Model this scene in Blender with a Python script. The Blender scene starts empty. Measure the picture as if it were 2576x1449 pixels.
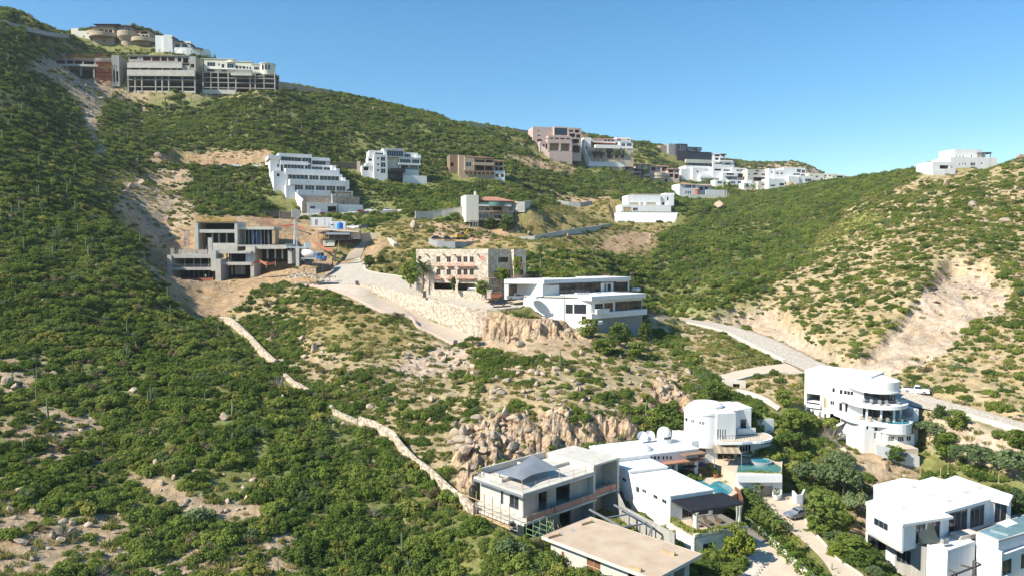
import bpy, bmesh, math, random
import numpy as np
from mathutils import Vector, Matrix
random.seed(7)
SC = bpy.context.scene
COL = SC.collection
R = math.radians
# ------------------------------------------------------------------ camera model
F, CX, CY = 1839.0, 1288.0, 724.5          # focal length and centre, in units of a 2576 wide frame
TH = R(2.9)                                # camera looks this far below the horizon
CT, ST = math.cos(TH), math.sin(TH)
def ray(u, v):
    a, b = (u-CX)/F, (CY-v)/F
    return Vector((a, CT+b*ST, -ST+b*CT))
def P(u, v, Y):
    d = ray(u, v); return d*(Y/d.y)
def PZ(u, v, z):
    d = ray(u, v); return d*(z/d.z)
def proj(x, y, z):                         # world to frame units, arrays welcome
    fw = y*CT - z*ST; up = y*ST + z*CT
    return CX+F*x/fw, CY-F*up/fw
cam = bpy.data.cameras.new('camera'); camo = bpy.data.objects.new('camera', cam); COL.objects.link(camo)
camo.rotation_euler = (math.pi/2-TH, 0, 0)
cam.sensor_width = 36; cam.lens = 36*F/2576; cam.clip_start = 1; cam.clip_end = 20000
SC.camera = camo
# ------------------------------------------------------------------ light
SUN = Vector((-0.715, -0.335, 0.65)).normalized()
sl = bpy.data.lights.new('sun', 'SUN'); sl.energy = 4.8; sl.angle = R(0.5); sl.color = (1, .945, .84)
so = bpy.data.objects.new('sun', sl); COL.objects.link(so); so.rotation_euler = SUN.to_track_quat('Z', 'Y').to_euler()
so.location = (-200, -100, 200)
w = bpy.data.worlds.new('World'); SC.world = w; w.use_nodes = True
nt = w.node_tree; sky = nt.nodes.new('ShaderNodeTexSky'); sky.sky_type = 'NISHITA'; sky.sun_disc = False
sky.sun_elevation = math.asin(SUN.z); sky.sun_rotation = math.atan2(SUN.x, SUN.y)
sky.altitude = 0; sky.air_density = 1.0; sky.dust_density = 0.25; sky.ozone_density = 2.6
nt.nodes['Background'].inputs[1].default_value = 0.1
hs = nt.nodes.new('ShaderNodeHueSaturation'); hs.inputs['Hue'].default_value = .494; hs.inputs['Saturation'].default_value = 1.36
nt.links.new(sky.outputs[0], hs.inputs['Color']); nt.links.new(hs.outputs[0], nt.nodes['Background'].inputs[0])
SC.view_settings.view_transform = 'Standard'; SC.view_settings.look = 'None'; SC.view_settings.exposure = 0.8
cy = SC.cycles
cy.max_bounces = 5; cy.diffuse_bounces = 2; cy.glossy_bounces = 2; cy.transmission_bounces = 2; cy.transparent_max_bounces = 6
cy.use_denoising = True; cy.caustics_reflective = False; cy.caustics_refractive = False
# ------------------------------------------------------------------ materials
MATS = {}
def mat(name, col, rough=.85, var=.18, scale=.6, bump=0., metal=0., col2=None, spec=.3, kind='noise', c3=None, streak=False):
    """principled surface whose colour wanders a little, so nothing is one flat tone"""
    if name in MATS: return MATS[name]
    m = bpy.data.materials.new(name); m.use_nodes = True; t = m.node_tree; b = t.nodes['Principled BSDF']
    b.inputs['Roughness'].default_value = rough; b.inputs['Metallic'].default_value = metal
    b.inputs['Specular IOR Level'].default_value = spec
    g = t.nodes.new('ShaderNodeNewGeometry')
    n = t.nodes.new('ShaderNodeTexNoise'); n.inputs['Scale'].default_value = scale; n.inputs['Detail'].default_value = 6
    n.inputs['Roughness'].default_value = .62
    if streak:
        mp = t.nodes.new('ShaderNodeMapping'); mp.inputs['Scale'].default_value = (1.6, 1.6, .22); t.links.new(g.outputs['Position'], mp.inputs[0]); t.links.new(mp.outputs[0], n.inputs['Vector'])
    else: t.links.new(g.outputs['Position'], n.inputs['Vector'])
    src = n.outputs['Fac']
    if kind == 'stone':
        v = t.nodes.new('ShaderNodeTexVoronoi'); v.inputs['Scale'].default_value = scale*2.2
        t.links.new(g.outputs['Position'], v.inputs['Vector'])
        mx = t.nodes.new('ShaderNodeMath'); mx.operation = 'MULTIPLY_ADD'; mx.inputs[1].default_value = .55
        sep = t.nodes.new('ShaderNodeSeparateColor'); t.links.new(v.outputs['Color'], sep.inputs[0])
        t.links.new(sep.outputs[0], mx.inputs[0]); 
        h = t.nodes.new('ShaderNodeMath'); h.operation = 'MULTIPLY'; h.inputs[1].default_value = .5
        t.links.new(n.outputs['Fac'], h.inputs[0]); t.links.new(h.outputs[0], mx.inputs[2]); src = mx.outputs[0]
    r = t.nodes.new('ShaderNodeValToRGB'); e = r.color_ramp.elements
    lo = [c*(1-var) for c in col]; hi = [min(1, c*(1+var)) for c in col] if col2 is None else col2
    e[0].position = .28; e[0].color = (*lo, 1); e[1].position = .74; e[1].color = (*hi, 1)
    if c3:
        k = r.color_ramp.elements.new(.5); k.color = (*c3, 1)
    t.links.new(src, r.inputs[0]); t.links.new(r.outputs[0], b.inputs['Base Color'])
    if bump:
        bp = t.nodes.new('ShaderNodeBump'); bp.inputs['Strength'].default_value = bump; bp.inputs['Distance'].default_value = .15
        t.links.new(src, bp.inputs['Height']); t.links.new(bp.outputs[0], b.inputs['Normal'])
    MATS[name] = m; return m
def leafmat(name, c1, c2, trans=.25):
    m = bpy.data.materials.new(name); m.use_nodes = True; t = m.node_tree; t.nodes.clear()
    o = t.nodes.new('ShaderNodeOutputMaterial'); oi = t.nodes.new('ShaderNodeObjectInfo')
    g = t.nodes.new('ShaderNodeNewGeometry'); n = t.nodes.new('ShaderNodeTexNoise'); n.inputs['Scale'].default_value = .9; n.inputs['Detail'].default_value = 3
    t.links.new(g.outputs['Position'], n.inputs['Vector'])
    ad = t.nodes.new('ShaderNodeMath'); ad.operation = 'MULTIPLY_ADD'; ad.inputs[1].default_value = .75
    t.links.new(oi.outputs['Random'], ad.inputs[0])
    sb = t.nodes.new('ShaderNodeMath'); sb.operation = 'MULTIPLY_ADD'; sb.inputs[1].default_value = .8; sb.inputs[2].default_value = -.28
    t.links.new(n.outputs['Fac'], sb.inputs[0]); t.links.new(sb.outputs[0], ad.inputs[2])
    r = t.nodes.new('ShaderNodeValToRGB'); e = r.color_ramp.elements
    e[0].position = .1; e[0].color = (*c1, 1); e[1].position = .95; e[1].color = (*c2, 1)
    n2 = t.nodes.new('ShaderNodeTexNoise'); n2.inputs['Scale'].default_value = .045; n2.inputs['Detail'].default_value = 3; t.links.new(g.outputs['Position'], n2.inputs['Vector'])
    a2 = t.nodes.new('ShaderNodeMath'); a2.operation = 'MULTIPLY_ADD'; a2.inputs[1].default_value = 1.5; a2.inputs[2].default_value = -.75; t.links.new(n2.outputs['Fac'], a2.inputs[0])
    a3 = t.nodes.new('ShaderNodeMath'); t.links.new(ad.outputs[0], a3.inputs[0]); t.links.new(a2.outputs[0], a3.inputs[1])
    t.links.new(a3.outputs[0], r.inputs[0])
    d = t.nodes.new('ShaderNodeBsdfDiffuse'); tr = t.nodes.new('ShaderNodeBsdfTranslucent'); mx = t.nodes.new('ShaderNodeMixShader'); mx.inputs[0].default_value = trans
    t.links.new(r.outputs[0], d.inputs[0]); t.links.new(r.outputs[0], tr.inputs[0])
    t.links.new(d.outputs[0], mx.inputs[1]); t.links.new(tr.outputs[0], mx.inputs[2]); t.links.new(mx.outputs[0], o.inputs[0])
    MATS[name] = m; return m
M = MATS
mat('white', (.77, .75, .71), .8, .08, .5, .03, 0, (.84, .83, .80), streak=True)
mat('cream', (.74, .69, .56), .85, .1, .5, .03, streak=True)
mat('beige', (.58, .47, .35), .85, .1, .4, .05)
mat('tan', (.42, .33, .23), .9, .12, .4, .05)
mat('brown', (.25, .17, .11), .9, .15, .4, .05)
mat('mauve', (.52, .40, .34), .9, .07, .3, .05)
mat('concrete', (.385, .36, .315), .92, .28, .6, .1, streak=True)
mat('pale_concrete', (.54, .505, .435), .9, .16, .45, .1)
mat('shaded_concrete', (.05, .046, .04), .95, .3, .5)  # interior shade painted into the colour, for back walls of open floors
mat('grey', (.33, .33, .33), .85, .12, .5, .05)
mat('dark', (.035, .035, .04), .6, .2, .8)
mat('steel', (.30, .32, .34), .5, .15, .6, 0, .4)
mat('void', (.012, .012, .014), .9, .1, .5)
mat('glass', (.02, .027, .035), .06, .2, .3, 0, 0, None, .6)
mat('green_glass', (.10, .19, .17), .1, .1, .3, 0, 0, None, .5)
mat('tile', (.40, .17, .10), .85, .25, 1.2, .2, 0, (.52, .27, .17))
mat('wood', (.20, .09, .045), .8, .3, 1.5)
mat('lumber', (.46, .33, .19), .85, .3, 1.5)
mat('rust', (.42, .12, .05), .9, .35, 1.)
mat('pinkrail', (.52, .24, .17), .85, .2, 1.)
mat('redmesh', (.40, .13, .08), .9, .3, 1.)
mat('cobble', (.49, .42, .33), .95, .22, 1.6, .5, 0, (.61, .535, .43), .2, 'stone')
mat('paving', (.58, .47, .35), .95, .14, .5, .2)
mat('kerb', (.62, .55, .46), .9, .15, .6, .1)
mat('stonewall', (.40, .31, .22), .95, .25, 1.0, .8, 0, (.66, .56, .43), .2, 'stone')
mat('palestone', (.48, .39, .285), .95, .3, .9, .7, 0, (.63, .535, .42), .2, 'stone')
mat('hotelstone', (.55, .455, .345), .95, .3, .9, .5, 0, (.66, .565, .45), .2, 'stone')
mat('rawstone', (.36, .27, .19), .95, .3, 1.2, .8, 0, (.50, .41, .31), .2, 'stone')
mat('rock', (.40, .285, .19), .95, .3, .9, .9, 0, (.58, .45, .325), .2)
mat('greyrock', (.34, .26, .19), .95, .3, .9, .9, 0, (.52, .425, .32), .2)
mat('pool', (.02, .20, .26), .05, .25, .8, .1, 0, (.06, .34, .40), .6)
mat('pale_pool', (.13, .25, .28), .06, .2, .5, .05, 0, (.24, .37, .39), .6)
mat('greenpool', (.05, .20, .19), .05, .25, .8, .1, 0, (.12, .32, .30), .6)
mat('bark', (.20, .15, .10), .95, .3, 2., .4)
mat('deadwood', (.33, .28, .23), .95, .25, 2., .3)
mat('cactus', (.16, .19, .08), .8, .3, 1.5, .3)
mat('tyre', (.02, .02, .02), .9, .2, 2.)
mat('paint_white', (.75, .75, .74), .3, .03, .5, 0, 0, None, .5)
mat('paint_dark', (.02, .024, .03), .25, .2, .5, 0, 0, None, .6)
mat('paint_silver', (.35, .36, .38), .3, .08, .5, 0, .5, None, .5)
mat('paint_red', (.22, .035, .03), .3, .15, .5, 0, 0, None, .5)
mat('paint_blue', (.03, .13, .33), .4, .2, .8, 0, 0, None, .5)
mat('yellow', (.60, .36, .03), .6, .2, 1.)
mat('orange', (.58, .20, .04), .7, .2, 1.)
mat('blue_plastic', (.02, .17, .50), .5, .1, .8)
mat('tarp', (.19, .21, .23), .7, .15, .6)
mat('blue_tarp', (.03, .30, .40), .7, .2, .8)
mat('green_net', (.02, .11, .09), .9, .3, .6)
mat('fence', (.10, .085, .07), .9, .25, .8)
mat('canvas', (.42, .34, .23), .9, .12, .8)
mat('canvas_dark', (.30, .23, .15), .9, .12, .8)
mat('navy', (.035, .06, .10), .8, .2, .8)
mat('skin', (.35, .2, .13), .7, .05)
mat('cloth_yellow', (.55, .55, .1), .8, .1)
mat('cloth_blue', (.10, .16, .28), .9, .1)
mat('terracotta', (.38, .15, .08), .8, .15)
mat('greensteel', (.28, .45, .20), .6, .15, 1.)
mat('roof_tan', (.47, .34, .23), .93, .1, .3, .05, 0, (.60, .47, .34))
leafmat('leaf_dark', (.078, .128, .028), (.195, .252, .060), .42)
leafmat('leaf_mid', (.122, .186, .034), (.285, .335, .074), .42)
leafmat('leaf_dry', (.15, .12, .06), (.33, .27, .14), .3)
leafmat('leaf_yellow', (.185, .205, .042), (.350, .335, .085), .38)
leafmat('leaf_grey', (.105, .155, .062), (.225, .285, .125), .4)
leafmat('leaf_hedge', (.150, .200, .024), (.250, .285, .040), .3)
leafmat('leaf_palm', (.08, .125, .04), (.19, .23, .08), .3)
leafmat('grassblade', (.17, .185, .045), (.36, .32, .115), .35)
# ------------------------------------------------------------------ mesh builder
class MB:
    def __init__(s): s.v = []; s.f = []; s.mi = []; s.mats = []
    def slot(s, m):
        m = M[m] if isinstance(m, str) else m
        if m not in s.mats: s.mats.append(m)
        return s.mats.index(m)
    def add(s, vs, fs, m):
        k = len(s.v); i = s.slot(m); s.v += [tuple(p) for p in vs]
        for f in fs: s.f.append([k+j for j in f]); s.mi.append(i)
    def box(s, x0, x1, y0, y1, z0, z1, m):
        s.add([(x, y, z) for z in (z0, z1) for y in (y0, y1) for x in (x0, x1)],
              [(0, 2, 3, 1), (4, 5, 7, 6), (0, 1, 5, 4), (2, 6, 7, 3), (0, 4, 6, 2), (1, 3, 7, 5)], m)
    def prism(s, pts, z0, z1, m, zt=None):      # pts anticlockwise; zt optional list of top heights
        n = len(pts)
        top = zt if zt else [z1]*n
        s.add([(p[0], p[1], z0) for p in pts]+[(p[0], p[1], t) for p, t in zip(pts, top)],
              [tuple(range(n))[::-1], tuple(range(n, 2*n))]+[(i, (i+1) % n, n+(i+1) % n, n+i) for i in range(n)], m)
    def beam(s, a, b, r, m, r2=None, n=5):
        a, b = Vector(a), Vector(b); d = b-a
        if d.length < 1e-5: return
        q = d.to_track_quat('Z', 'Y'); r2 = r if r2 is None else r2; vs = []
        for p, rr in ((a, r), (b, r2)):
            for i in range(n):
                t = 2*math.pi*i/n+math.pi/4
                vs.append(p+q @ Vector((rr*math.cos(t), rr*math.sin(t), 0)))
        s.add(vs, [(i, (i+1) % n, n+(i+1) % n, n+i) for i in range(n)]+[tuple(range(n))[::-1], tuple(range(n, 2*n))], m)
    def cyl(s, x, y, z0, z1, r, m, r2=None, n=14): s.beam((x, y, z0), (x, y, z1), r, m, r2, n)
    def lathe(s, prof, m, c=(0, 0, 0), n=16, a0=0, a1=2*math.pi):
        full = a1-a0 > 6.28; k = n if full else n+1; vs = []
        for r, z in prof:
            for i in range(k):
                t = a0+(a1-a0)*i/n; vs.append((c[0]+r*math.cos(t), c[1]+r*math.sin(t), c[2]+z))
        fs = []
        for j in range(len(prof)-1):
            for i in range(n):
                i2 = (i+1) % k; fs.append((j*k+i, j*k+i2, (j+1)*k+i2, (j+1)*k+i))
        s.add(vs, fs, m)
    def panel(s, x0, x1, z0, z1, y0, y1, holes, m, axis='x'):
        """a wall between planes y0 (outer) and y1 with real openings cut in it"""
        hs = [(max(x0, min(a, b)), min(x1, max(a, b)), max(z0, min(c, d)), min(z1, max(c, d))) for a, b, c, d in holes]
        hs = [h for h in hs if h[1]-h[0] > .02 and h[3]-h[2] > .02]
        xs = sorted({x0, x1, *[h[0] for h in hs], *[h[1] for h in hs]}); zs = sorted({z0, z1, *[h[2] for h in hs], *[h[3] for h in hs]})
        def T(x, y, z): return (x, y, z) if axis == 'x' else (y, x, z)
        def hole(x, z): return any(h[0] < x < h[1] and h[2] < z < h[3] for h in hs)
        nx, nz = len(xs)-1, len(zs)-1
        solid = [[not hole((xs[i]+xs[i+1])/2, (zs[j]+zs[j+1])/2) for j in range(nz)] for i in range(nx)]
        def q(*p): s.add([T(*a) for a in p], [(0, 1, 2, 3)], m)
        for i in range(nx):
            for j in range(nz):
                if not solid[i][j]: continue
                a, b, c, d = xs[i], xs[i+1], zs[j], zs[j+1]
                q((a, y0, c), (b, y0, c), (b, y0, d), (a, y0, d)); q((a, y1, c), (a, y1, d), (b, y1, d), (b, y1, c))
                if i == 0 or not solid[i-1][j]: q((a, y0, c), (a, y0, d), (a, y1, d), (a, y1, c))
                if i == nx-1 or not solid[i+1][j]: q((b, y0, c), (b, y1, c), (b, y1, d), (b, y0, d))
                if j == 0 or not solid[i][j-1]: q((a, y0, c), (a, y1, c), (b, y1, c), (b, y0, c))
                if j == nz-1 or not solid[i][j+1]: q((a, y0, d), (b, y0, d), (b, y1, d), (a, y1, d))
    def build(s, name, parent=None, smooth=False, loc=None):
        me = bpy.data.meshes.new(name); me.from_pydata(s.v, [], s.f)
        for m in s.mats: me.materials.append(m)
        me.polygons.foreach_set('material_index', s.mi)
        if smooth: me.polygons.foreach_set('use_smooth', [True]*len(s.f))
        me.update()
        o = bpy.data.objects.new(name, me); COL.objects.link(o)
        if parent is not None: o.parent = parent
        if loc is not None: o.location = loc
        return o
def fixnormals(o):
    bm = bmesh.new(); bm.from_mesh(o.data); bmesh.ops.recalc_face_normals(bm, faces=bm.faces); bm.to_mesh(o.data); bm.free(); return o
def tag(o, label=None, cat=None, group=None, kind=None):
    if label: o['label'] = label
    if cat: o['category'] = cat
    if group: o['group'] = group
    if kind: o['kind'] = kind
    elif cat and 'kind' not in o: o['kind'] = 'thing'
    return o
def empty(name, loc, rz=0):
    o = bpy.data.objects.new(name, None); COL.objects.link(o); o.location = loc; o.rotation_euler = (0, 0, rz); o.empty_display_size = .5
    return o
def copy_tree(o, parent=None, loc=None, rz=None, label=None, scale=None):
    c = o.copy(); COL.objects.link(c)
    if parent is not None: c.parent = parent
    if loc is not None: c.location = loc
    if rz is not None: c.rotation_euler = (0, 0, rz)
    if scale is not None: c.scale = scale
    if label: c['label'] = label
    for ch in o.children: copy_tree(ch, c)
    return c
CARVE = []      # (world polygon, height, falloff, mode) shaping the ground under what is built
BLDS = []
WALLB = []
KEEP = []       # (world polygon) where no wild plants grow
def carve(poly, z, fall=1.5, mode='min', keep=True):
    CARVE.append(([(p[0], p[1]) for p in poly], z, fall, mode))
    if keep: KEEP.append([(p[0], p[1]) for p in poly])
# ------------------------------------------------------------------ a building seen face on
class Bld:
    def __init__(s, name, label, cat, u, v, Y, yaw=0., group=None, view=(0, 0, 1)):
        s.vw = view; s.o = P(view[0]+u*view[2], view[1]+v*view[2], Y); s.yaw = R(yaw); s.ex = Vector((math.cos(s.yaw), math.sin(s.yaw), 0)); s.ey = Vector((-s.ex.y, s.ex.x, 0))
        s.root = empty(name, s.o, s.yaw); tag(s.root, label, cat, group); s.pts = []; s.k = Y/F; BLDS.append(s)
    def at(s, u, v, d=0.):
        r = ray(s.vw[0]+u*s.vw[2], s.vw[1]+v*s.vw[2]); t = ((s.o.dot(s.ey))+d)/r.dot(s.ey); p = r*t-s.o
        return p.dot(s.ex), p.z
    def rect(s, q, d=0.):
        u0, v0, u1, v1 = q; um, vm = (u0+u1)/2, (v0+v1)/2
        return s.at(u0, vm, d)[0], s.at(u1, vm, d)[0], s.at(um, v1, d)[1], s.at(um, v0, d)[1]
    def world(s, x, y, z=0): return s.o+s.ex*x+s.ey*y+Vector((0, 0, z))
    def box(s, part, m, q, d0, d1, parent=None, dz=0., d=None):
        x0, x1, z0, z1 = s.rect(q, d0 if d is None else d); s.pts += [(x0, d0, z0), (x1, d0, z0)]; b = MB(); b.box(x0, x1, d0, d1, z0-dz, z1, m); return b.build(part, parent or s.root)
    def carve(s, q, d0, d1, drop=.3, fall=1.5):
        x0, x1, z0, z1 = s.rect(q, d0)
        carve([s.world(x, y) for x, y in ((x0, d0), (x1, d0), (x1, d1), (x0, d1))], s.o.z+z0-drop, fall)
    def window(s, x0, x1, z0, z1, y, kind='w', n=None, fm='white', gm='glass', parent=None, axis='x', sub=False):
        """one glazed or shuttered opening, set back in the wall; y is the outer face"""
        w = x1-x0; h = z1-z0; b = MB(); n = n if n else max(1, round(w/1.6)); t = .05+.012*min(w, 4)
        sg = 1
        def bx(b, a0, a1, c0, c1, e0, e1, m):
            if axis == 'x': b.box(a0, a1, y+e0, y+e1, c0, c1, m)
            else: b.box(y+e0, y+e1, a0, a1, c0, c1, m)
        s0, s1 = (.12, .2) if axis in 'xl' else (-.2, -.12)
        f0, f1 = (.06, .24) if axis in 'xl' else (-.24, -.06)
        if kind == 'd': bx(b, x0, x1, z0, z1, s0, s1, gm); return b.build('door', parent or s.root)
        bx(b, x0, x1, z0, z1, s0, s1, gm)
        g = b if not sub else MB()
        for i in range(n+1):
            xc = x0+w*i/n; bx(g, max(x0, xc-t/2), min(x1, xc+t/2), z0, z1, f0, f1, fm)
        bx(g, x0, x1, z1-t, z1, f0-.01, f1+.01, fm); bx(g, x0, x1, z0, z0+t, f0-.01, f1+.01, fm)
        o = b.build('window', parent or s.root)
        if sub: g.build('frame', o)
        return o
    def mass(s, q, d0, d1, ops=(), m='white', part='wall', roofm=None, left=(), right=(), found=0., floors=(), wt=.3, roof=True, parapet=0., sub=False, fm='white', gm='glass', cv=True, over=0., dref=None):
        """hollow block: walls with real openings, slab roof, then its windows and doors as parts.
        ops: (u0,v0,u1,v1,kind[,n]) in the front plane; left/right: (f0,f1,v0,v1,kind[,n]) along the depth"""
        dd = d0 if dref is None else dref
        x0, x1, z0, z1 = s.rect(q, dd); zb = z0-found; b = MB(); s.pts += [(x0, d0, z0), (x1, d0, z0)]
        fo = []
        for o in ops: a = s.rect(o[:4], d0); fo.append((max(x0+.05, a[0]), min(x1-.05, a[1]), max(zb+.05, a[2]), min(z1-.05, a[3])))
        b.panel(x0, x1, zb, z1, d0, d0+wt, fo, m)
        def side(lst, xx, dirn):
            hs = []
            for o in lst:
                zz = sorted((s.at((q[0]+q[2])/2, o[2], dd)[1], s.at((q[0]+q[2])/2, o[3], dd)[1])); L = d1-d0
                hs.append((max(d0+wt+.02, d0+o[0]*L), min(d1-wt-.02, d0+o[1]*L), zz[0], zz[1]))
            b.panel(d0+wt, d1-wt, zb, z1, xx, xx+dirn*wt, hs, m, 'y'); return hs
        lh = side(left, x0, 1); rh = side(right, x1, -1)
        b.box(x0, x1, d1-wt, d1, zb, z1, m)
        for vf in floors:
            zf = s.at((q[0]+q[2])/2, vf, d0)[1]; b.box(x0+wt, x1-wt, d0+wt, d1-wt, zf-.25, zf, m)
        if found > .5 or any(o[4] == 'o' for o in ops): b.box(x0+wt, x1-wt, d0+wt, d1-wt, z0-.3, z0, m)
        wob = b.build(part, s.root)
        if roof:
            r = MB(); rm = roofm or m
            r.box(x0-over, x1+over, d0-over, d1+over, z1+.002, z1+.28, rm)
            if parapet:
                for a in ((x0, x1, d0, d0+.2), (x0, x1, d1-.2, d1), (x0, x0+.2, d0+.2, d1-.2), (x1-.2, x1, d0+.2, d1-.2)): r.box(a[0], a[1], a[2], a[3], z1+.28, z1+.28+parapet, rm)
            r.build('roof', s.root)
        for o, h in zip(ops, fo):
            if o[4] != 'o' and h[1]-h[0] > .1: s.window(h[0], h[1], h[2], h[3], d0, o[4], o[5] if len(o) > 5 else None, fm, gm if o[4] != 'd' else (o[5] if len(o) > 5 else 'wood'), sub=sub)
        for lst, hs, xx, ax in ((left, lh, x0, 'l'), (right, rh, x1, 'r')):
            for o, h in zip(lst, hs):
                if o[4] != 'o': s.window(h[0], h[1], h[2], h[3], xx, 'w', o[5] if len(o) > 5 else None, fm, gm, axis=ax, sub=sub)
        if cv: carve([s.world(x, y) for x, y in ((x0, d0), (x1, d0), (x1, d1), (x0, d1))], s.o.z+z0-.35, 1.2)
        return wob
    def slab(s, q, d0, d1, m='white', part='balcony', dref=None):
        return s.box(part, m, q, d0, d1, d=dref)
    def rail(s, q, d, m='steel', part='railing', n=None, solid=None, ends=0.):
        x0, x1, z0, z1 = s.rect(q, d); b = MB(); n = n or max(2, int((x1-x0)/1.2))
        if solid: b.box(x0, x1, d+.02, d+.05, z0+.03, z1-.05, solid)
        b.box(x0, x1, d, d+.07, z1-.06, z1, m)
        for i in range(n+1):
            xc = x0+(x1-x0-.06)*i/n; b.box(xc, xc+.06, d+.005, d+.065, z0, z1-.06, m)
        if ends:
            for xx in (x0, x1-.06): b.box(xx, xx+.06, d+.07, d+ends, z1-.06, z1, m)
        return b.build(part, s.root)
    def col(s, u, v0, v1, d, r, m='white', part='column', n=10, sq=False):
        x, z1 = s.at(u, v0, d); z0 = s.at(u, v1, d)[1]; b = MB()
        if sq: b.box(x-r, x+r, d-r, d+r, z0, z1, m)
        else: b.cyl(x, d, z0, z1, r, m, None, n)
        return b.build(part, s.root)
    def poly(s, part, m, pts, z0, z1, parent=None, zt=None):
        b = MB(); b.prism(pts, z0, z1, m, zt); return fixnormals(b.build(part, parent or s.root))
    def hip(s, q, d0, d1, rise, m='tile', over=.6, part='roof', ridge=.35):
        """a low hipped tile roof whose eaves lie along the lower edge of q"""
        x0, x1, z0, z1 = s.rect(q, d0); x0 -= over; x1 += over; a, c = d0-over, d1+over; ins = min((x1-x0)*.45, (c-a)*.5)*(1-ridge*.3)
        b = MB(); zr = z0+rise
        v = [(x0, a, z0), (x1, a, z0), (x1, c, z0), (x0, c, z0), (x0+ins, (a+c)/2, zr), (x1-ins, (a+c)/2, zr), (x0, a, z0-.18), (x1, a, z0-.18), (x1, c, z0-.18), (x0, c, z0-.18)]
        b.add(v, [(0, 1, 5, 4), (1, 2, 5), (2, 3, 4, 5), (3, 0, 4), (6, 7, 1, 0), (7, 8, 2, 1), (8, 9, 3, 2), (9, 6, 0, 3), (9, 8, 7, 6)], m)
        return b.build(part, s.root)
    def bases(s):
        """where the ground meets the foot of the building, as seen"""
        if not s.pts: return []
        lo, hi = min(p[0] for p in s.pts), max(p[0] for p in s.pts); n = max(2, int((hi-lo)/7)); out = []
        for i in range(n):
            a, b = lo+(hi-lo)*i/n-1e-3, lo+(hi-lo)*(i+1)/n+1e-3; c = [p for p in s.pts if a <= p[0] <= b]
            if c: m = min(c, key=lambda p: p[2]); out.append(s.world(m[0], m[1]-.6, m[2]-.5))
        return out
    def absorb(s, o):
        """take over the parts of another facade of the same building"""
        mi = (Matrix.Translation(s.o) @ Matrix.Rotation(s.yaw, 4, 'Z')).inverted() @ (Matrix.Translation(o.o) @ Matrix.Rotation(o.yaw, 4, 'Z'))
        for c in list(o.root.children): c.parent = s.root; c.matrix_parent_inverse = mi
        bpy.data.objects.remove(o.root)
Z1, Z2, Z3, Z4, Z5 = (0, 0, .3), (601.07, 300.5, .3), (1202.1, 257.6, .3), (1803.2, 257.6, .3), (343.5, 472.3, .3)
Z6, Z7, Z8, Z9 = (944.5, 558.1, .3), (1116.3, 1014.1, .3), (1803.2, 1014.1, .3), (1803.2, 686.9, .3)
Z13, Z14 = (601.07, 772.8, .3), (1202.1, 772.8, .3)
def arc(cx, cy, r, a0, a1, n=12): return [(cx+r*math.cos(R(a0+(a1-a0)*i/n)), cy+r*math.sin(R(a0+(a1-a0)*i/n))) for i in range(n+1)]
# ------------------------------------------------------------------ plants and rocks
def quads(rs, c, nrm, size, asp=1.0, jitter=.5):
    """one small leaf spray at each point, facing roughly along nrm"""
    n = len(c); nr = nrm+rs.normal(0, jitter, (n, 3)); nr /= np.linalg.norm(nr, axis=1)[:, None]+1e-9
    t = np.cross(nr, rs.normal(0, 1, (n, 3))); t /= np.linalg.norm(t, axis=1)[:, None]+1e-9; b = np.cross(nr, t)
    s = (size*rs.uniform(.6, 1.3, n))[:, None]; t = t*s; b = b*s*asp
    return np.stack([c-t*.5, c-b*.5+t*.1, c+t*.5, c+b*.5-t*.1], 1)
def crown_pts(rs, clumps, per):
    C = []; N = []
    for (x, y, z, r) in clumps:
        d = rs.normal(0, 1, (per, 3)); d /= np.linalg.norm(d, axis=1)[:, None]; rad = r*rs.uniform(.55, 1.08, per)**.6
        C.append(np.array([x, y, z])+d*rad[:, None]*np.array([1, 1, .82])); N.append(d+np.array([0, 0, .35]))
    return np.concatenate(C), np.concatenate(N)
def mesh_quads(name, q, m, extra=None):
    me = bpy.data.meshes.new(name); n = len(q); V = q.reshape(-1, 3); me.vertices.add(4*n); me.vertices.foreach_set('co', V.ravel().astype(np.float32)); me.loops.add(4*n)
    me.loops.foreach_set('vertex_index', np.arange(4*n, dtype=np.int32)); me.polygons.add(n); me.polygons.foreach_set('loop_start', np.arange(0, 4*n, 4, dtype=np.int32)); me.update(); me.materials.append(M[m]); return me
def shrub_mesh(seed, m, nc=11, per=52, leaf=.10, flat=.55, spread=.36):
    rs = np.random.default_rng(seed); cl = []
    for i in range(nc):
        a = rs.uniform(0, 2*math.pi); r = spread*math.sqrt(rs.uniform(0, 1)); z = flat*(.25+.5*rs.uniform(0, 1)*(1-(r/spread)**2*.6))
        cl.append((r*math.cos(a), r*math.sin(a), z, rs.uniform(.11, .2)))
    c, nn = crown_pts(rs, cl, int(per*2.3)); c[:, 2] = np.abs(c[:, 2]); q = quads(rs, c, nn, leaf*.62)
    return mesh_quads('shrub', q, m)
def tuft_mesh(seed, m='grassblade', n=46):
    rs = np.random.default_rng(seed); a = rs.uniform(0, 6.28, n); r = .5*np.sqrt(rs.uniform(0, 1, n)); b = np.stack([r*np.cos(a), r*np.sin(a), np.zeros(n)], 1)
    h = rs.uniform(.25, .6, n); ln = rs.normal(0, .16, (n, 2)); tip = b+np.stack([ln[:, 0], ln[:, 1], h], 1); w = np.stack([np.sin(a*3), np.cos(a*3), np.zeros(n)], 1)*.06
    return mesh_quads('grass_tuft', np.stack([b-w, b+w, tip+w*.3, tip-w*.3], 1), m)
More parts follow.
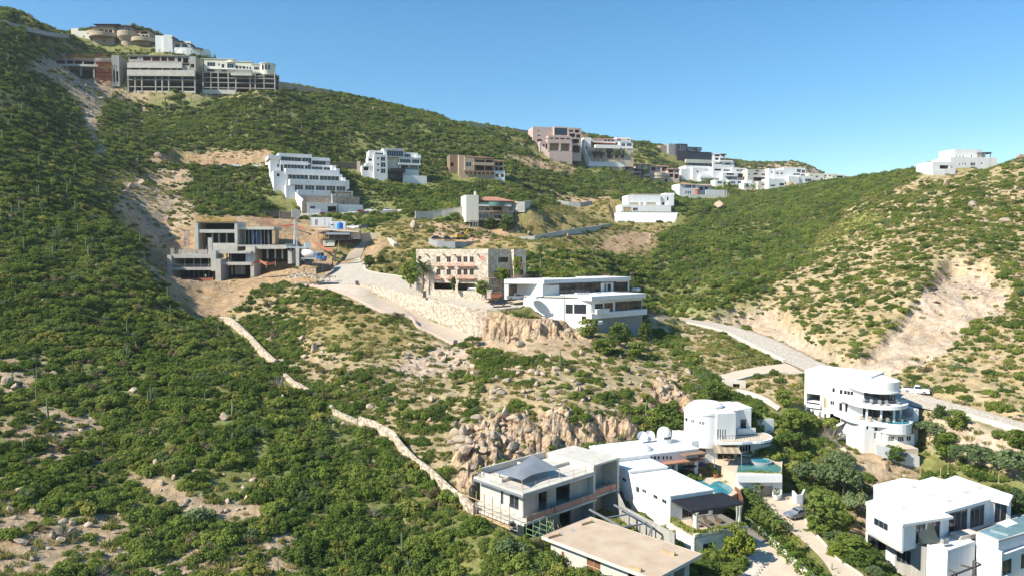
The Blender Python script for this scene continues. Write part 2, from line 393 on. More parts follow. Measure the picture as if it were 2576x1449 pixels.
def rock_mesh(seed, m='rock', sub=2, sharp=.5, flat=.75):
    bm = bmesh.new(); bmesh.ops.create_icosphere(bm, subdivisions=sub, radius=.5); rs = np.random.default_rng(seed)
    pl = [(rs.normal(0, 1, 3), rs.uniform(.22, .42)) for _ in range(15)]; sc = np.array([1.15, rs.uniform(.6, .95), 1.1*flat*rs.uniform(.8, 1.2)])
    for v in bm.verts:
        p = np.array(v.co)
        for d, k in pl:
            d = d/np.linalg.norm(d); e = p.dot(d)-k
            if e > 0: p = p-d*e*(.88+sharp*.12)
        p = p*(1+.025*rs.normal())*sc; v.co = p
    me = bpy.data.meshes.new('boulder'); bm.to_mesh(me); bm.free(); me.materials.append(M[m])
    return me
def cactus_mesh(seed, arms=3, r=.05, h=1.):
    b = MB(); rs = random.Random(seed)
    def stem(x, y, z0, z1, rr, bend=0):
        n = 5; pts = [(x+bend*math.sin(i/n*1.5)*.1, y, z0+(z1-z0)*i/n) for i in range(n+1)]
        for i in range(n):
            k = (1, 1.05, 1.1, 1.05, .95, .6); b.beam(pts[i], pts[i+1], rr*k[i], 'cactus', rr*k[i+1], 7)
    if arms >= 0:
        stem(0, 0, 0, h, r, rs.uniform(-.6, .6))
        for i in range(arms):
            a = rs.uniform(0, 6.28); z = rs.uniform(.2, .45)*h; d = r*rs.uniform(2.2, 3.6); x, y = d*math.cos(a), d*math.sin(a)
            b.beam((0, 0, z), (x, y, z+.08), r*.7, 'cactus', r*.8, 6); stem(x, y, z+.06, rs.uniform(.6, .95)*h, r*.8)
    return b
def organ_mesh(seed, n=9):
    b = MB(); rs = random.Random(seed)
    for i in range(n):
        a = rs.uniform(0, 6.28); l = rs.uniform(.04, .26); h = rs.uniform(.55, 1.0); x, y = l*math.cos(a), l*math.sin(a); k = rs.uniform(.8, 1.5)
        b.beam((x*.5, y*.5, 0), (x*k, y*k, h*.5), .032, 'cactus', .038, 6); b.beam((x*k, y*k, h*.5), (x*k*1.15, y*k*1.15, h), .038, 'cactus', .022, 6)
    return b
def deadbush(seed, n=26):
    b = MB(); rs = random.Random(seed)
    for i in range(n):
        a = rs.uniform(0, 6.28); e = rs.uniform(.5, 1.3); h = rs.uniform(.6, 1.); p = Vector((0, 0, 0)); d = Vector((math.cos(a)*math.cos(e), math.sin(a)*math.cos(e), math.sin(e)))
        q = p+d*h*.5; b.beam(p, q, .018, 'deadwood', .012, 4)
        for j in range(2):
            dd = (d+Vector((rs.uniform(-.5, .5), rs.uniform(-.5, .5), rs.uniform(0, .4)))).normalized(); b.beam(q, q+dd*h*.5, .011, 'deadwood', .004, 3)
    return b
# ------------------------------------------------------------------ roads: pairs of (near edge, far edge) as (u, v, distance) or (u, v, 'z', height)
def pt(t): return P(*t) if len(t) == 3 else PZ(t[0], t[1], t[3])
STRIPS = {
 'street': ('cobble', [((850,662,272),(905,648,282)),((825,690,252),(912,665,268)),((800,712,238),(918,680,258)),((905,717,234),(960,689,252)),((985,733,225),(1015,698,246)),
      ((1068,752,214),(1090,727,232)),((1180,777,203),(1215,744,222)),((1250,781,201),(1290,751,216)),((1305,776,203),(1345,754,213))]),
 'ramp_road': ('paving', [((742,712,243),(798,712,238)),((860,738,222),(905,719,234)),((960,785,205),(950,744,228)),((1028,797,204),(1010,770,221)),((1048,822,198),(1060,794,214)),
      ((1080,836,196),(1100,814,209)),((1140,867,190),(1200,847,201))]),
 'valley_road': ('cobble', [((1600,795,251),(1600,787,260)),((1717,811,236),(1717,801,246)),((1809,831,222),(1809,814,236)),((1863,855,208),(1878,831,222)),((1923,885,195),(1953,858,207)),((1985,915,183),(2043,903,188)),
      ((2060,945,171),(2118,933,175)),((2180,985,158),(2230,968,162)),((2300,1022,147),(2337,998,153)),((2430,1048,139),(2450,1028,144)),((2576,1088,130),(2576,1063,135.5)),((2800,1140,121),(2800,1110,126))]),
 'bridge_road': ('paving', [((2022,938,173),(1978,914,183.5)),((1953,938,174),(1923,921,181)),((1893,946,172),(1863,931,178)),((1838,960,168),(1803,946,173))]),
 'footpath': ('kerb', [((1846,986,161),(1855,977,164)),((1910,1006,155),(1915,994,158)),((1955,1033,148),(1964,1023,151))]),
 'courtyard': ('paving', [((1900,1243,'z',-43.0),(1998,1240,'z',-43.0)),((1935,1290,'z',-43.2),(2015,1275,'z',-43.2)),((1983,1332,'z',-43.5),(2028,1318,'z',-43.5)),((2033,1372,'z',-43.9),(2070,1366,'z',-43.9)),((2073,1413,'z',-44.4),(2105,1407,'z',-44.4)),((2095,1449,'z',-45.0),(2162,1445,'z',-45.0)),((2130,1510,'z',-45.7),(2210,1505,'z',-45.7))]),
 'driveway': ('paving', [((1815,1322,'z',-44.6),(1872,1312,'z',-44.6)),((1893,1375,'z',-44.9),(1935,1363,'z',-44.9)),((1903,1405,'z',-45.2),(1975,1403,'z',-45.2)),((1899,1449,'z',-45.7),(2025,1449,'z',-45.7)),((1880,1530,'z',-46.5),(2120,1530,'z',-46.5))]),
 'upper_street': ('cobble', [((690,546,323),(700,541,331)),((800,543,325),(800,537,333)),((920,539,330),(920,533,338)),((1010,532,336),(1010,527,344))]),
 'dirt_track': ('tan', [((868,655,275),(908,648,282)),((880,635,286),(915,628,290)),((905,615,296),(925,612,300)),((900,603,302),(920,601,306)),((850,607,300),(862,600,306))]),
}
def resample(pairs, step=2.0):
    L = [pt(a) for a, b in pairs]; Rr = [pt(b) for a, b in pairs]; out = []
    def cr(p0, p1, p2, p3, t): return .5*((2*p1)+(p2-p0)*t+(2*p0-5*p1+4*p2-p3)*t*t+(3*p1-p0-3*p2+p3)*t**3)
    n = len(L)
    for i in range(n-1):
        k = max(2, int(max((L[i+1]-L[i]).length, (Rr[i+1]-Rr[i]).length)/step))
        for j in range(k):
            t = j/k; I = [max(0, i-1), i, i+1, min(n-1, i+2)]
            out.append((cr(*[L[q] for q in I], t), cr(*[Rr[q] for q in I], t)))
    out.append((L[-1], Rr[-1])); return out
ROADS = {k: (m, resample(p)) for k, (m, p) in STRIPS.items()}
def build_roads():
    for k, (m, pr) in ROADS.items():
        b = MB(); vs = []; W = 6
        lift = {'bridge_road': .07, 'ramp_road': .05, 'dirt_track': .05}.get(k, .06)
        for a, c in pr:
            for j in range(W+1): vs.append(a.lerp(c, j/W)+Vector((0, 0, lift)))
        fs = [(i*(W+1)+j, (i+1)*(W+1)+j, (i+1)*(W+1)+j+1, i*(W+1)+j+1) for i in range(len(pr)-1) for j in range(W)]
        b.add(vs, fs, m); o = fixnormals(b.build(k)); tag(o, kind='structure')
        lab = {'street': 'pale cobbled street in front of the stone hotel', 'ramp_road': 'cobbled ramp running below the stone retaining wall', 'valley_road': 'cobbled road running down the valley past the cut slope',
               'bridge_road': 'short cobbled road crossing the gully on a bridge', 'footpath': 'narrow pale path below the bridge', 'courtyard': 'paved courtyard and drive with diamond pattern', 'driveway': 'smooth cream driveway beside the long hedge',
               'upper_street': 'street with parked cars below the terraced white villa', 'dirt_track': 'dirt track climbing from the street to the site office'}[k]
        tag(o, lab, 'road')
# ------------------------------------------------------------------ concrete frame helper
def frame(B, us, vt, vb, beams, d0, d1, cw=.6, bh=.55, m='concrete', back='shaded_concrete', rows=2, slabs=True, vbl=None):
    u0, u1 = us[0], us[-1]
    for r in range(rows):
        d = d0+(d1-d0-cw-.4)*r/max(1, rows-1) if rows > 1 else d0
        for i, u in enumerate(us):
            bb = vb if vbl is None else vbl[i]
            x, zt = B.at(u, vt, d0); z0 = B.at(u, bb, d0)[1]; b = MB(); b.box(x-cw/2, x+cw/2, d-.02, d+cw, z0-2.5, zt, m); b.build('column', B.root)
    for v in beams:
        x0 = B.at(u0, v, d0)[0]-cw/2-.05; x1 = B.at(u1, v, d0)[0]+cw/2+.05; z = B.at((u0+u1)/2, v, d0)[1]; b = MB()
        b.box(x0, x1, d0+.05, d0+.45, z-bh, z, m); b.build('beam', B.root)
        if slabs: b = MB(); b.box(x0+.1, x1-.1, d0+.46, d1-.35, z-.25, z-.02, m); b.build('floor_slab', B.root)
    x0 = B.at(u0, vt, d0)[0]; x1 = B.at(u1, vt, d0)[0]; zt = B.at((u0+u1)/2, vt, d0)[1]; z0 = B.at((u0+u1)/2, vb, d0)[1]
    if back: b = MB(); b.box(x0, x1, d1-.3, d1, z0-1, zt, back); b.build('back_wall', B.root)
    B.pts += [(x0, d0, z0), (x1, d0, z0), ((x0+x1)/2, d0, z0)]
    CARVE.append(([tuple(B.world(x, y)[:2]) for x, y in ((x0, d0), (x1, d0), (x1, d1), (x0, d1))], B.o.z+z0-.2, 2., 'min')); KEEP.append(CARVE[-1][0])
    return x0, x1, z0, zt
def windows(B, us, v0, v1, w, d, kind='w', m='wall'): return [(u, v0, u+w, v1, kind) for u in us]
# ------------------------------------------------------------------ hilltop row at the upper left
B = Bld('concrete_frame_building', 'bare concrete building over an open column grid, middle of the hilltop row', 'building', 1350, 770, 455, 2, None, Z1)
frame(B, [1072, 1130, 1187, 1302, 1357, 1412, 1528, 1632], 640, 768, [668, 728], 0, 14, .7, .5, vbl=[742, 765, 768, 768, 768, 768, 770, 775])
B.box('parapet', 'pale_concrete', (1064, 590, 1632, 640), -1.2, 0.2)
B.mass((1085, 555, 1600, 592), 1.5, 14, [(1100, 562, 1165, 590, 'o'), (1180, 566, 1240, 590, 'o'), (1255, 568, 1355, 590, 'o'), (1370, 570, 1420, 590, 'o'), (1440, 575, 1480, 592, 'o'), (1490, 575, 1530, 592, 'o')], 'concrete')
B.box('parapet', 'pale_concrete', (1066, 530, 1525, 572), .3, 1.4)
B.mass((1080, 472, 1590, 530), 3, 14, [(1085, 480, 1150, 500, 'o'), (1200, 478, 1265, 512, 'o'), (1275, 478, 1340, 515, 'o'), (1352, 478, 1400, 515, 'o'), (1410, 482, 1465, 515, 'o'), (1490, 485, 1520, 520, 'o'), (1535, 490, 1580, 540, 'o')], 'concrete', over=.8)
for q in ((1085, 478, 1150, 498), (1200, 478, 1335, 512), (1350, 480, 1465, 515)): B.box('safety_mesh', 'redmesh', q, 6.5, 6.6, d=3)
B.mass((1590, 480, 1640, 600), 1.5, 14, [(1598, 540, 1628, 570, 'o')], 'concrete')
B.box('base_wall', 'pale_concrete', (1120, 765, 1640, 782), .2, .6)
B = Bld('scaffolded_building', 'unfinished concrete building with a rusty red scaffold tower, left end of the hilltop row', 'building', 700, 640, 452, 6, None, Z1)
B.mass((452, 497, 800, 545), 1, 13, [(470, 508, 545, 540, 'o'), (560, 510, 615, 542, 'o'), (625, 512, 690, 545, 'o'), (700, 515, 790, 548, 'o')], 'concrete', over=.7)
B.box('floor_slab', 'pale_concrete', (445, 540, 820, 558), -.5, 13, d=-.5)
for u, v in ((560, 575), (677, 615), (787, 650)): B.box('column', 'concrete', (u-6, 556, u+6, v), .2, .8, dz=2)
for u, v in ((620, 590), (735, 630)): B.box('column', 'concrete', (u-6, 556, u+6, v), 8, 8.6, d=.2, dz=2)
B.box('back_wall', 'shaded_concrete', (600, 556, 800, 640), 9, 9.4, d=.2, dz=2)
B.rail((430, 460, 790, 500), .2, 'rust', 'railing', 46); B.rail((795, 455, 890, 492), -.8, 'rust', 'railing', 16)
B.box('parapet', 'concrete', (790, 490, 940, 520), .3, 9)
B.mass((938, 470, 1000, 700), 0, 12, [(950, 590, 965, 690, 'o'), (975, 600, 992, 690, 'o')], 'concrete', found=2)
b = MB(); x0, x1, z0, z1 = B.rect((808, 512, 935, 690), -.8); n = 8
for i in range(n+1):
    for y in (-.9, .3): b.beam((x0+(x1-x0)*i/n, y, z0-1), (x0+(x1-x0)*i/n, y, z1), .07, 'rust', None, 4)
for j in range(7):
    z = z0+(z1-z0)*j/6.
    for y in (-.98, .38): b.beam((x0, y, z), (x1, y, z), .06, 'rust', None, 4)
for i in range(n): b.beam((x0+(x1-x0)*i/n, -1, z0), (x0+(x1-x0)*(i+1)/n, -1, z1), .04, 'rust', None, 4)
tag(b.build('scaffold_tower', B.root), 'rusty red scaffold tower')
tb = Bld('tarp', 'small bright blue tarp on the scaffolded concrete building', 'tarp', 517, 458, 456, 0, None, Z1); x0, x1, z0, z1 = tb.rect((500, 442, 540, 460)); b = MB(); b.add([(x0, 0, z0), (x1, 0, z0), (x1, 2, z1), (x0, 2, z1*.8), (x0, 0, z0-.1), (x1, 0, z0-.1)], [(0, 1, 2, 3), (4, 5, 1, 0)], 'blue_tarp'); b.build('sheet', tb.root)
B = Bld('cream_villa', 'cream villa with arched windows and a round turret standing on a tall concrete frame', 'house', 2000, 775, 462, 4, None, Z1)
frame(B, [1700, 1765, 1828, 1912, 1975, 2095, 2137, 2212, 2302], 602, 772, [612, 655, 694, 738], 0, 11, .65, .45)
B.mass((1712, 500, 1965, 602), 1.2, 12, [(1738, 525, 1805, 560, 'w'), (1830, 535, 1842, 555, 'w'), (1858, 540, 1882, 572, 'w'), (1905, 540, 1958, 575, 'w', 3), (1735, 585, 1800, 600, 'o'), (1860, 590, 1900, 602, 'o')], 'cream', over=.4)
B.mass((1967, 522, 2112, 612), 1.2, 12, [(1975, 553, 2000, 580, 'w'), (2005, 555, 2025, 582, 'w'), (2032, 558, 2058, 585, 'w'), (2065, 562, 2082, 587, 'w'), (2090, 565, 2105, 588, 'w')], 'cream', over=.4)
B.mass((2114, 545, 2205, 640), 1.2, 12, [(2130, 562, 2172, 590, 'w', 3), (2182, 565, 2196, 588, 'w'), (2130, 612, 2200, 635, 'o')], 'cream', over=.3)
x, z1 = B.at(2238, 543, 2.5); z0 = B.at(2238, 636, 2.5)[1]; b = MB(); b.cyl(x, 4, z0, z1, 4.6, 'cream', None, 20); b.cyl(x, 4, z1, z1+.35, 5., 'cream', None, 20); t = b.build('turret', B.root)
for k, u in enumerate((2212, 2237, 2260)):
    g = MB(); a = R(-115+25*k); g.beam((x+4.55*math.cos(a), 4+4.55*math.sin(a), z0+3.2), (x+4.55*math.cos(a), 4+4.55*math.sin(a), z0+6), .6, 'glass', None, 8); g.build('window', t)
x, z = B.at(1930, 520, 1); b = MB(); b.lathe([(3, 0), (2.6, .7), (1.6, 1.3), (0, 1.6)], 'cream', (x, 2.5, z-.6), 14); b.build('gable', B.root)
B.box('balcony', 'pale_concrete', (1935, 612, 2110, 636), -2.2, .0); B.box('balcony', 'white', (1715, 578, 2100, 584), .3, 1.1)
B.box('base_wall', 'pale_concrete', (1700, 755, 1975, 790), -.4, -.1)
b = MB(); x, z = B.at(1700, 505, 2); b.lathe([(0, 0), (1., .25), (1.5, .8)], 'white', (x, 2, z), 12); b.build('satellite_dish', B.root)
B = Bld('tan_mansion', 'tan mansion with round drum terraces and dark flat roofs on the hilltop', 'house', 1010, 400, 520, 0, None, Z1)
x, zt = B.at(1035, 252, 0); za = B.at(1035, 322, 0)[1]; zb = B.at(1035, 405, 0)[1]; rd = abs(B.at(1128, 280, 0)[0]-x)
b = MB(); b.lathe([(rd*.72, za-1.), (rd*.98, za+1.8), (rd, za+2.2), (rd, zt), (rd-.4, zt), (rd-.4, zt-1.0), (0, zt-1.0)], 'tan', (x, rd, 0), 26); b.lathe([(rd*.7, zb-3), (rd*.7, za-.9), (0, za-.9)], 'tan', (x, rd, 0), 20); b.build('drum_terrace', B.root)
B.mass((775, 232, 958, 372), 5, 20, [(830, 250, 870, 285, 'o'), (878, 252, 905, 286, 'o'), (912, 254, 940, 288, 'o'), (865, 335, 880, 355, 'o')], 'tan', roofm='dark', over=1., found=3)
x, z0 = B.at(860, 318, 5); z1 = B.at(860, 285, 5)[1]; b = MB(); b.prism(arc(x, 9, 10.5, 195, 345, 16), z0, z1, 'tan'); fixnormals(b.build('curved_balcony', B.root)); x, z0 = B.at(785, 280, 5); z1 = B.at(785, 258, 5)[1]; b = MB(); b.prism(arc(x, 11, 7.5, 180, 330, 12), z0, z1, 'tan'); fixnormals(b.build('curved_balcony', B.root))
B.mass((820, 214, 975, 248), 9, 20, [(835, 222, 870, 246, 'w'), (880, 222, 925, 246, 'w', 3), (935, 224, 965, 246, 'w')], 'brown', roofm='dark', over=2.2)
B.mass((985, 230, 1100, 262), 10, 20, [(1000, 236, 1040, 260, 'w'), (1050, 236, 1090, 260, 'w')], 'tan', roofm='dark', over=2.2)
B.mass((1100, 262, 1250, 375), 4, 18, [(1155, 295, 1175, 322, 'o'), (1190, 297, 1212, 325, 'o'), (1220, 298, 1242, 326, 'o'), (1120, 265, 1160, 285, 'o'), (1180, 268, 1240, 288, 'o')], 'tan', roofm='dark', over=.8, found=3)
x, z0 = B.at(1200, 358, 4); z1 = B.at(1200, 326, 4)[1]; b = MB(); b.prism(arc(x, 7, 9, 195, 345, 14), z0, z1, 'tan'); fixnormals(b.build('curved_balcony', B.root))
b = MB(); x, z = B.at(1080, 224, 12); b.box(x-.5, x+.5, 12, 13, z-1, z+.8, 'brown'); b.build('chimney', B.root)
for (a, c, e, f) in ((595, 240, 655, 270), (655, 262, 755, 312)): B.box('garden_wall', 'cream', (a, c, e, f), 6, 6.5, dz=3)
B = Bld('awning_house', 'white house with curved walls and wavy black shade sails on the hilltop', 'house', 1480, 470, 505, 8, None, Z1)
B.mass((1372, 298, 1446, 465), 0, 16, [], 'white', found=4); B.mass((1302, 305, 1372, 420), 5, 18, [], 'white', found=4); B.mass((1446, 350, 1600, 420), 4, 16, [(1470, 372, 1510, 400, 'w'), (1530, 372, 1570, 402, 'w', 3)], 'white')
x, z0 = B.at(1560, 472, 0); z1 = B.at(1560, 405, 0)[1]; b = MB(); b.prism(arc(x+1, 26, 27, 238, 300, 14)+[(x+13, 14), (x-13, 14)], z0-4, z1, 'white'); fixnormals(b.build('curved_wall', B.root))
B.mass((1600, 420, 1712, 455), 5, 14, [(1640, 428, 1690, 445, 'w', 3)], 'white', found=2)
for (a, c, e, f, dd) in ((1448, 312, 1548, 362, 2), (1572, 362, 1706, 424, 1)):
    x0, x1, z0, z1 = B.rect((a, c, e, f), dd); b = MB(); n = 8; vs = []
    for i in range(n+1):
        t = i/n; x = x0+(x1-x0)*t; z = z1+(z0-z1)*t*.75+.8*math.sin(t*9)
        vs += [(x, dd-3, z-1.6+.5*math.sin(t*12)), (x, dd+5, z)]
    vs += [(p[0], p[1], p[2]-.12) for p in vs]; k = 2*(n+1); b.add(vs, [(2*i, 2*i+2, 2*i+3, 2*i+1) for i in range(n)]+[(k+2*i, k+2*i+1, k+2*i+3, k+2*i+2) for i in range(n)]+[(2*i, k+2*i, k+2*i+2, 2*i+2) for i in range(n)], 'dark'); b.build('shade_sail', B.root)
    for xx in (x0+1, (x0+x1)/2, x1-1): b = MB(); b.beam((xx, dd-2.5, z0-5), (xx, dd-2.5, z0+1.2), .1, 'dark', None, 5); b.build('pole', B.root)
# ------------------------------------------------------------------ terraced white villa
B = Bld('terraced_villa', 'large white villa stepping down the hill in five glazed storeys above a stone wall', 'house', 700, 720, 338, 24, None, Z2)
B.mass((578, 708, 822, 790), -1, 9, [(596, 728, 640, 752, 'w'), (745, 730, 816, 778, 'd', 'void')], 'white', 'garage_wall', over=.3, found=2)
B.mass((505, 645, 1012, 722), 5, 9, [], 'rawstone', 'stone_wall', roof=False, found=8)
B.box('stone_pier', 'rawstone', (530, 690, 576, 790), -.5, 5, dz=1); B.box('low_wall', 'white', (600, 752, 685, 812), -5, -4.6, dz=1); B.box('low_wall', 'white', (575, 780, 602, 818), -5.6, -5.1, dz=1); B.box('low_wall', 'white', (830, 716, 1040, 788), 1, 1.4, dz=1)
B.mass((462, 545, 905, 648), 11, 20, [(468, 547, 538, 600, 'w', 3), (556, 549, 632, 602, 'w', 3), (645, 551, 722, 604, 'w', 3), (734, 553, 808, 606, 'w', 3), (818, 556, 892, 608, 'w', 3)], 'white', sub=False, found=2)
B.box('terrace_parapet', 'white', (490, 597, 955, 652), 9.2, 10.8)
B.box('balcony', 'white', (428, 508, 895, 556), 9.8, 16)
B.mass((405, 452, 845, 515), 17, 27, [(413, 458, 580, 512, 'w', 5), (590, 462, 668, 514, 'w', 3), (678, 466, 838, 518, 'w', 5)], 'white')
B.box('balcony', 'white', (392, 420, 842, 470), 15.6, 22)
B.mass((372, 368, 600, 425), 23, 34, [(378, 376, 545, 420, 'w', 6), (552, 378, 602, 424, 'w')], 'white')
B.mass((606, 388, 775, 440), 25, 34, [(612, 398, 700, 432, 'w', 4), (710, 402, 765, 436, 'w', 2)], 'white'); B.box('balcony', 'white', (350, 352, 580, 380), 21.5, 28)
B.mass((350, 308, 522, 362), 27, 38, [(356, 315, 520, 358, 'w', 6)], 'white'); B.mass((612, 335, 765, 392), 28, 38, [(616, 346, 725, 390, 'w', 4)], 'white')
B.mass((524, 300, 612, 395), 26, 38, [(530, 318, 606, 392, 'w', 3)], 'white'); B.box('roof_slab', 'white', (330, 290, 612, 318), 24, 38); B.box('roof_slab', 'white', (608, 322, 762, 348), 25, 38)
B.mass((262, 318, 352, 470), 24, 40, [(320, 375, 336, 405, 'w')], 'white', found=6); B.box('roof_slab', 'white', (246, 302, 350, 330), 22.5, 38)
B.mass((290, 440, 408, 560), 16.5, 27, [(318, 455, 340, 480, 'o')], 'white', found=6); B.mass((395, 560, 462, 660), 10.5, 20, [], 'white', found=6)
for q, d in (((778, 388, 815, 445), 22), ((812, 412, 845, 462), 20), ((842, 462, 868, 520), 16), ((866, 488, 895, 540), 14), ((893, 512, 926, 585), 10.5)): B.box('stepped_parapet', 'white', q, d, d+9, d=d)
b = MB()
st = [(222, 362, 440, 40), (262, 415, 500, 36), (300, 452, 560, 31), (350, 520, 620, 26), (400, 562, 665, 20), (455, 600, 718, 13), (495, 640, 760, 6), (532, 672, 800, 0)]
for i in range(len(st)-1):
    (u, v, w_, d), (u2, v2, w2, d2) = st[i], st[i+1]; x, z1 = B.at(u, v, d); z0 = B.at(u, w_, d)[1]; x2, z12 = B.at(u2, v2, d2); z02 = B.at(u2, w2, d2)[1]
    b.add([(x, d, z0-2), (x2, d2, z02-2), (x2, d2, z12), (x, d, z1), (x+.5, d, z0-2), (x2+.5, d2, z02-2), (x2+.5, d2, z12), (x+.5, d, z1)], [(0, 3, 2, 1), (4, 5, 6, 7), (3, 7, 6, 2), (0, 1, 5, 4), (1, 2, 6, 5), (0, 4, 7, 3)], 'white')
b.build('flank_wall', B.root)
b = MB(); x0, x1, z0, z1 = B.rect((822, 612, 940, 655), 7)
for x in (x0, x1):
    for y in (7, 9): b.beam((x, y, z0), (x, y, z1), .12, 'brown', None, 4)
b.box(x0-.2, x1+.2, 6.8, 9.2, z1, z1+.2, 'brown'); b.build('pergola', B.root); B.col(780, 628, 712, 3, .25, 'white', 'chimney', sq=True)
# ------------------------------------------------------------------ white cube house
B = Bld('cube_house', 'white cubic house with a dark grey porch and tall windows, right of the terraced villa', 'house', 1250, 500, 405, 18, None, Z2)
B.mass((1132, 300, 1246, 510), 0, 14, [(1158, 320, 1176, 337, 'w'), (1158, 372, 1176, 388, 'w'), (1158, 420, 1176, 438, 'w'), (1190, 316, 1228, 352, 'w', 2), (1190, 362, 1230, 405, 'w', 2), (1190, 415, 1230, 455, 'w', 2)], 'white', found=5)
B.mass((1246, 318, 1340, 418), 5, 14, [], 'cream', found=5); B.mass((1215, 252, 1385, 316), 2, 15, [(1240, 264, 1378, 314, 'w', 7)], 'white', over=.6); B.mass((1092, 268, 1215, 312), 3, 15, [(1142, 280, 1212, 304, 'w', 4)], 'white')
B.mass((1342, 325, 1520, 372), 4, 14, [(1350, 335, 1440, 370, 'w', 4), (1452, 338, 1512, 372, 'w', 3)], 'white', over=.5); B.mass((1382, 285, 1500, 325), 7, 15, [(1385, 292, 1440, 318, 'w', 3)], 'white')
B.box('balcony', 'white', (1340, 368, 1525, 384), 1.5, 4); B.mass((1345, 384, 1508, 425), 4, 14, [(1360, 390, 1420, 416, 'o'), (1432, 392, 1500, 420, 'w', 3)], 'white'); B.mass((1370, 425, 1508, 500), 4, 14, [], 'white', found=5)
B.rail((1395, 406, 1505, 424), 3.9, 'steel', 'railing', 8, 'green_glass'); B.box('roof_slab', 'dark', (1270, 412, 1395, 440), -3, 5, d=-3); B.box('porch_wall', 'dark', (1282, 440, 1372, 498), -1, 4)
B.mass((1032, 392, 1130, 455), 3, 12, [(1045, 400, 1085, 430, 'o')], 'white', found=6); B.mass((1082, 318, 1132, 372), 3, 13, [(1088, 330, 1115, 350, 'o')], 'white'); B.mass((1062, 372, 1132, 395), 2.5, 12, [], 'white'); B.box('garden_wall', 'white', (1375, 472, 1575, 530), 0, .4, dz=2); B.box('parapet', 'white', (1485, 300, 1526, 345), 5, 12)
B.box('garden_wall', 'beige', (992, 352, 1018, 435), 8, 9, dz=3); B.box('road_barrier', 'fence', (785, 362, 992, 418), 14, 14.4, dz=3)
# ------------------------------------------------------------------ brown mansion
B = Bld('brown_mansion', 'brown mansion with arched loggias under tile roofs on the hillside, left of the mauve building', 'house', 1950, 480, 440, 14, None, Z2)
B.mass((1770, 300, 1850, 440), 6, 18, [(1775, 365, 1800, 395, 'o')], 'brown', found=6); B.mass((1845, 305, 1895, 445), 2, 18, [], 'tan', found=6)
B.mass((1893, 318, 1975, 465), 0, 16, [(1905, 362, 1950, 400, 'w')], 'tan', found=6); B.mass((1975, 335, 2140, 470), 1.5, 16, [(1985, 345, 2060, 368, 'o'), (2070, 345, 2130, 372, 'o'), (1985, 388, 2055, 430, 'o'), (2065, 398, 2130, 430, 'o')], 'tan', found=6, floors=(432, 376))
B.hip((1905, 305, 2140, 322), .5, 16, 1.4, 'tile'); B.hip((2120, 340, 2220, 350), 3, 16, 1.4, 'tile')
B.box('balcony', 'tan', (1970, 362, 2140, 388), -1.2, 1.4); B.box('terrace', 'brown', (1890, 432, 2140, 445), -2, 1.4)
for u in range(1895, 2140, 35): B.col(u, 445, 465, -1.8, .3, 'brown')
B.mass((2140, 350, 2222, 480), 3, 16, [(2150, 362, 2172, 388, 'o'), (2180, 364, 2210, 390, 'o'), (2150, 402, 2172, 430, 'o'), (2182, 405, 2212, 434, 'o')], 'tan', found=6, floors=(392,))
B.box('base_wall', 'tan', (1860, 462, 2140, 505), -.6, 0, dz=4); B.mass((2142, 438, 2230, 490), 0, 8, [(2150, 460, 2180, 485, 'o'), (2195, 462, 2222, 488, 'o')], 'white', found=4); B.rail((2225, 460, 2262, 480), 0, 'white', 'railing', 5)
# ------------------------------------------------------------------ tower house
B = Bld('tower_house', 'tall beige house with a blank white side wall and tile roof, on stilts', 'house', 2010, 850, 322, 14, None, Z2)
B.mass((1905, 640, 2010, 852), 0, 13, [], 'cream', found=0.5); B.box('chimney', 'cream', (1975, 604, 1990, 660), 3, 4)
B.mass((2010, 680, 2270, 770), 3, 13, [(2022, 686, 2112, 718, 'w', 4), (2125, 690, 2200, 722, 'w', 3), (2210, 692, 2262, 724, 'w', 3), (2070, 740, 2100, 768, 'w'), (2130, 738, 2205, 772, 'o')], 'beige'); B.hip((1990, 660, 2290, 684), 1.5, 14, 2.2, 'tile', 1.)
B.slab((2008, 718, 2285, 730), 0, 3, 'white'); B.rail((2012, 700, 2125, 718), .1, 'steel', 'railing', 6, 'green_glass'); B.rail((2190, 704, 2282, 722), .1, 'steel', 'railing', 5, 'green_glass')
x, z0 = B.at(2160, 728, 0); z1 = B.at(2160, 695, 0)[1]; b = MB(); b.prism(arc(x, 1.6, 3.6, 190, 350, 12), z0, z1, 'green_glass'); fixnormals(b.build('curved_balcony', B.root))
B.mass((2010, 776, 2302, 850), .6, 13, [(2018, 790, 2092, 832, 'w', 4), (2138, 798, 2258, 838, 'w', 4)], 'rawstone'); B.box('balcony', 'brown', (2130, 762, 2200, 778), -.8, 2.8); B.mass((2040, 850, 2160, 895), 4, 12, [], 'beige', found=5)
B.box('terrace_slab', 'beige', (2010, 770, 2302, 777), .0, 12)
for u in (1935, 1962, 1985, 2002): B.col(u, 852, 912, 1, .3, 'cream')
B.box('floor_slab', 'cream', (1930, 850, 2010, 860), 0, 12)
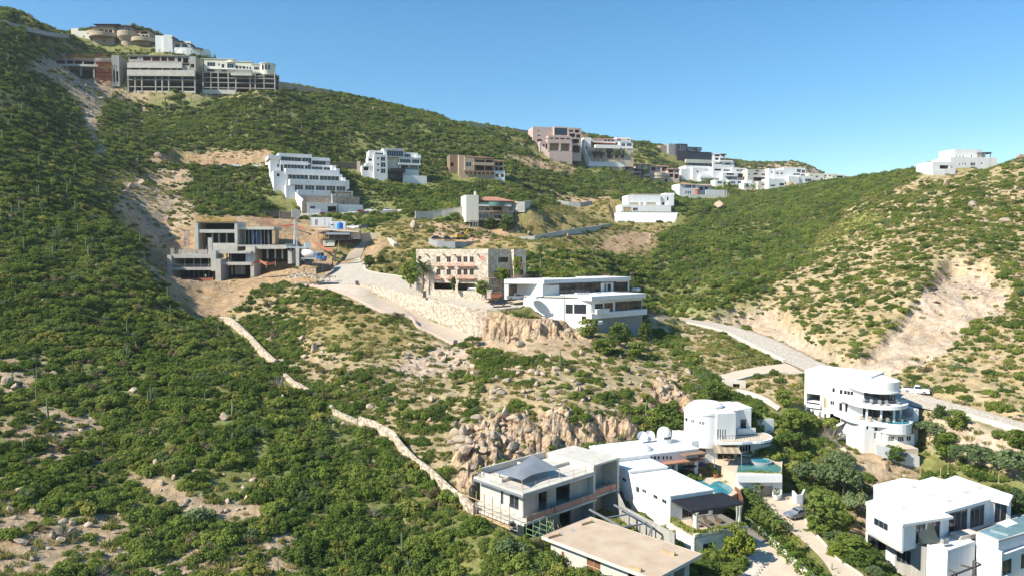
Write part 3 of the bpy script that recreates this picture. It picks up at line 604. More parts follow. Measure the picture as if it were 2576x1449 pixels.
# ------------------------------------------------------------------ rampart villa
B = Bld('rampart_villa', 'white two storey villa with wood shutters on a tall sloping white rampart wall', 'house', 1400, 930, 440, 6, None, Z3)
B.mass((1252, 785, 1532, 870), 4, 16, [(1270, 842, 1350, 868, 'w', 1), (1365, 842, 1388, 870, 'w'), (1412, 840, 1496, 868, 'w', 1)], 'white', gm='canvas')
B.mass((1300, 772, 1520, 802), 6, 16, [(1308, 780, 1420, 800, 'o'), (1430, 780, 1512, 800, 'o')], 'white', roofm='brown', over=.5)
B.mass((1205, 865, 1620, 920), 1, 16, [(1222, 880, 1288, 915, 'd', 'lumber'), (1300, 885, 1342, 912, 'w')], 'white', over=.02); B.mass((1530, 778, 1645, 868), 5, 16, [(1585, 795, 1600, 825, 'w'), (1545, 840, 1565, 865, 'o')], 'white'); B.mass((1572, 765, 1648, 785), 6, 15, [], 'white')
x0, x1, z0, z1 = B.rect((1150, 925, 1640, 1002), -1); b = MB(); b.add([(x0-1.5, -4, z0-2), (x1, -4, z0-2), (x1+3, 0, z1), (x0+2, 0, z1), (x0-1, 14, z0-2), (x1, 14, z0-2), (x1+3, 14, z1), (x0+2, 14, z1)], [(0, 1, 2, 3), (3, 2, 6, 7), (1, 5, 6, 2), (0, 3, 7, 4)], 'white'); b.build('rampart', B.root)
carve([B.world(x0, -4), B.world(x1, -4), B.world(x1, 14), B.world(x0, 14)], B.o.z+z0-.5)
B.pts += [(x0, -4, z0), (x1, -4, z0), ((x0+x1)/2, -4, z0)]
b = MB()
for i in range(16): x = x0+4+i*2.1; b.beam((x, .6, z1), (x+.1, .6, z1+.9), .5, 'leaf_mid', .2, 6)
b.build('hedge', B.root)
# ------------------------------------------------------------------ mauve building and white mansion
B = Bld('mauve_building', 'large mauve building with tall square pillars and a dark glass front on the ridge', 'house', 680, 470, 610, 12, None, Z3)
B.mass((462, 212, 640, 340), 8, 26, [(502, 236, 514, 248, 'w'), (602, 228, 612, 236, 'w'), (500, 275, 528, 288, 'w'), (500, 312, 540, 338, 'o')], 'mauve', found=8)
B.mass((640, 210, 755, 285), 4, 24, [(642, 218, 752, 278, 'w', 5)], 'mauve', gm='glass', fm='dark'); B.mass((755, 220, 868, 435), 3, 24, [(765, 235, 800, 250, 'o'), (815, 232, 850, 256, 'o'), (768, 265, 815, 295, 'o'), (825, 272, 862, 300, 'o'), (795, 310, 850, 345, 'o'), (795, 365, 855, 425, 'o')], 'mauve', found=6, floors=(258, 300))
B.box('balcony', 'mauve', (590, 282, 785, 300), -1.5, 6); B.box('beam', 'mauve', (585, 312, 785, 345), -2, 6)
for u in (595, 640, 685, 735, 780): B.col(u, 298, 314, -1.2, .5, 'mauve', sq=True)
for u in (594, 688, 780): B.col(u, 343, 412, -1.4, .75, 'mauve', sq=True)
B.box('back_wall', 'tan', (600, 345, 785, 412), 5, 5.5, d=-1); B.box('base_wall', 'mauve', (600, 410, 792, 490), -2, 5, dz=3)
B.mass((520, 330, 592, 412), 1, 12, [(545, 352, 560, 405, 'o'), (570, 352, 585, 408, 'o')], 'mauve', found=8)
x0, z0 = B.at(510, 345, 2); x1, z1 = B.at(600, 425, -1); b = MB(); b.add([(x0, 2, z0), (x1, -2, z1+1), (x1, -2, z1-6), (x0, 2, z0-5), (x0, 3, z0), (x1, -1, z1+1)], [(0, 3, 2, 1), (0, 1, 5, 4)], 'mauve'); fixnormals(b.build('stair_wall', B.root))
B = Bld('white_mansion', 'white mansion with grey arcaded loggia, tile roofs and a row of palms in front', 'house', 1100, 520, 635, 10, None, Z3)
B.mass((925, 388, 1305, 500), 2, 18, [(928, 412, 945, 455, 'o'), (968, 420, 995, 470, 'o'), (1022, 420, 1052, 470, 'o'), (1082, 412, 1126, 472, 'o'), (1150, 420, 1178, 470, 'o'), (1200, 422, 1228, 470, 'o'), (1200, 378, 1238, 400, 'w'), (1250, 380, 1300, 402, 'w', 3)], 'beige', found=4)
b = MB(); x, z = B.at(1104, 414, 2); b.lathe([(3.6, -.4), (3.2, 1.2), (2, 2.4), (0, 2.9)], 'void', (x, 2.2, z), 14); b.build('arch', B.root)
B.box('balcony', 'white', (988, 358, 1192, 388), -1, 3); B.mass((1190, 335, 1300, 388), 3, 18, [(1205, 345, 1235, 370, 'w'), (1250, 345, 1290, 370, 'w')], 'white', over=.2)
B.mass((950, 312, 1160, 345), 8, 20, [(1060, 315, 1080, 330, 'w'), (1090, 315, 1110, 330, 'w'), (1120, 315, 1140, 330, 'w')], 'white'); B.hip((950, 322, 1050, 340), 5, 16, 1.6, 'tile'); B.hip((960, 300, 1250, 312), 8, 22, 1.6, 'tile'); B.hip((1045, 335, 1155, 345), 4, 12, 1., 'tile')
B.mass((1160, 298, 1280, 338), 8, 20, [(1170, 308, 1200, 325, 'w'), (1255, 310, 1275, 322, 'w')], 'white'); B.mass((888, 300, 948, 410), 4, 20, [(905, 370, 918, 395, 'w')], 'white', found=14); B.box('side_wall', 'brown', (878, 268, 925, 310), 10, 14)
x0, x1, z0, z1 = B.rect((925, 500, 1235, 540), -3); B.pts += [(x0, -3, z0-3), (x1, -3, z0-3)]; b = MB(); b.box(x0, x1, -3, 1, z0, z1, 'white'); b.box(x0+1, x1, -3.3, 1, z0-9, z0-.01, 'tan'); b.build('terrace_wall', B.root)
x0, z0 = B.at(905, 400, 2); x1, z1 = B.at(945, 545, -3); b = MB(); b.add([(x0-1, 3, z0), (x1, -3, z1+4), (x1, -3, z1-4), (x0-1, 3, z0-9), (x0, 3, z0), (x1+1, -2, z1+4)], [(0, 3, 2, 1), (0, 1, 5, 4)], 'white'); fixnormals(b.build('stair_wall', B.root))
# ------------------------------------------------------------------ brown villas
B = Bld('brown_block', 'brown three storey villa block with tile roof, left of the round terraced one', 'house', 1280, 660, 655, 12, None, Z3)
B.mass((1190, 555, 1365, 660), 0, 14, [(1195, 562, 1250, 582, 'o'), (1195, 595, 1250, 615, 'o'), (1195, 625, 1250, 645, 'o'), (1265, 562, 1275, 572, 'w'), (1295, 562, 1305, 572, 'w'), (1265, 592, 1275, 602, 'w'), (1295, 592, 1305, 602, 'w'), (1265, 622, 1275, 632, 'w'), (1310, 560, 1360, 580, 'o'), (1310, 592, 1360, 612, 'o'), (1310, 622, 1360, 645, 'o')], 'mauve', found=6, floors=(585, 617))
B.hip((1185, 548, 1370, 556), 0, 14, 1.4, 'tile'); B.mass((1185, 615, 1205, 650), -3, 2, [], 'mauve', found=5); B.hip((1335, 515, 1460, 522), 8, 20, 1.2, 'tile'); B.mass((1340, 522, 1460, 560), 8, 20, [(1370, 530, 1400, 555, 'w', 2), (1420, 530, 1450, 555, 'o')], 'mauve')
B = Bld('round_terraced_villa', 'brown villa with a big round terrace under low tile roofs', 'house', 1530, 660, 650, 8, None, Z3)
B.mass((1445, 535, 1600, 590), 10, 22, [(1455, 545, 1490, 575, 'o'), (1500, 545, 1530, 570, 'w'), (1545, 545, 1590, 580, 'o')], 'mauve'); B.hip((1460, 522, 1590, 536), 10, 22, 1.4, 'tile'); B.mass((1590, 560, 1690, 660), 5, 18, [(1600, 570, 1640, 590, 'o'), (1650, 570, 1685, 592, 'w'), (1605, 600, 1640, 630, 'o'), (1650, 605, 1685, 640, 'o')], 'mauve', found=6, floors=(598,)); B.hip((1585, 545, 1695, 562), 5, 18, 1.4, 'tile')
B.pts += [(B.at(u, 690, 0)[0], 1, B.at(u, 690, 0)[1]) for u in (1450, 1525, 1600)]; x, z = B.at(1525, 588, 0); rd = abs(B.at(1612, 600, 0)[0]-x); zt = B.at(1525, 590, 0)[1]; z2 = B.at(1525, 615, 0)[1]; z3 = B.at(1525, 645, 0)[1]; z4 = B.at(1525, 690, 0)[1]
b = MB(); b.lathe([(rd*.82, z4-4), (rd*.82, z3+.6), (rd, z3+.8), (rd, z3+2), (rd*.9, z3+2.1), (rd*.9, z2-.1), (rd, z2), (rd, zt), (rd-.5, zt), (rd-.5, zt-.8), (0, zt-.8)], 'beige', (x, rd, 0), 28); b.build('round_terrace', B.root)
for i in range(9): a = R(195+i*18.75); b = MB(); b.cyl(x+rd*.96*math.cos(a), rd+rd*.96*math.sin(a), z3+1.5, z2, .35, 'mauve', None, 6); b.build('column', B.root)
B.mass((1395, 610, 1450, 650), 3, 12, [(1400, 622, 1445, 640, 'o')], 'mauve', found=5)
# ------------------------------------------------------------------ dark modern house and its white neighbours along the ridge
B = Bld('dark_modern_house', 'dark grey modern house with wide black glazing above pale curved terrace on the ridge', 'house', 1800, 540, 700, 14, None, Z3)
B.mass((1600, 352, 1672, 440), 6, 20, [(1620, 365, 1628, 372, 'w')], 'grey', found=5); B.mass((1672, 352, 1758, 440), 2, 20, [(1678, 362, 1738, 402, 'w', 3)], 'dark', found=5); B.mass((1735, 420, 1955, 480), 3, 18, [(1742, 428, 1945, 452, 'w', 8), (1745, 458, 1910, 476, 'w', 7)], 'dark', over=.8, fm='dark')
B.mass((1762, 380, 1870, 412), 8, 20, [(1800, 385, 1835, 408, 'w', 3)], 'grey', roofm='dark', over=.8); B.box('balcony', 'pale_concrete', (1745, 482, 1972, 512), 0, 8); B.mass((1755, 510, 1965, 545), 2, 16, [(1765, 512, 1960, 538, 'w', 7)], 'grey', found=5); B.rail((1840, 385, 1880, 405), 6, 'steel', 'railing', 5, 'green_glass')
B.mass((1530, 365, 1605, 410), 10, 20, [], 'greyrock', found=5)
WL = 'white houses crowded along the ridge'
def white_house(label, u, v, Y, yaw, masses, extra=(), m='white', view=Z3):
    B = Bld('white_house', label, 'house', u, v, Y, yaw, WL, view)
    for q, d, dep, ops in masses: B.mass(q, d, d+dep, ops, m, found=3.5)
    for e in extra: B.box(*e)
    return B
white_house('white house with stepped balconies directly right of the dark modern house', 2020, 540, 705, 10, [((1965, 432, 2075, 500), 4, 14, [(1985, 438, 2030, 455, 'o'), (2040, 440, 2070, 456, 'w', 2), (1990, 466, 2020, 486, 'o'), (2032, 468, 2068, 488, 'w', 2)]), ((1970, 498, 2150, 545), 0, 12, [(1990, 508, 2050, 520, 'o'), (2070, 512, 2120, 524, 'o')])],
  [('balcony', 'white', (2025, 488, 2140, 500), -1, 4), ('roof_slab', 'dark', (2040, 434, 2085, 442), 2, 14), ('pergola', 'dark', (2075, 482, 2165, 487), 2, 9)])
white_house('large blank white house below the dark modern house', 1850, 640, 668, 14, [((1705, 560, 1800, 650), 5, 14, [(1790, 575, 1815, 590, 'w')]), ((1745, 538, 1950, 600), 7, 16, []), ((1800, 555, 1970, 650), 2, 14, [(1835, 575, 1850, 590, 'w'), (1905, 568, 1960, 576, 'w', 2)]), ((1870, 612, 2060, 665), -3, 12, [(1925, 660, 1960, 664, 'o')])], [('balcony', 'white', (1865, 625, 2060, 638), -4.5, -2)])
white_house('white house with long dark balcony and glass front, right of the blank white one', 2110, 640, 664, 12, [((1970, 550, 2130, 605), 6, 14, [(1985, 560, 2040, 575, 'o'), (2060, 565, 2120, 580, 'w', 3)]), ((2050, 595, 2180, 660), 0, 14, [(2085, 590, 2150, 612, 'o'), (2090, 628, 2175, 650, 'o')]), ((2130, 555, 2255, 640), 3, 14, [(2170, 565, 2195, 580, 'w'), (2200, 566, 2240, 582, 'o'), (2160, 605, 2245, 628, 'o')]), ((2100, 655, 2230, 700), -3, 12, [(2120, 665, 2160, 685, 'w', 2), (2180, 665, 2215, 685, 'w', 2)])], [('balcony', 'dark', (2080, 625, 2255, 630), -1.5, 1), ('balcony', 'dark', (2150, 600, 2255, 604), 1, 3)])
white_house('pale grey concrete house with black window holes in the white ridge row', 2345, 640, 660, 12, [((2262, 568, 2440, 680), 2, 14, [(2272, 600, 2282, 612, 'w'), (2312, 595, 2350, 608, 'o'), (2380, 600, 2420, 614, 'o'), (2310, 630, 2425, 662, 'o'), (2330, 572, 2360, 584, 'o')]), ((2350, 668, 2450, 740), -3, 12, [(2380, 685, 2420, 700, 'w', 2)])], (), 'pale_concrete')
white_house('white house with a tall white wall left of the round thatched hut', 2480, 650, 655, 12, [((2440, 560, 2500, 650), 4, 14, [(2460, 580, 2480, 596, 'w')]), ((2440, 645, 2576, 735), -2, 12, [(2455, 692, 2495, 708, 'w', 2), (2530, 680, 2576, 700, 'o')]), ((2490, 575, 2576, 650), 2, 14, [(2500, 582, 2560, 600, 'o'), (2510, 620, 2550, 640, 'w', 2)])])
white_house('tall white house with big corner windows and a blank lower wall in the ridge row', 690, 700, 655, 10, [((560, 552, 745, 640), 6, 18, [(672, 562, 705, 590, 'w', 2), (712, 568, 740, 595, 'w', 2), (640, 598, 700, 612, 'w', 3), (705, 604, 738, 618, 'w')]), ((600, 625, 690, 735), 0, 14, []), ((690, 620, 800, 730), 1, 14, [(742, 642, 795, 668, 'w', 3)]), ((480, 570, 560, 640), 6, 15, [(490, 590, 520, 605, 'w'), (535, 592, 555, 606, 'w')])], (), 'white', Z4)
B = white_house('cream white house with arched entrance at the right end of the ridge row', 870, 690, 668, 10, [((770, 600, 900, 690), 4, 14, [(790, 612, 805, 622, 'w'), (830, 618, 850, 632, 'w'), (870, 640, 890, 655, 'w')]), ((890, 602, 1000, 660), 6, 15, [(905, 612, 920, 622, 'w'), (940, 612, 960, 622, 'w'), (975, 618, 990, 628, 'o')]), ((925, 640, 1000, 690), 1, 10, [(930, 652, 952, 688, 'o'), (962, 652, 985, 688, 'o')]), ((1000, 612, 1075, 655), 7, 15, [(1010, 618, 1060, 634, 'o')])], (), 'cream', Z4)
B.box('roof_ledge', 'tan', (985, 648, 1085, 656), 5, 15)
B = white_house('small pale hut with a hipped roof on the saddle skyline', 1130, 640, 640, 0, [((1090, 630, 1165, 655), 0, 8, [(1110, 636, 1125, 646, 'w'), (1135, 636, 1150, 646, 'w')])], (), 'grey', Z4); B.hip((1085, 622, 1170, 632), 0, 8, 1.2, 'grey')
white_house('small white house with one dark window wedged under the dark balcony house', 2030, 700, 640, 10, [((1990, 655, 2085, 700), 0, 9, [(2010, 665, 2050, 684, 'w', 2), (2060, 668, 2080, 690, 'o')])])
white_house('low white house with twin windows below the pale grey concrete one', 2270, 735, 636, 10, [((2230, 680, 2330, 735), 0, 9, [(2245, 692, 2275, 708, 'w', 2), (2290, 694, 2318, 710, 'w', 2)]), ((2250, 655, 2300, 682), 3, 9, [])])
white_house('narrow white house with a roof terrace left of the tall corner window house', 500, 660, 668, 10, [((470, 585, 560, 665), 0, 10, [(485, 600, 510, 615, 'w'), (525, 602, 550, 618, 'w'), (490, 632, 540, 648, 'o')])], [('roof_ledge', 'grey', (465, 578, 565, 585), -.5, 10)], 'white', Z4)
B = Bld('tile_roof_villa', 'white villa with tile roof and arched entrance behind a row of palms', 'house', 1850, 780, 600, 14, None, Z3)
B.mass((1690, 690, 1850, 790), 0, 14, [(1740, 695, 1790, 720, 'w', 3), (1742, 745, 1754, 770, 'w'), (1760, 745, 1772, 770, 'w'), (1778, 745, 1790, 770, 'w'), (1800, 695, 1825, 720, 'w')], 'white', found=3); B.mass((1850, 690, 1960, 770), 3, 14, [(1860, 712, 1890, 740, 'o'), (1900, 712, 1930, 740, 'o')], 'white', found=4); B.hip((1700, 672, 1850, 692), 0, 14, 2, 'tile'); B.hip((1850, 680, 1965, 700), 2, 14, 1.6, 'tile')
B.mass((1665, 695, 1692, 770), 4, 12, [], 'white', found=4); B.box('garden_wall', 'white', (1910, 735, 2090, 790), -2, -1.6, dz=2); B.box('garden_wall', 'cream', (1750, 775, 2010, 805), -5, -4.6, dz=2); x, z0 = B.at(1842, 775, -1); z1 = B.at(1842, 735, -1)[1]; b = MB(); b.cyl(x, 0, z0, z1, 2.2, 'terracotta', None, 12); b.lathe([(2.6, 0), (0, 1.3)], 'tile', (x, 0, z1), 12); b.build('entrance_turret', B.root)
B = Bld('thatched_hut', 'small round thatched hut before the white ridge houses', 'hut', 613, 715, 640, 0, None, Z4); b = MB(); b.lathe([(4.6, -1.2), (2.5, 1.4), (0, 3.4)], 'canvas_dark', (0, 0, 2.5), 14); b.build('thatch', B.root)
for i in range(5): b = MB(); a = i*1.256; b.cyl(3.4*math.cos(a), 3.4*math.sin(a), -2, 2.2, .18, 'brown', None, 6); b.build('post', B.root)
# ------------------------------------------------------------------ white house on the right hill
B = Bld('hilltop_house', 'white stepped house alone on the right hilltop', 'house', 2100, 560, 372, 8, None, Z4)
B.mass((1990, 412, 2225, 470), 5, 16, [(2008, 450, 2018, 466, 'w'), (2035, 450, 2045, 466, 'w'), (2062, 448, 2072, 464, 'w'), (2132, 445, 2142, 468, 'w')], 'white', parapet=.6); B.mass((1960, 468, 2300, 560), 2, 16, [(2032, 514, 2042, 530, 'w'), (2058, 512, 2068, 526, 'w'), (2078, 510, 2090, 526, 'w'), (2128, 508, 2168, 534, 'w', 3), (2215, 505, 2228, 520, 'w')], 'white', found=5)
B.mass((1808, 505, 1960, 600), 0, 12, [(1870, 530, 1945, 560, 'o')], 'white', found=5); x0, z0 = B.at(1808, 575, -.6); x1, z1 = B.at(2000, 545, -.6); b = MB(); b.add([(x0, -.8, z0-6), (x1, -.8, z1-4), (x1, -.8, z1), (x0, -.8, z0-.5), (x0, -.4, z0-6), (x1, -.4, z1-4), (x1, -.4, z1), (x0, -.4, z0-.5)], [(0, 1, 2, 3), (3, 2, 6, 7), (4, 7, 6, 5), (1, 5, 6, 2), (0, 3, 7, 4)], 'white'); b.build('terrace_wall', B.root)
B.mass((2225, 425, 2250, 462), 6, 15, [], 'white'); b = MB(); x, z = B.at(2250, 430, 4); b.lathe([(4.2, 0), (4.2, .3), (0, .35)], 'dark', (x, 6, z), 16); b.build('pergola', B.root)
for a in (200, 250, 300): xx = x+3.8*math.cos(R(a)); yy = 6+3.8*math.sin(R(a)); b = MB(); b.cyl(xx, yy, z-3, z, .2, 'brown', None, 6); b.build('column', B.root)
B.box('terrace', 'white', (2285, 465, 2350, 500), 2, 12, dz=3)
# ------------------------------------------------------------------ vehicles
def car(name, label, kind, paint, pos, rz, group=None, scale=1.):
    L, W, H = {'suv': (4.6, 1.86, 1.68), 'sedan': (4.4, 1.78, 1.46), 'pickup': (5.3, 1.9, 1.8)}[kind]; r = empty(name, pos, rz); r.scale = (scale,)*3; tag(r, label, 'pickup' if kind == 'pickup' else 'car', group); g = .28; wr = .36
    def ext(b, prof, w0, w1, m):
        n = len(prof); v = [(x, -(w0 if z < 1.0 else w1)/2, z) for x, z in prof]+[(x, (w0 if z < 1.0 else w1)/2, z) for x, z in prof]
        b.add(v, [tuple(range(n)), tuple(range(n, 2*n))[::-1]]+[(i, n+i, n+(i+1) % n, (i+1) % n) for i in range(n)], m)
    b = MB(); h = L/2
    if kind == 'pickup':
        ext(b, [(-h, g+.2), (-h, 1.12), (-h*.14, 1.12), (-h*.14, 1.1), (h*.46, 1.08), (h*.96, .98), (h, .7), (h, g+.1), (h*.3, g), (-h*.6, g)], W, W*.95, paint); o = fixnormals(b.build('body', r))
        c = MB(); ext(c, [(-h*.13, 1.1), (-h*.1, 1.72), (h*.16, 1.76), (h*.28, 1.7), (h*.5, 1.09)], W*.93, W*.8, paint); fixnormals(c.build('cab', r))
        d = MB(); d.box(-h+.12, -h*.18, -W/2+.12, W/2-.12, 1.1, 1.13, 'dark'); d.build('cargo_bed', r); wy = [(-h*.6), (h*.62)]; gx = (-h*.1, h*.44, 1.2, 1.64)
    else:
        hb = 1.0 if kind == 'suv' else .88
        ext(b, [(-h, g+.25), (-h*.97, hb+.02), (-h*.8, hb+.06), (h*.42, hb), (h*.9, hb-.14), (h, hb-.35), (h, g+.05), (h*.3, g), (-h*.7, g)], W, W*.95, paint); o = fixnormals(b.build('body', r))
        c = MB(); ext(c, [(-h*.9, hb), (-h*.72, H-.06), (-h*.2, H), (h*.08, H-.03), (h*.44, hb)], W*.9, W*.74, paint); fixnormals(c.build('cab', r)); wy = [-h*.62, h*.62]; gx = (-h*.72, h*.3, hb+.1, H-.13)
    for sy in (-1, 1):
        d = MB(); a, e, z0, z1 = gx; y0 = sy*(W*.93/2*.97+.02); y1 = sy*(W*.8/2+.035); d.add([(a, y0, z0), (e, y0, z0), (e-.3, y1, z1), (a+.15, y1, z1), (a, y0-sy*.06, z0), (e, y0-sy*.06, z0), (e-.3, y1-sy*.06, z1), (a+.15, y1-sy*.06, z1)], [(0, 1, 2, 3), (4, 7, 6, 5), (0, 4, 5, 1), (2, 6, 7, 3)], 'glass'); fixnormals(d.build('window', r))
        for x in wy:
            wv = MB(); wv.beam((x, sy*(W/2-.22), wr), (x, sy*(W/2+.015), wr), wr, 'tyre', None, 14); wo = wv.build('wheel', r); ri = MB(); ri.beam((x, sy*(W/2+.016), wr), (x, sy*(W/2+.03), wr), wr*.6, 'paint_silver', None, 10); ri.build('rim', wo)
        d = MB(); d.box(h-.1, h+.02, sy*W*.36-.18, sy*W*.36+.18, .62, .8, 'paint_silver'); d.build('headlight', r); d = MB(); d.box(-h-.02, -h+.1, sy*W*.4-.12, sy*W*.4+.12, .75, .98, 'paint_red'); d.build('tail_light', r)
    x0 = gx[1]; d = MB(); zt = gx[3]+.02; d.add([(x0+.12, -W*.4, gx[2]), (x0+.12, W*.4, gx[2]), (x0-.32, W*.34, zt), (x0-.32, -W*.34, zt), (x0+.08, -W*.4, gx[2]-.04), (x0+.08, W*.4, gx[2]-.04)], [(0, 1, 2, 3), (0, 4, 5, 1)], 'glass'); d.build('windscreen', r)
    return r
def wall(name, label, pts, th, m, cat='wall', cap=None, deep=1.5, kp=True):
    """a wall along (x, y, top, bottom) points"""
    b = MB(); n = len(pts); V = []; off = []
    for i in range(n):
        a, c = Vector(pts[max(0, i-1)][:2]), Vector(pts[min(n-1, i+1)][:2]); d = (c-a).normalized(); off.append((-d.y*th, d.x*th))
    for i in range(n-1):
        (x, y, t, z), (x2, y2, t2, z2) = pts[i], pts[i+1]; o, o2 = off[i], off[i+1]
        b.add([(x, y, z-deep), (x2, y2, z2-deep), (x2, y2, t2), (x, y, t), (x+o[0], y+o[1], z-deep), (x2+o2[0], y2+o2[1], z2-deep), (x2+o2[0], y2+o2[1], t2), (x+o[0], y+o[1], t)], [(0, 1, 2, 3), (4, 7, 6, 5), (3, 2, 6, 7)]+([(0, 3, 7, 4)] if i == 0 else [])+([(1, 5, 6, 2)] if i == n-2 else []), m)
    c = Vector(pts[n//2][:3]); b.v = [tuple(Vector(v)-c) for v in b.v]; o = fixnormals(b.build(name, None, False, c)); tag(o, label, cat)
    if cap:
        k = MB()
        for i in range(n-1):
            (x, y, t, z), (x2, y2, t2, z2) = pts[i], pts[i+1]; k.add([(x-c.x+off[i][0]*f, y-c.y+off[i][1]*f, t-c.z+h) for f, h in ((-.15, .005), (1.15, .005), (1.15, .14), (-.15, .14))]+[(x2-c.x+off[i+1][0]*f, y2-c.y+off[i+1][1]*f, t2-c.z+h) for f, h in ((-.15, .005), (1.15, .005), (1.15, .14), (-.15, .14))], [(0, 4, 7, 3), (3, 7, 6, 2), (2, 6, 5, 1), (0, 1, 5, 4), (0, 3, 2, 1), (4, 5, 6, 7)], cap)
        fixnormals(k.build('coping', o))
    if kp and isinstance(pts, WP): WALLB.extend(Vector((x, y-.2, z-.2)) for x, y, t, z in pts)
    if kp:
        for i in range(n-1): (x, y, _, _), (x2, y2, _, _) = pts[i], pts[i+1]; KEEP.append([(x-1, y-2.5), (x2-1, y2-2.5), (x2+1, y2+1), (x+1, y+1)] if x < x2 else [(x2-1, y2-2.5), (x-1, y-2.5), (x+1, y+1), (x2+1, y2+1)])
    return o
class WP(list): pass
def wpts(l): return WP((p.x, p.y, p.z, P(u, vb, Y).z) for u, vt, vb, Y in l for p in [P(u, vt, Y)])
# ------------------------------------------------------------------ the big construction site
B = Bld('construction_site_building', 'unfinished grey concrete house in stacked open floors with formwork, on the dirt terrace', 'building', 480, 765, 256, 4, None, Z5)
def slabs(q, d0, d1, m='pale_concrete', part='floor_slab'): return B.box(part, m, q, d0, d1, d=d0)
B.mass((258, 572, 293, 765), -.3, 14, [], 'pale_concrete', 'pier', found=2); B.mass((660, 605, 706, 772), -2.4, 6, [], 'pale_concrete', 'pier', found=2)
slabs((293, 558, 640, 592), 0, 12); slabs((293, 668, 645, 692), .0, 12); B.box('back_wall', 'shaded_concrete', (293, 592, 645, 765), 9, 9.4, d=0, dz=1)
for u in range(300, 645, 42): B.box('prop', 'steel', (u-1.5, 692, u+1.5, 765), 1.5, 1.58, d=0)
for u in (375, 452, 510, 580): B.box('column', 'concrete', (u-4, 592, u+4, 668), 3, 3.4, d=0)
B.rail((296, 642, 640, 667), .1, 'steel', 'railing', 40)
B.box('parapet', 'concrete', (285, 508, 315, 558), .1, .5); B.box('parapet', 'concrete', (315, 520, 560, 556), 4, 4.4, d=.1); B.box('pier', 'pale_concrete', (590, 420, 624, 556), 1, 2, d=0)
B.mass((622, 535, 665, 700), -.6, 6, [], 'pale_concrete', 'pier')
slabs((665, 532, 960, 553), 1, 12); slabs((700, 626, 965, 650), -1, 12); B.mass((955, 640, 985, 735), -.8, 8, [], 'pale_concrete', 'pier', found=2); B.box('back_wall', 'shaded_concrete', (700, 553, 960, 735), 9, 9.4, d=-1, dz=1)
for u in (770, 855): B.box('column', 'concrete', (u-4, 650, u+4, 733), 3, 3.4, d=-1)
for u in (735, 768, 905): B.box('column', 'concrete', (u-4, 553, u+4, 626), 4, 4.4, d=1)
B.box('block_wall', 'grey', (780, 652, 870, 733), 5, 5.3, d=-1)
slabs((915, 490, 1295, 515), 3, 16); B.mass((915, 497, 993, 600), 2.6, 12, [], 'pale_concrete', 'pier', found=2); B.mass((1268, 495, 1300, 592), 2.6, 12, [], 'pale_concrete', 'pier', found=2); B.box('back_wall', 'shaded_concrete', (993, 515, 1268, 600), 12, 12.4, d=3, dz=1)
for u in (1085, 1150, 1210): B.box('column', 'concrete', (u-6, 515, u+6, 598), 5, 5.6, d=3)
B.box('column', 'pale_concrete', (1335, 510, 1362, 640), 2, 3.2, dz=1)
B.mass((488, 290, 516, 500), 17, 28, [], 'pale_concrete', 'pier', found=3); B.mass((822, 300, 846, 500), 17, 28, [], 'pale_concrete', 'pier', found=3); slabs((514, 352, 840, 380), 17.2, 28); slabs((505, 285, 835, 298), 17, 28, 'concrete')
B.box('back_wall', 'shaded_concrete', (514, 298, 830, 500), 26, 26.4, d=17, dz=2)
for u in (620, 676, 740): B.box('column', 'concrete', (u-6, 380, u+6, 500), 19, 19.7, d=17)
B.box('parapet', 'pale_concrete', (630, 466, 845, 535), 14, 14.5, d=14)
b = MB(); x0, x1, z0, z1 = B.rect((500, 258, 835, 292), 16.8)
for i in range(26): x = x0+(x1-x0)*i/25; b.box(x-.05, x+.05, 16.7, 16.8, z0, z1, 'yellow')
for i in range(4): z = z0+(z1-z0)*i/3; b.box(x0, x1, 16.82, 16.95, z-.06, z+.06, 'yellow')
tag(b.build('formwork', B.root), 'yellow timber formwork')
slabs((845, 328, 1150, 352), 18, 30, 'pale_concrete'); B.box('back_wall', 'shaded_concrete', (850, 352, 1130, 485), 27, 27.4, d=18, dz=2); B.box('timber_shoring', 'lumber', (1136, 350, 1160, 472), 18.2, 24, d=18); slabs((845, 480, 1290, 494), 12, 27, 'concrete')
for u in range(862, 1130, 22): B.box('prop', 'steel', (u-2, 352, u+2, 482), 19+(u % 3), 19.12+(u % 3), d=18)
for k, (u0, u1, v0, v1, d) in enumerate(((968, 1015, 355, 475, 18.4), (400, 432, 355, 490, 17), (706, 748, 640, 735, -1.6), (925, 960, 545, 610, .4))):
    b = MB(); x0, x1, z0, z1 = B.rect((u0, v0, u1, v1), d)
    for x in (x0, x1):
        for y in (d, d+1.2): b.beam((x, y, z0), (x, y, z1), .07, 'paint_blue', None, 4)
    for j in range(6): z = z0+(z1-z0)*j/5; b.beam((x0, d, z), (x1, d, z), .05, 'paint_blue', None, 4); b.beam((x0, d, z), (x0, d+1.2, z), .05, 'paint_blue', None, 4)
    b.beam((x0, d, z0), (x1, d, z1), .05, 'paint_blue', None, 4); tag(b.build('scaffold', B.root), 'blue steel scaffold')
b = MB(); x0, x1, z0, z1 = B.rect((1040, 235, 1145, 345), 20)
for i in range(16): x = x0+(x1-x0)*i/15; b.beam((x, 20+(i % 3), z0), (x, 20+(i % 3), z1-(i % 4)*.3), .05, 'rust', None, 4)
b.build('rebar', B.root); b = MB(); x0, x1, z0, z1 = B.rect((315, 480, 560, 555), 2)
for i in range(20): x = x0+(x1-x0)*i/19; b.beam((x, 2+(i % 4), z0), (x+.3*(i % 3-1), 2+(i % 4), z0+(z1-z0)*(.5+.1*(i % 5))), .05, 'lumber', None, 4)
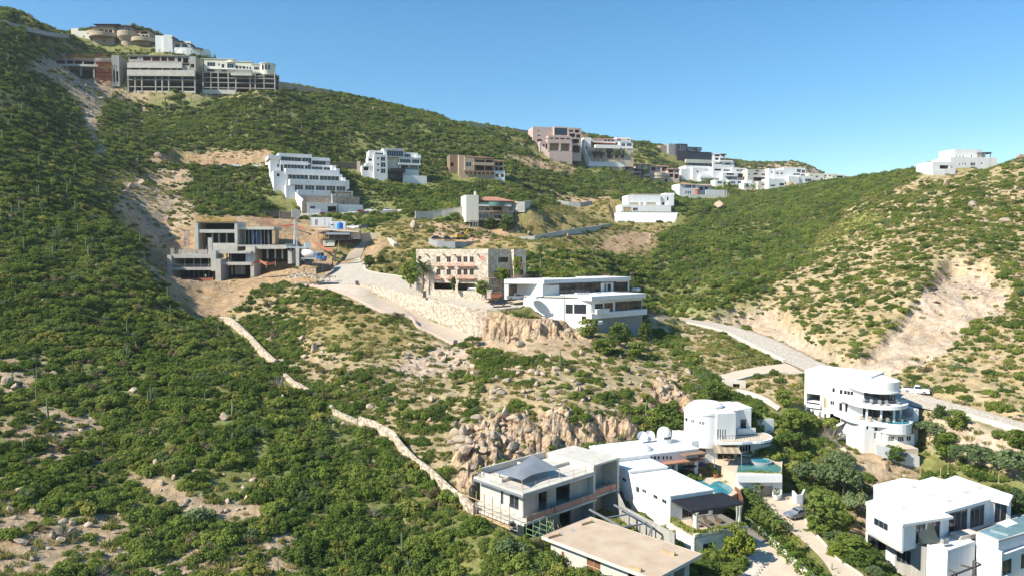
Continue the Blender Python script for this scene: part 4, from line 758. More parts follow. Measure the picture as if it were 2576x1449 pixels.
b.build('rebar', B.root); b = MB(); x0, z0 = B.at(600, 660, 1.); x1, z1 = B.at(640, 600, 1.); b.beam((x0, 1, z0), (x1, 1, z1), .15, 'lumber', None, 4); b.build('brace', B.root)
carve([B.world(*p) for p in ((-24, -1), (16, -1), (34, 2), (34, 12), (-24, 12))], B.o.z-.1, 3)
carve([B.world(*p) for p in ((-1, 12), (32, 12), (34, 30), (-1, 30))], B.o.z+B.at(845, 490, 14)[1]-.3, 3)
SITE = B
def mesh_fence(label, l, h=.85, m='redmesh', posts='lumber', name='safety_fence', cat='fence'):
    pts = [P(*t) for t in l]; r = empty(name, pts[0]); tag(r, label, cat); b = MB()
    for a, c in zip(pts, pts[1:]): a, c = a-pts[0], c-pts[0]; b.add([a, c, c+Vector((0, 0, h)), a+Vector((0, 0, h)), a+Vector((0, .06, 0)), c+Vector((0, .06, 0)), c+Vector((0, .06, h)), a+Vector((0, .06, h))], [(0, 1, 2, 3), (5, 4, 7, 6), (3, 2, 6, 7)], m)
    b.build('mesh', r)
    for p in pts: b = MB(); p = p-pts[0]; b.beam((p.x, p.y-.08, p.z-.8), (p.x, p.y-.08, p.z+h+.25), .09, posts, None, 5); b.build('post', r)
def z5(u, v, Y): return (343.5+.3*u, 472.3+.3*v, Y)
mesh_fence('red mesh fence along the foot of the construction site building', [z5(258, 776, 255), z5(330, 778, 254.5), (z5(420, 780, 254)), z5(520, 779, 254), z5(640, 776, 254)])
mesh_fence('orange red mesh fence across the soil heap beside the unfinished house', [z5(980, 640, 256), z5(1035, 625, 257), z5(1090, 655, 255), z5(1165, 640, 256)])
mesh_fence('sagging red mesh fence running down beside the site office', [z5(1490, 470, 284), z5(1540, 500, 280), z5(1600, 530, 276), z5(1645, 540, 273)])
mesh_fence('orange mesh fence on the soil bank behind the formwork', [z5(1150, 300, 300), z5(1200, 335, 298), z5(1310, 325, 298), z5(1400, 350, 296), z5(1410, 372, 295)])
mesh_fence('long brown screen fence behind the construction site', [z5(700, 258, 312), z5(840, 268, 312), z5(960, 262, 314), z5(1080, 270, 316), z5(1200, 262, 318), z5(1330, 268, 318)], 3.2, 'fence', 'lumber', 'screen_fence')
# pump, mixer, office
r = empty('concrete_pump', P(*z5(1335, 530, 262)), R(20)); tag(r, 'white concrete pump truck with its lattice boom raised upright', 'truck')
b = MB(); b.box(-3.5, 3, -1.2, 1.2, .9, 1.5, 'paint_white'); b.box(-3.4, -1, -1.1, 1.1, 1.5, 2.5, 'grey'); b.build('chassis', r); b = MB(); b.prism([(3.02, -1.2), (5, -1.2), (5, 1.2), (3.02, 1.2)], .8, 3, 'paint_white'); b.build('cab', r); b = MB(); b.box(4.98, 5.03, -1, 1, 1.8, 2.8, 'glass'); b.build('windscreen', r)
for x in (-2.5, -1.2, 4):
    for y in (-1.1, 1.1): b = MB(); b.beam((x, y-.15, .5), (x, y+.15, .5), .5, 'tyre', None, 12); b.build('wheel', r)
b = MB(); hh = P(*z5(1345, 248, 262)).z-P(*z5(1335, 530, 262)).z
for x, y in ((-.6, -.45), (.4, -.45), (.4, .45), (-.6, .45)): b.beam((x, y, 1.5), (x*.8+.3, y*.7, hh), .16, 'paint_white', .12, 5)
for i in range(15):
    z, zz = 2+(hh-2)*i/15, 2+(hh-2)*(i+1)/15; b.beam((-.55, -.45, z), (.45, -.45, zz), .09, 'paint_white', None, 4); b.beam((-.55, -.45, zz), (.45, -.45, zz), .09, 'paint_white', None, 4); b.beam((-.55, .45, z), (.45, .45, zz), .09, 'paint_white', None, 4)
b.build('boom', r); b = MB(); b.box(-1.2, 1.6, -.8, .8, hh-.2, hh+2.6, 'pale_concrete'); b.build('boom_head', r)
r = empty('mixer_truck', P(*z5(1475, 618, 261)), R(-14)); tag(r, 'concrete mixer truck with a white drum and blue cab', 'truck')
b = MB(); b.box(-5, 3.4, -1.1, 1.1, .8, 1.3, 'grey'); b.build('chassis', r); b = MB(); b.lathe([(.2, -3.2), (.9, -2.8), (1.55, -.6), (1.5, .6), (.8, 2.4), (.2, 2.5)], 'paint_white', (0, 0, 0), 18); d = b.build('drum', r, True); d.location = (-1.9, 0, 2.75); d.rotation_euler = (0, R(-80), 0)
b = MB(); b.prism([(2.2, -1.2), (3.9, -1.2), (3.9, 1.2), (2.2, 1.2)], .8, 3.1, 'paint_blue'); b.box(3.9, 5.2, -1., 1., .7, 1.9, 'paint_blue'); b.build('cab', r); b = MB(); b.box(3.88, 3.93, -1.05, 1.05, 1.95, 2.9, 'glass'); b.build('windscreen', r)
for s_ in (-1, 1): b = MB(); b.box(2.6, 3.6, s_*1.2-.02, s_*1.2+.02, 1.95, 2.8, 'glass'); b.build('window', r)
for x in (-4, -2.7, 4.2):
    for y in (-1.05, 1.05): b = MB(); b.beam((x, y-.17, .52), (x, y+.17, .52), .52, 'tyre', None, 14); o = b.build('wheel', r); c = MB(); c.beam((x, y-.19, .52), (x, y+.19, .52), .28, 'paint_silver', None, 10); c.build('rim', o)
b = MB(); b.beam((-4.8, 0, 3.4), (-5.8, 0, 1.6), .35, 'grey', .2, 6); b.build('chute', r)
B = Bld('site_office', 'open sided site shed under a pale sheet roof with a grey awning', 'shed', 1660, 440, 292, 6, None, Z5)
x0, x1, z0, z1 = B.rect((1500, 347, 1868, 374), 0); b = MB(); b.add([(x0, -1, z1), (x1, -1, z0), (x1, 9, z0+.5), (x0, 9, z1+.5), (x0, -1, z1-.15), (x1, -1, z0-.15), (x1, 9, z0+.35), (x0, 9, z1+.35)], [(0, 1, 2, 3), (4, 7, 6, 5), (0, 4, 5, 1), (2, 6, 7, 3), (0, 3, 7, 4), (1, 5, 6, 2)], 'kerb'); b.build('roof', B.root)
x0, x1, z0, z1 = B.rect((1588, 374, 1792, 396), -1); b = MB(); b.add([(x0, -3, z0), (x1, -3, z0), (x1, -.2, z1), (x0, -.2, z1), (x0, -3, z0-.05), (x1, -3, z0-.05), (x1, -.2, z1-.05), (x0, -.2, z1-.05)], [(0, 1, 2, 3), (4, 7, 6, 5), (0, 4, 5, 1)], 'tarp'); b.build('awning', B.root)
B.box('floor_slab', 'dark', (1565, 430, 1815, 442), -3, 9); B.mass((1795, 366, 1866, 425), 0, 8, [], 'beige'); B.box('back_wall', 'fence', (1510, 368, 1800, 432), 7, 7.3, d=0)
for u in (1525, 1575, 1610, 1660, 1720, 1785): B.box('post', 'lumber', (u-3, 366, u+3, 432), -.4, -.2)
B.rail((1590, 405, 1790, 432), -2.8, 'brown', 'railing', 16); B.mass((1565, 440, 1660, 492), -2.6, 3, [(1585, 455, 1600, 470, 'w')], 'cream', 'base_wall', roof=False); B.box('post', 'lumber', (1690, 440, 1698, 490), -2.5, -2.2); B.box('back_wall', 'fence', (1662, 442, 1812, 486), 3, 3.3, d=-2)
for lb, q, y, ya in (('long white site container behind the shed', (1458, 256, 1642, 320), 312, 8), ('small white container office with windows beside the blue tank', (1610, 290, 1756, 342), 304, 6)):
    C_ = Bld('container', lb, 'container', (q[0]+q[2])/2, q[3], y, ya, None, Z5); C_.mass(q, 0, 3, [(q[0]+20, q[1]+18, q[0]+45, q[3]-22, 'w'), (q[2]-60, q[1]+16, q[2]-35, q[3]-20, 'w')] if q[0] > 1500 else [(q[0]+40, q[1]+14, q[0]+62, q[3]-4, 'd', 'grey')], 'paint_white', 'wall', found=.4)
    for f in (.02, .3, .65, .98): u = q[0]+(q[2]-q[0])*f; C_.box('rib', 'grey', (u-1.5, q[1]+2, u+1.5, q[3]-2), -.05, -.003)
p = P(*z5(1706, 346, 300)); b = MB(); b.lathe([(1.2, 0), (1.25, .1), (1.25, 1.0), (1.2, 1.05), (1.25, 1.1), (1.25, 2.0), (1.1, 2.3), (.4, 2.5), (.4, 2.6), (0, 2.62)], 'blue_plastic', (0, 0, 0), 20); o = b.build('water_tank', None, False, p); tag(o, 'bright blue plastic water tank beside the white container office', 'tank'); b = MB(); b.lathe([(.3, 2.6), (.3, 2.72), (0, 2.74)], 'blue_plastic', (0, 0, 0), 10); b.build('lid', o)
wall('block_wall', 'low block wall to the right of the site shed', wpts([(910, 588, 600, 300), (930, 585, 599, 302), (965, 590, 600, 302)]), .3, 'beige', kp=False)
wall('concrete_chute', 'pale concrete drain lying down the grass right of the site shed', wpts([(966, 588, 590, 302), (978, 604, 606, 294), (990, 613, 616, 289)]), 1.6, 'kerb', 'drain', kp=False)
# parked cars
PARK = [('white pickup parked behind the site shed', 'pickup', 'paint_white', z5(1818, 345, 302), 2.9), ('black off road car parked right of the white pickup', 'suv', 'paint_dark', z5(1900, 345, 303), 3.05),
 ('red car parked leftmost on the street below the terraced villa', 'sedan', 'paint_red', z5(1575, 236, 325), .2), ('dark red off road car parked before the garage of the terraced villa', 'suv', 'paint_red', z5(1675, 228, 326), .1), ('white car parked before the low white wall on the upper street', 'sedan', 'paint_white', z5(1820, 218, 330), .1),
 ('dark red car parked right of the white car on the upper street', 'sedan', 'paint_red', z5(1888, 214, 331), .1), ('white pickup parked on the upper street under the trees', 'pickup', 'paint_white', z5(1970, 206, 333), .1), ('white car parked at the right end of the upper street', 'suv', 'paint_white', z5(2110, 204, 337), .1)]
for lb, kd, pm, t, rz in PARK: car('parked_car', lb, kd, pm, P(*t), rz, 'parked cars')
ROADCARS = [('white van parked leftmost on the dirt ledge under the rock cut', 'suv', 'paint_white', 446, 419), ('silver pickup on the dirt ledge left of the terraced villa', 'pickup', 'paint_silver', 493, 418), ('red car on the dirt ledge left of the terraced villa', 'sedan', 'paint_red', 523, 419), ('black car on the dirt ledge left of the terraced villa', 'suv', 'paint_dark', 563, 419), ('white pickup on the dirt ledge nearest the terraced villa', 'pickup', 'paint_white', 596, 418), ('white sedan at the right end of the dirt ledge', 'sedan', 'paint_white', 646, 419)]
LEDGE = [P(u, 420, 362) for u in range(425, 680, 25)]
carve([p+Vector((0, -2, 0)) for p in LEDGE]+[p+Vector((0, 9, 0)) for p in LEDGE[::-1]], LEDGE[4].z-.1, 4, 'set', True)
for lb, kd, pm, u, v in ROADCARS: p = P(u, 420, 364); p.z = LEDGE[4].z; car('parked_car', lb, kd, pm, p, .05 if kd == 'pickup' else 3.1, 'cars on the dirt ledge')
# ------------------------------------------------------------------ stone hotel
H1 = Bld('stone_villa', 'three storey beige stone villa with pink balconies and open garages under it', 'building', 945, 590, 213, -26, None, Z6)
ops = [(360, 288, 385, 318, 'w'), (490, 510, 640, 566, 'o'), (690, 514, 836, 580, 'o')]
for v0, v1 in ((292, 340), (398, 447)): ops += [(a, v0, a+34, v1, 'w', 2) for a in (511, 598, 686, 738, 790)]
H1.mass((342, 252, 945, 575), 0, 13, ops, 'hotelstone', found=3, parapet=.5, floors=(508, 380), fm='brown')
for v in (346, 450):
    for a, c in ((503, 548), (591, 637), (678, 831)):
        H1.box('balcony', 'pinkrail', (a, v+24, c, v+30), -1, 0); H1.rail((a, v, c, v+24), -1, 'pinkrail', 'railing', max(5, (c-a)//8), None, .9)
        for e in (a+4, c-4): H1.box('bracket', 'pinkrail', (e-2, v+30, e+2, v+36), -.8, 0)
for u in (422, 563, 653, 848): H1.box('water_spout', 'brown', (u-4, 272, u+4, 279), -1, 0)
x, z = H1.at(897, 306, 0); b = MB(); b.beam((x, -.01, z), (x, -.12, z), 1.25, 'mauve', None, 20); b.beam((x, -.12, z), (x, -.2, z), .7, 'pinkrail', None, 16); b.build('medallion', H1.root)
H2 = Bld('wing', 'x', 'x', 945, 590, 213, 34, None, Z6)
H2.mass((945, 251, 1160, 560), .02, 12, [(1030, 298, 1112, 340, 'w', 4), (1000, 405, 1130, 470, 'w', 5)], 'hotelstone', found=3, parapet=.5, fm='brown')
H2.mass((1160, 254, 1262, 560), -1.5, 10, [(1178, 295, 1230, 340, 'w', 3), (1205, 398, 1240, 445, 'w', 2)], 'hotelstone', found=3, parapet=.5, fm='brown'); H2.box('balcony', 'pinkrail', (1170, 368, 1255, 376), -2.8, -1.5); H2.rail((1170, 342, 1255, 368), -2.8, 'pinkrail', 'railing', 12, None, 1.2); H2.box('shutter', 'cream', (1020, 296, 1029, 340), -.12, 0)
H2.box('rock_base', 'rawstone', (950, 470, 1080, 660), -3, 0, d=-3); H2.box('terrace_wall', 'rawstone', (1075, 470, 1420, 620), -2.6, 0, d=-2.6)
H2.box('terrace_slab', 'beige', (1000, 466, 1965, 474), -2.5, 11); H2.rail((1140, 446, 1420, 466), -2.4, 'pinkrail', 'balustrade', 40); H2.rail((1420, 434, 1965, 460), 3, 'pinkrail', 'balustrade', 70); H2.box('stone_bench', 'kerb', (1690, 416, 1745, 440), 6, 7.5, d=3)
H2.pts = [p for p in H2.pts if p[0] < 16]
H1.absorb(H2)
# ------------------------------------------------------------------ modern white house
W1 = Bld('modern_white_house', 'modern white house with long terrace, glass storeys and grey tiled base on the spur', 'house', 1810, 800, 199, -22, None, Z6)
x0, z0 = W1.at(1240, 665, 0); xs = [W1.at(u, v, 0) for u, v in ((1240, 665), (1330, 715), (1440, 772), (1590, 812), (1640, 828), (1808, 862))]
hs = [W1.rect(q, 0) for q in ((1595, 690, 1655, 768), (1665, 690, 1768, 770), (1730, 790, 1766, 858))]; zt = W1.at(1530, 642, 0)[1]; xa = W1.at(1580, 700, 0)[0]; xb = W1.at(1808, 700, 0)[0]; zl = W1.at(1808, 880, 0)[1]
b = MB(); b.panel(xa, xb, zl-4, zt, 0, .35, hs, 'white'); pl = [(xs[0][0], xs[0][1]), (xs[1][0], xs[1][1]), (xs[2][0], xs[2][1]), (xs[3][0], xs[3][1]), (xa, xs[3][1]-1)]
v = [(x, 0, z-1.5) for x, z in pl]+[(x, 0, zt) for x, z in pl]; n = len(pl); v += [(a, .35, c) for a, _, c in v]; b.add(v, [(i, i+1, n+i+1, n+i) for i in range(n-1)]+[(2*n+i+1, 2*n+i, 3*n+i, 3*n+i+1) for i in range(n-1)]+[(n+i, n+i+1, 3*n+i+1, 3*n+i) for i in range(n-1)]+[(0, n, 3*n, 2*n)], 'white'); b.build('front_wall', W1.root)
for h, k in zip(hs, (1, 3, 1)): W1.window(h[0], h[1], h[2], h[3], 0, 'w', k, 'dark', sub=True)
b = MB(); b.box(xa, xb-.4, 4, 4.3, zl-2, zt-.2, 'grey'); b.build('inner_wall', W1.root)
W2 = Bld('wing', 'x', 'x', 1810, 800, 199, 40, None, Z6)
W2.mass((1812, 640, 2236, 762), .02, 14, [(1840, 685, 1908, 742, 'w', 2), (1918, 678, 1992, 760, 'w', 2), (2010, 662, 2232, 758, 'w', 5)], 'white', found=.2, fm='dark', roof=False, sub=True)
W2.box('balcony', 'white', (1812, 748, 2278, 795), -1.6, .0, d=-1.6); W2.box('terrace_edge', 'white', (1812, 612, 2268, 648), -1.5, 14.2, d=-1.5); W2.box('planter', 'white', (1840, 728, 1945, 768), -2.4, -1.65, d=-1.6)
W2.mass((1808, 790, 2238, 905), .3, 14, [], 'grey', 'tiled_base', found=9, roof=False)
b = MB(); x0, x1, z0, z1 = W2.rect((1810, 795, 2236, 950), .3)
for i in range(1, 9): x = x0+(x1-x0)*i/9; b.box(x-.02, x+.02, .27, .297, z0-3, z1, 'steel')
for i in range(1, 6): z = z0+(z1-z0)*i/6; b.box(x0, x1, .275, .298, z-.02, z+.02, 'steel')
b.build('tile_joints', W2.root)
tf = [Vector((0, .3)), Vector((W2.at(2230, 640, 0)[0], .3)), Vector((W2.at(2230, 640, 0)[0], 14.5)), Vector((W2.at(1420, 600, 14)[0], 14.5))]
dv_ = W1.world(xs[0][0], .4)-W2.o; tf.append(Vector((dv_.dot(W2.ex), dv_.dot(W2.ey)))); zf_ = W2.at(1700, 620, 6)[1]; W2.poly('terrace_floor', 'pale_concrete', [tuple(p) for p in tf], zf_-.35, zf_)
D = 12.5
W2.mass((1400, 492, 2128, 605), D, D+11, [(1540, 508, 1890, 598, 'w', 8), (1918, 520, 1938, 590, 'd', 'brown'), (1945, 520, 1975, 590, 'w', 1), (1996, 506, 2116, 592, 'w', 3)], 'white', fm='dark', sub=True, roof=False)
x0, x1, z0, z1 = W2.rect((1405, 474, 2128, 506), D); b = MB(); b.box(x0-.1, x1+.3, D-.5, D+12, z0+.02, z1, 'white'); b.build('roof', W2.root)
for i in range(26): xx = x0+(x1-x0)*.72*i/25; b = MB(); b.box(xx, xx+.14, D-2.6, D-.52, z0-.25, z0-.05, 'dark'); b.build('pergola_slat', W2.root)
b = MB(); b.box(x0, x0+(x1-x0)*.75, D-2.75, D-2.6, z0-.3, z0-.02, 'dark'); b.build('pergola_beam', W2.root)
W2.rail((1545, 596, 1800, 612), 3, 'steel', 'railing', 12); W2.box('roof_box', 'white', (2190, 556, 2222, 580), 11, 13, d=11); W2.box('hot_tub', 'dark', (2065, 582, 2165, 600), 6, 9, d=6)
for u in (1690, 1745, 1850, 1920, 1990): W2.box('sun_lounger', 'white', (u, 594, u+48, 604), 6, 7, d=6)
x, z = W2.at(1870, 845, -2.5); b = MB(); b.beam((x-1.2, -2.5, z), (x+1.2, -2.5, z), .55, 'paint_white', None, 14); b.build('gas_tank', W2.root); b = MB(); b.box(x-1.8, x-1.2, -2.6, -2., z-1, z+.8, 'grey'); b.build('pump_box', W2.root)
W3 = Bld('wing', 'x', 'x', 1410, 640, 205.5, -8, None, Z6)
x0, x1, z0, z1 = W3.rect((1078, 484, 1412, 520), 0); b = MB(); b.box(x0, x1, 0, 10, z0, z1, 'white'); b.build('carport_roof', W3.root); W3.box('carport_post', 'white', (1080, 520, 1116, 650), .2, 1.4); W3.box('carport_post', 'white', (1378, 520, 1398, 630), .2, 1.2); W3.box('carport_wall', 'cream', (1275, 520, 1398, 618), 5, 5.4, d=4); W3.box('back_wall', 'rawstone', (1100, 520, 1280, 620), 9, 9.4, d=4)
W3.box('garden_wall', 'white', (1240, 644, 1350, 660), -5, -4.6); 
W1.pts += [(x, -.3, z-.6) for x, z in xs]; W2.pts += [(W2.at(u, v, 0)[0], 0, W2.at(u, v, 0)[1]) for u, v in ((1900, 905), (2050, 905), (2150, 930), (2236, 950))]
W1.absorb(W2); W1.absorb(W3)
carve([W2.world(*p) for p in ((0, .2), (20, .2), (20, 13.8), (0, 13.8))], W2.o.z-1.5, 1)
carve([W3.world(*p) for p in ((-13, -2), (3, -2), (3, 11), (-13, 11))], W3.o.z-.1, 1.5)
b = MB(); p = P(1338, 752, 203); b.lathe([(1.9, 0), (1.5, .5), (.7, .8), (0, .9)], 'white', (0, 0, 0), 14); o = b.build('shade_cover', None, False, p); tag(o, 'low white fabric cover at the terrace corner of the modern house', 'cover')
z6 = lambda u, v, Y: (944.5+.3*u, 558.1+.3*v, Y)
car('pickup', 'silver white pickup parked under the white carport', 'pickup', 'paint_silver', P(*z6(1178, 652, 207)), R(8))
car('parked_car', 'dark blue off road car on the cobbled forecourt', 'suv', 'paint_dark', P(*z6(1028, 700, 205)), R(-170))
car('parked_car', 'silver car in the open garage of the stone villa', 'suv', 'paint_silver', P(*z6(838, 582, 217)), R(150))
r = empty('skip_container', P(*z6(1010, 638, 209)), R(10)); tag(r, 'rusty red skip beside the carport of the modern white house', 'skip'); b = MB(); b.prism([(-1.6, -.8), (1.6, -.8), (1.6, .8), (-1.6, .8)], .2, 1.5, 'terracotta'); b.build('bin', r); b = MB(); b.box(-1.7, 1.7, -.9, .9, 1.51, 1.6, 'brown'); b.build('rim', r)
r = empty('gate_pillar', P(*z6(955, 640, 209)), 0); tag(r, 'pale stone pillar beside the rusty skip', 'pillar'); b = MB(); b.box(-.7, .7, -.7, .7, 0, 2.2, 'kerb'); b.build('shaft', r); b = MB(); b.box(-.8, .8, -.8, .8, 2.21, 2.4, 'kerb'); b.build('cap', r)
r = empty('motorbike', P(*z6(1055, 645, 209)), R(70)); tag(r, 'black motorbike parked beside the rusty skip', 'motorbike')
for x in (-.65, .65): b = MB(); b.beam((x, -.06, .32), (x, .06, .32), .32, 'tyre', None, 12); b.build('wheel', r)
b = MB(); b.box(-.6, .4, -.12, .12, .5, .85, 'dark'); b.beam((.3, 0, .85), (.65, 0, .3), .05, 'steel'); b.beam((.35, -.35, 1.05), (.35, .35, 1.05), .03, 'dark'); b.build('frame', r)
for lb, (u, v), Y, h in (('small dark utility box on the upper edge of the street', (898, 713), 234, 1.0), ('dark utility post on the stone wall edge', (1068, 746), 213, 1.9), ('small dark box at the foot of the ramp road', (1146, 862), 190, .9)):
    r = empty('utility_box', P(u, v+2, Y)); tag(r, lb, 'utility box'); b = MB(); b.box(-.45, .45, -.35, .35, 0, h, 'fence'); b.build('cabinet', r); b = MB(); b.box(-.5, .5, -.4, .4, h+.002, h+.1, 'grey'); b.build('lid', r)
# ------------------------------------------------------------------ walls around the streets
st = [(a, c) for a, c in ROADS['street'][1]]; rp = ROADS['ramp_road'][1]
def zr(x, y):
    return min(rp, key=lambda p: (p[1].x-x)**2+(p[1].y-y)**2)[1].z
top = [a for a, c in st if P(890, 700, 230).x/230 < a.x/a.y]
wall('retaining_wall', 'tall pale stone retaining wall below the cobbled street', [(p.x, p.y-.1, p.z+.45, min(p.z, zr(p.x, p.y))-.5) for p in top], .7, 'palestone')
wall('parapet', 'low kerb wall with reddish top along the outer edge of the ramp road', [(a.x, a.y, a.z+.55, a.z-1.5) for a, c in rp], .4, 'mauve', 'wall', None, 2)
far_ = [c for a, c in st]; wall('kerb', 'pale raised kerb along the inner edge of the street', [(p.x, p.y, p.z+.2, p.z-.3) for p in far_[8:]], .9, 'kerb', 'kerb')
wall('rubble_wall', 'pale rubble boundary wall, upper stretch below the dirt slope', wpts([(548, 796, 803, 213), (572, 796, 812, 208), (596, 814, 832, 202), (622, 838, 858, 195), (650, 868, 888, 186), (670, 888, 905, 180), (690, 906, 912, 175)]), .6, 'stonewall')
wall('rubble_wall', 'short broken stretch of pale boundary wall between dense shrubs', wpts([(712, 938, 946, 168), (735, 958, 968, 163), (752, 966, 980, 160), (772, 978, 986, 157)]), .6, 'stonewall')
wall('rubble_wall', 'pale stepped boundary wall above the ravine, middle stretch', wpts([(829, 1018, 1034, 149), (838, 1030, 1040, 148), (862, 1042, 1052, 146), (899, 1056, 1064, 144)]), .6, 'stonewall')
wall('boundary_wall', 'long plastered boundary wall running down to the grey unfinished house', wpts([(901, 1047, 1066, 144), (940, 1059, 1078, 140), (985, 1083, 1096, 135), (1010, 1117, 1136, 130), (1045, 1153, 1170, 124), (1072, 1171, 1184, 120.5), (1100, 1195, 1206, 117.5), (1125, 1219, 1230, 115), (1160, 1245, 1254, 112), (1190, 1269, 1280, 110)]), .4, 'stonewall', 'wall', None, 1.5, False)
wall('retaining_wall', 'pale block retaining wall climbing to the tower house', wpts([(1045, 532, 553, 322), (1080, 533, 551, 325), (1110, 528, 546, 327), (1170, 520, 538, 330)]), .5, 'pale_concrete', 'wall', 'mauve')
wall('retaining_wall', 'curved grey ramp wall right of the tower house', wpts([(1282, 506, 524, 330), (1300, 508, 526, 327), (1320, 508, 526, 327), (1335, 505, 520, 331)]), .4, 'pale_concrete', 'wall', 'mauve')
wall('retaining_wall', 'dark grey retaining wall behind the parked diggers', wpts([(1078, 601, 612, 291), (1100, 606, 622, 288), (1145, 608, 628, 287), (1170, 609, 622, 289), (1190, 608, 612, 292)]), .5, 'grey')
wall('retaining_wall', 'long curved grey wall of the road below the rampart villa', wpts([(1305, 596, 600, 318), (1345, 594, 606, 318), (1400, 583, 596, 326), (1460, 574, 587, 336), (1500, 569, 580, 345), (1535, 562, 568, 356)]), .5, 'pale_concrete')
wall('retaining_wall', 'grey curved wall above the bare slope left of the rampart villa', wpts([(1400, 505, 508, 455), (1430, 507, 518, 452), (1460, 510, 521, 452), (1490, 506, 514, 458)]), .5, 'grey')
wall('road_barrier', 'low grey wall along the street with the parked cars', wpts([(715, 543, 549, 324), (800, 539, 547, 327), (900, 534, 543, 331), (1000, 528, 540, 335)]), .4, 'grey', kp=False)
wall('ridge_wall', 'long pale retaining wall right of the hilltop row on the skyline', wpts([(696, 206, 232, 492), (720, 208, 228, 496), (760, 217, 230, 505), (800, 226, 234, 515), (835, 232, 237, 522)]), .6, 'tan')
wall('ridge_wall', 'low pale wall on the skyline left of the mauve building', wpts([(1178, 310, 320, 604), (1205, 312, 322, 608), (1225, 316, 322, 612)]), .6, 'tan')
wall('ridge_wall', 'thin pale wall on the skyline just left of the mauve building', wpts([(1290, 322, 328, 630), (1330, 331, 338, 640), (1360, 340, 348, 640)]), .6, 'tan')
wall('low_wall', 'small pale wall of the dirt ledge with parked cars', wpts([(432, 419, 426, 361), (500, 419, 424, 361), (570, 419, 423, 361)]), .4, 'kerb', kp=False)
wall('road_barrier', 'low grey roadside wall near the skyline at the far left', wpts([(0, 50, 55, 405), (60, 66, 71, 432), (120, 81, 85, 456), (180, 89, 93, 490)]), .4, 'grey')
vr = ROADS['valley_road'][1]
wall('road_wall', 'pale concrete wall holding up the valley road at the right', [(a.x, a.y, a.z+.7, a.z-2.6) for a, c in vr if 2425 < proj(a.x, a.y, a.z)[0] < 2780], .4, 'pale_concrete')
wall('kerb', 'pale kerb along the valley road', [(a.x, a.y, a.z+.35, a.z-.5) for a, c in vr if 1620 < proj(a.x, a.y, a.z)[0] < 1975], .9, 'kerb', 'kerb')
br = ROADS['bridge_road'][1]; wall('bridge_wall', 'concrete side wall of the bridge with a dark culvert mouth', [(a.x, a.y, a.z+.3, a.z-3) for a, c in br], .4, 'kerb', 'bridge')
p = P(1846, 967, 165.5); r = empty('culvert', p, R(-12)); tag(r, 'square dark culvert opening under the bridge road', 'culvert'); b = MB(); b.panel(-2.6, 2.6, -3, 1, 0, .5, [(-.2, 1.3, -2.2, .2)], 'kerb'); b.build('headwall', r); b = MB(); b.box(-.3, 1.4, .5, 2.2, -2.4, .4, 'void'); b.build('mouth', r)
# plant of machines, debris
r = empty('excavator', P(1158, 603, 292), R(20)); tag(r, 'yellow excavator parked by the dark retaining wall', 'excavator')
for y in (-1, 1): b = MB(); b.prism([(-1.8, y-.3), (1.8, y-.3), (1.8, y+.3), (-1.8, y+.3)], 0, .8, 'dark'); b.build('track', r)
b = MB(); b.box(-1.8, 1.2, -1.2, 1.2, .9, 1.9, 'yellow'); b.build('body', r); b = MB(); b.box(.1, 1.3, -1.15, -.1, 1.9, 3, 'glass'); b.build('cab', r); b = MB(); b.beam((1.2, .3, 1.6), (3.2, .3, 4), .25, 'yellow'); b.beam((3.2, .3, 4), (4.8, .3, 2), .2, 'yellow'); b.build('arm', r); b = MB(); b.box(4.4, 5.2, -.2, .8, .9, 1.9, 'dark'); b.build('bucket', r)
e2 = copy_tree(r, None, P(1895, 484, 630), R(160), 'orange excavator on the soil heap below the white ridge houses'); e2['category'] = 'excavator'
for c in list(e2.children):
    me = c.data.copy(); c.data = me
    for i, m_ in enumerate(me.materials):
        if m_.name == 'yellow': me.materials[i] = M['orange']
car('parked_car', 'black car parked left of the yellow excavator', 'suv', 'paint_dark', P(1100, 604, 291), .1); car('parked_car', 'black car parked just left of the yellow excavator', 'sedan', 'paint_dark', P(1128, 605, 290), .1)
r = empty('debris_heap', P(757, 697, 238)); tag(r, 'heap of timber scraps and rubble beside the street', 'debris'); rs = random.Random(4)
for mt, n_, nm in (('lumber', 60, 'timber'), ('kerb', 70, 'rubble'), ('bark', 50, 'brushwood')):
    b = MB()
    for i in range(n_):
        x, y = rs.gauss(0, 4.2)-(4 if nm == 'brushwood' else 0), rs.gauss(0, 2.2); h = max(.05, 1.1*math.exp(-(x*x/30+y*y/9)))
        if nm == 'rubble': s_ = rs.uniform(.12, .4); b.prism([(x-s_, y-s_*.7), (x+s_*.8, y-s_), (x+s_, y+s_*.8), (x-s_*.6, y+s_)], h-.4, h+s_*.7, mt)
        else: a = rs.uniform(0, 6.28); l_ = rs.uniform(.6, 1.8); b.beam((x-l_*math.cos(a), y-l_*math.sin(a), h-.1), (x+l_*math.cos(a), y+l_*math.sin(a), h+rs.uniform(-.1, .5)), .07, mt, None, 4)
    o = b.build(nm, r); o['kind'] = 'stuff'
r = empty('work_bench', P(810, 705, 236)); tag(r, 'timber work table and yellow sawhorse beside the debris heap', 'table'); b = MB(); b.box(-4, 3, -1.5, 1.5, .9, 1.05, 'brown'); b.build('table_top', r)
for x in (-3.7, -1.2, 1., 2.8): b = MB(); b.box(x-.1, x+.1, -1.4, -1.2, 0, .9, 'lumber'); b.build('leg', r)
b = MB(); b.box(-6, -4.2, -.1, .1, .8, 1., 'yellow'); b.beam((-5.8, -.5, 0), (-5.8, 0, .9), .08, 'yellow'); b.beam((-4.4, -.5, 0), (-4.4, 0, .9), .08, 'yellow'); b.build('sawhorse', r)
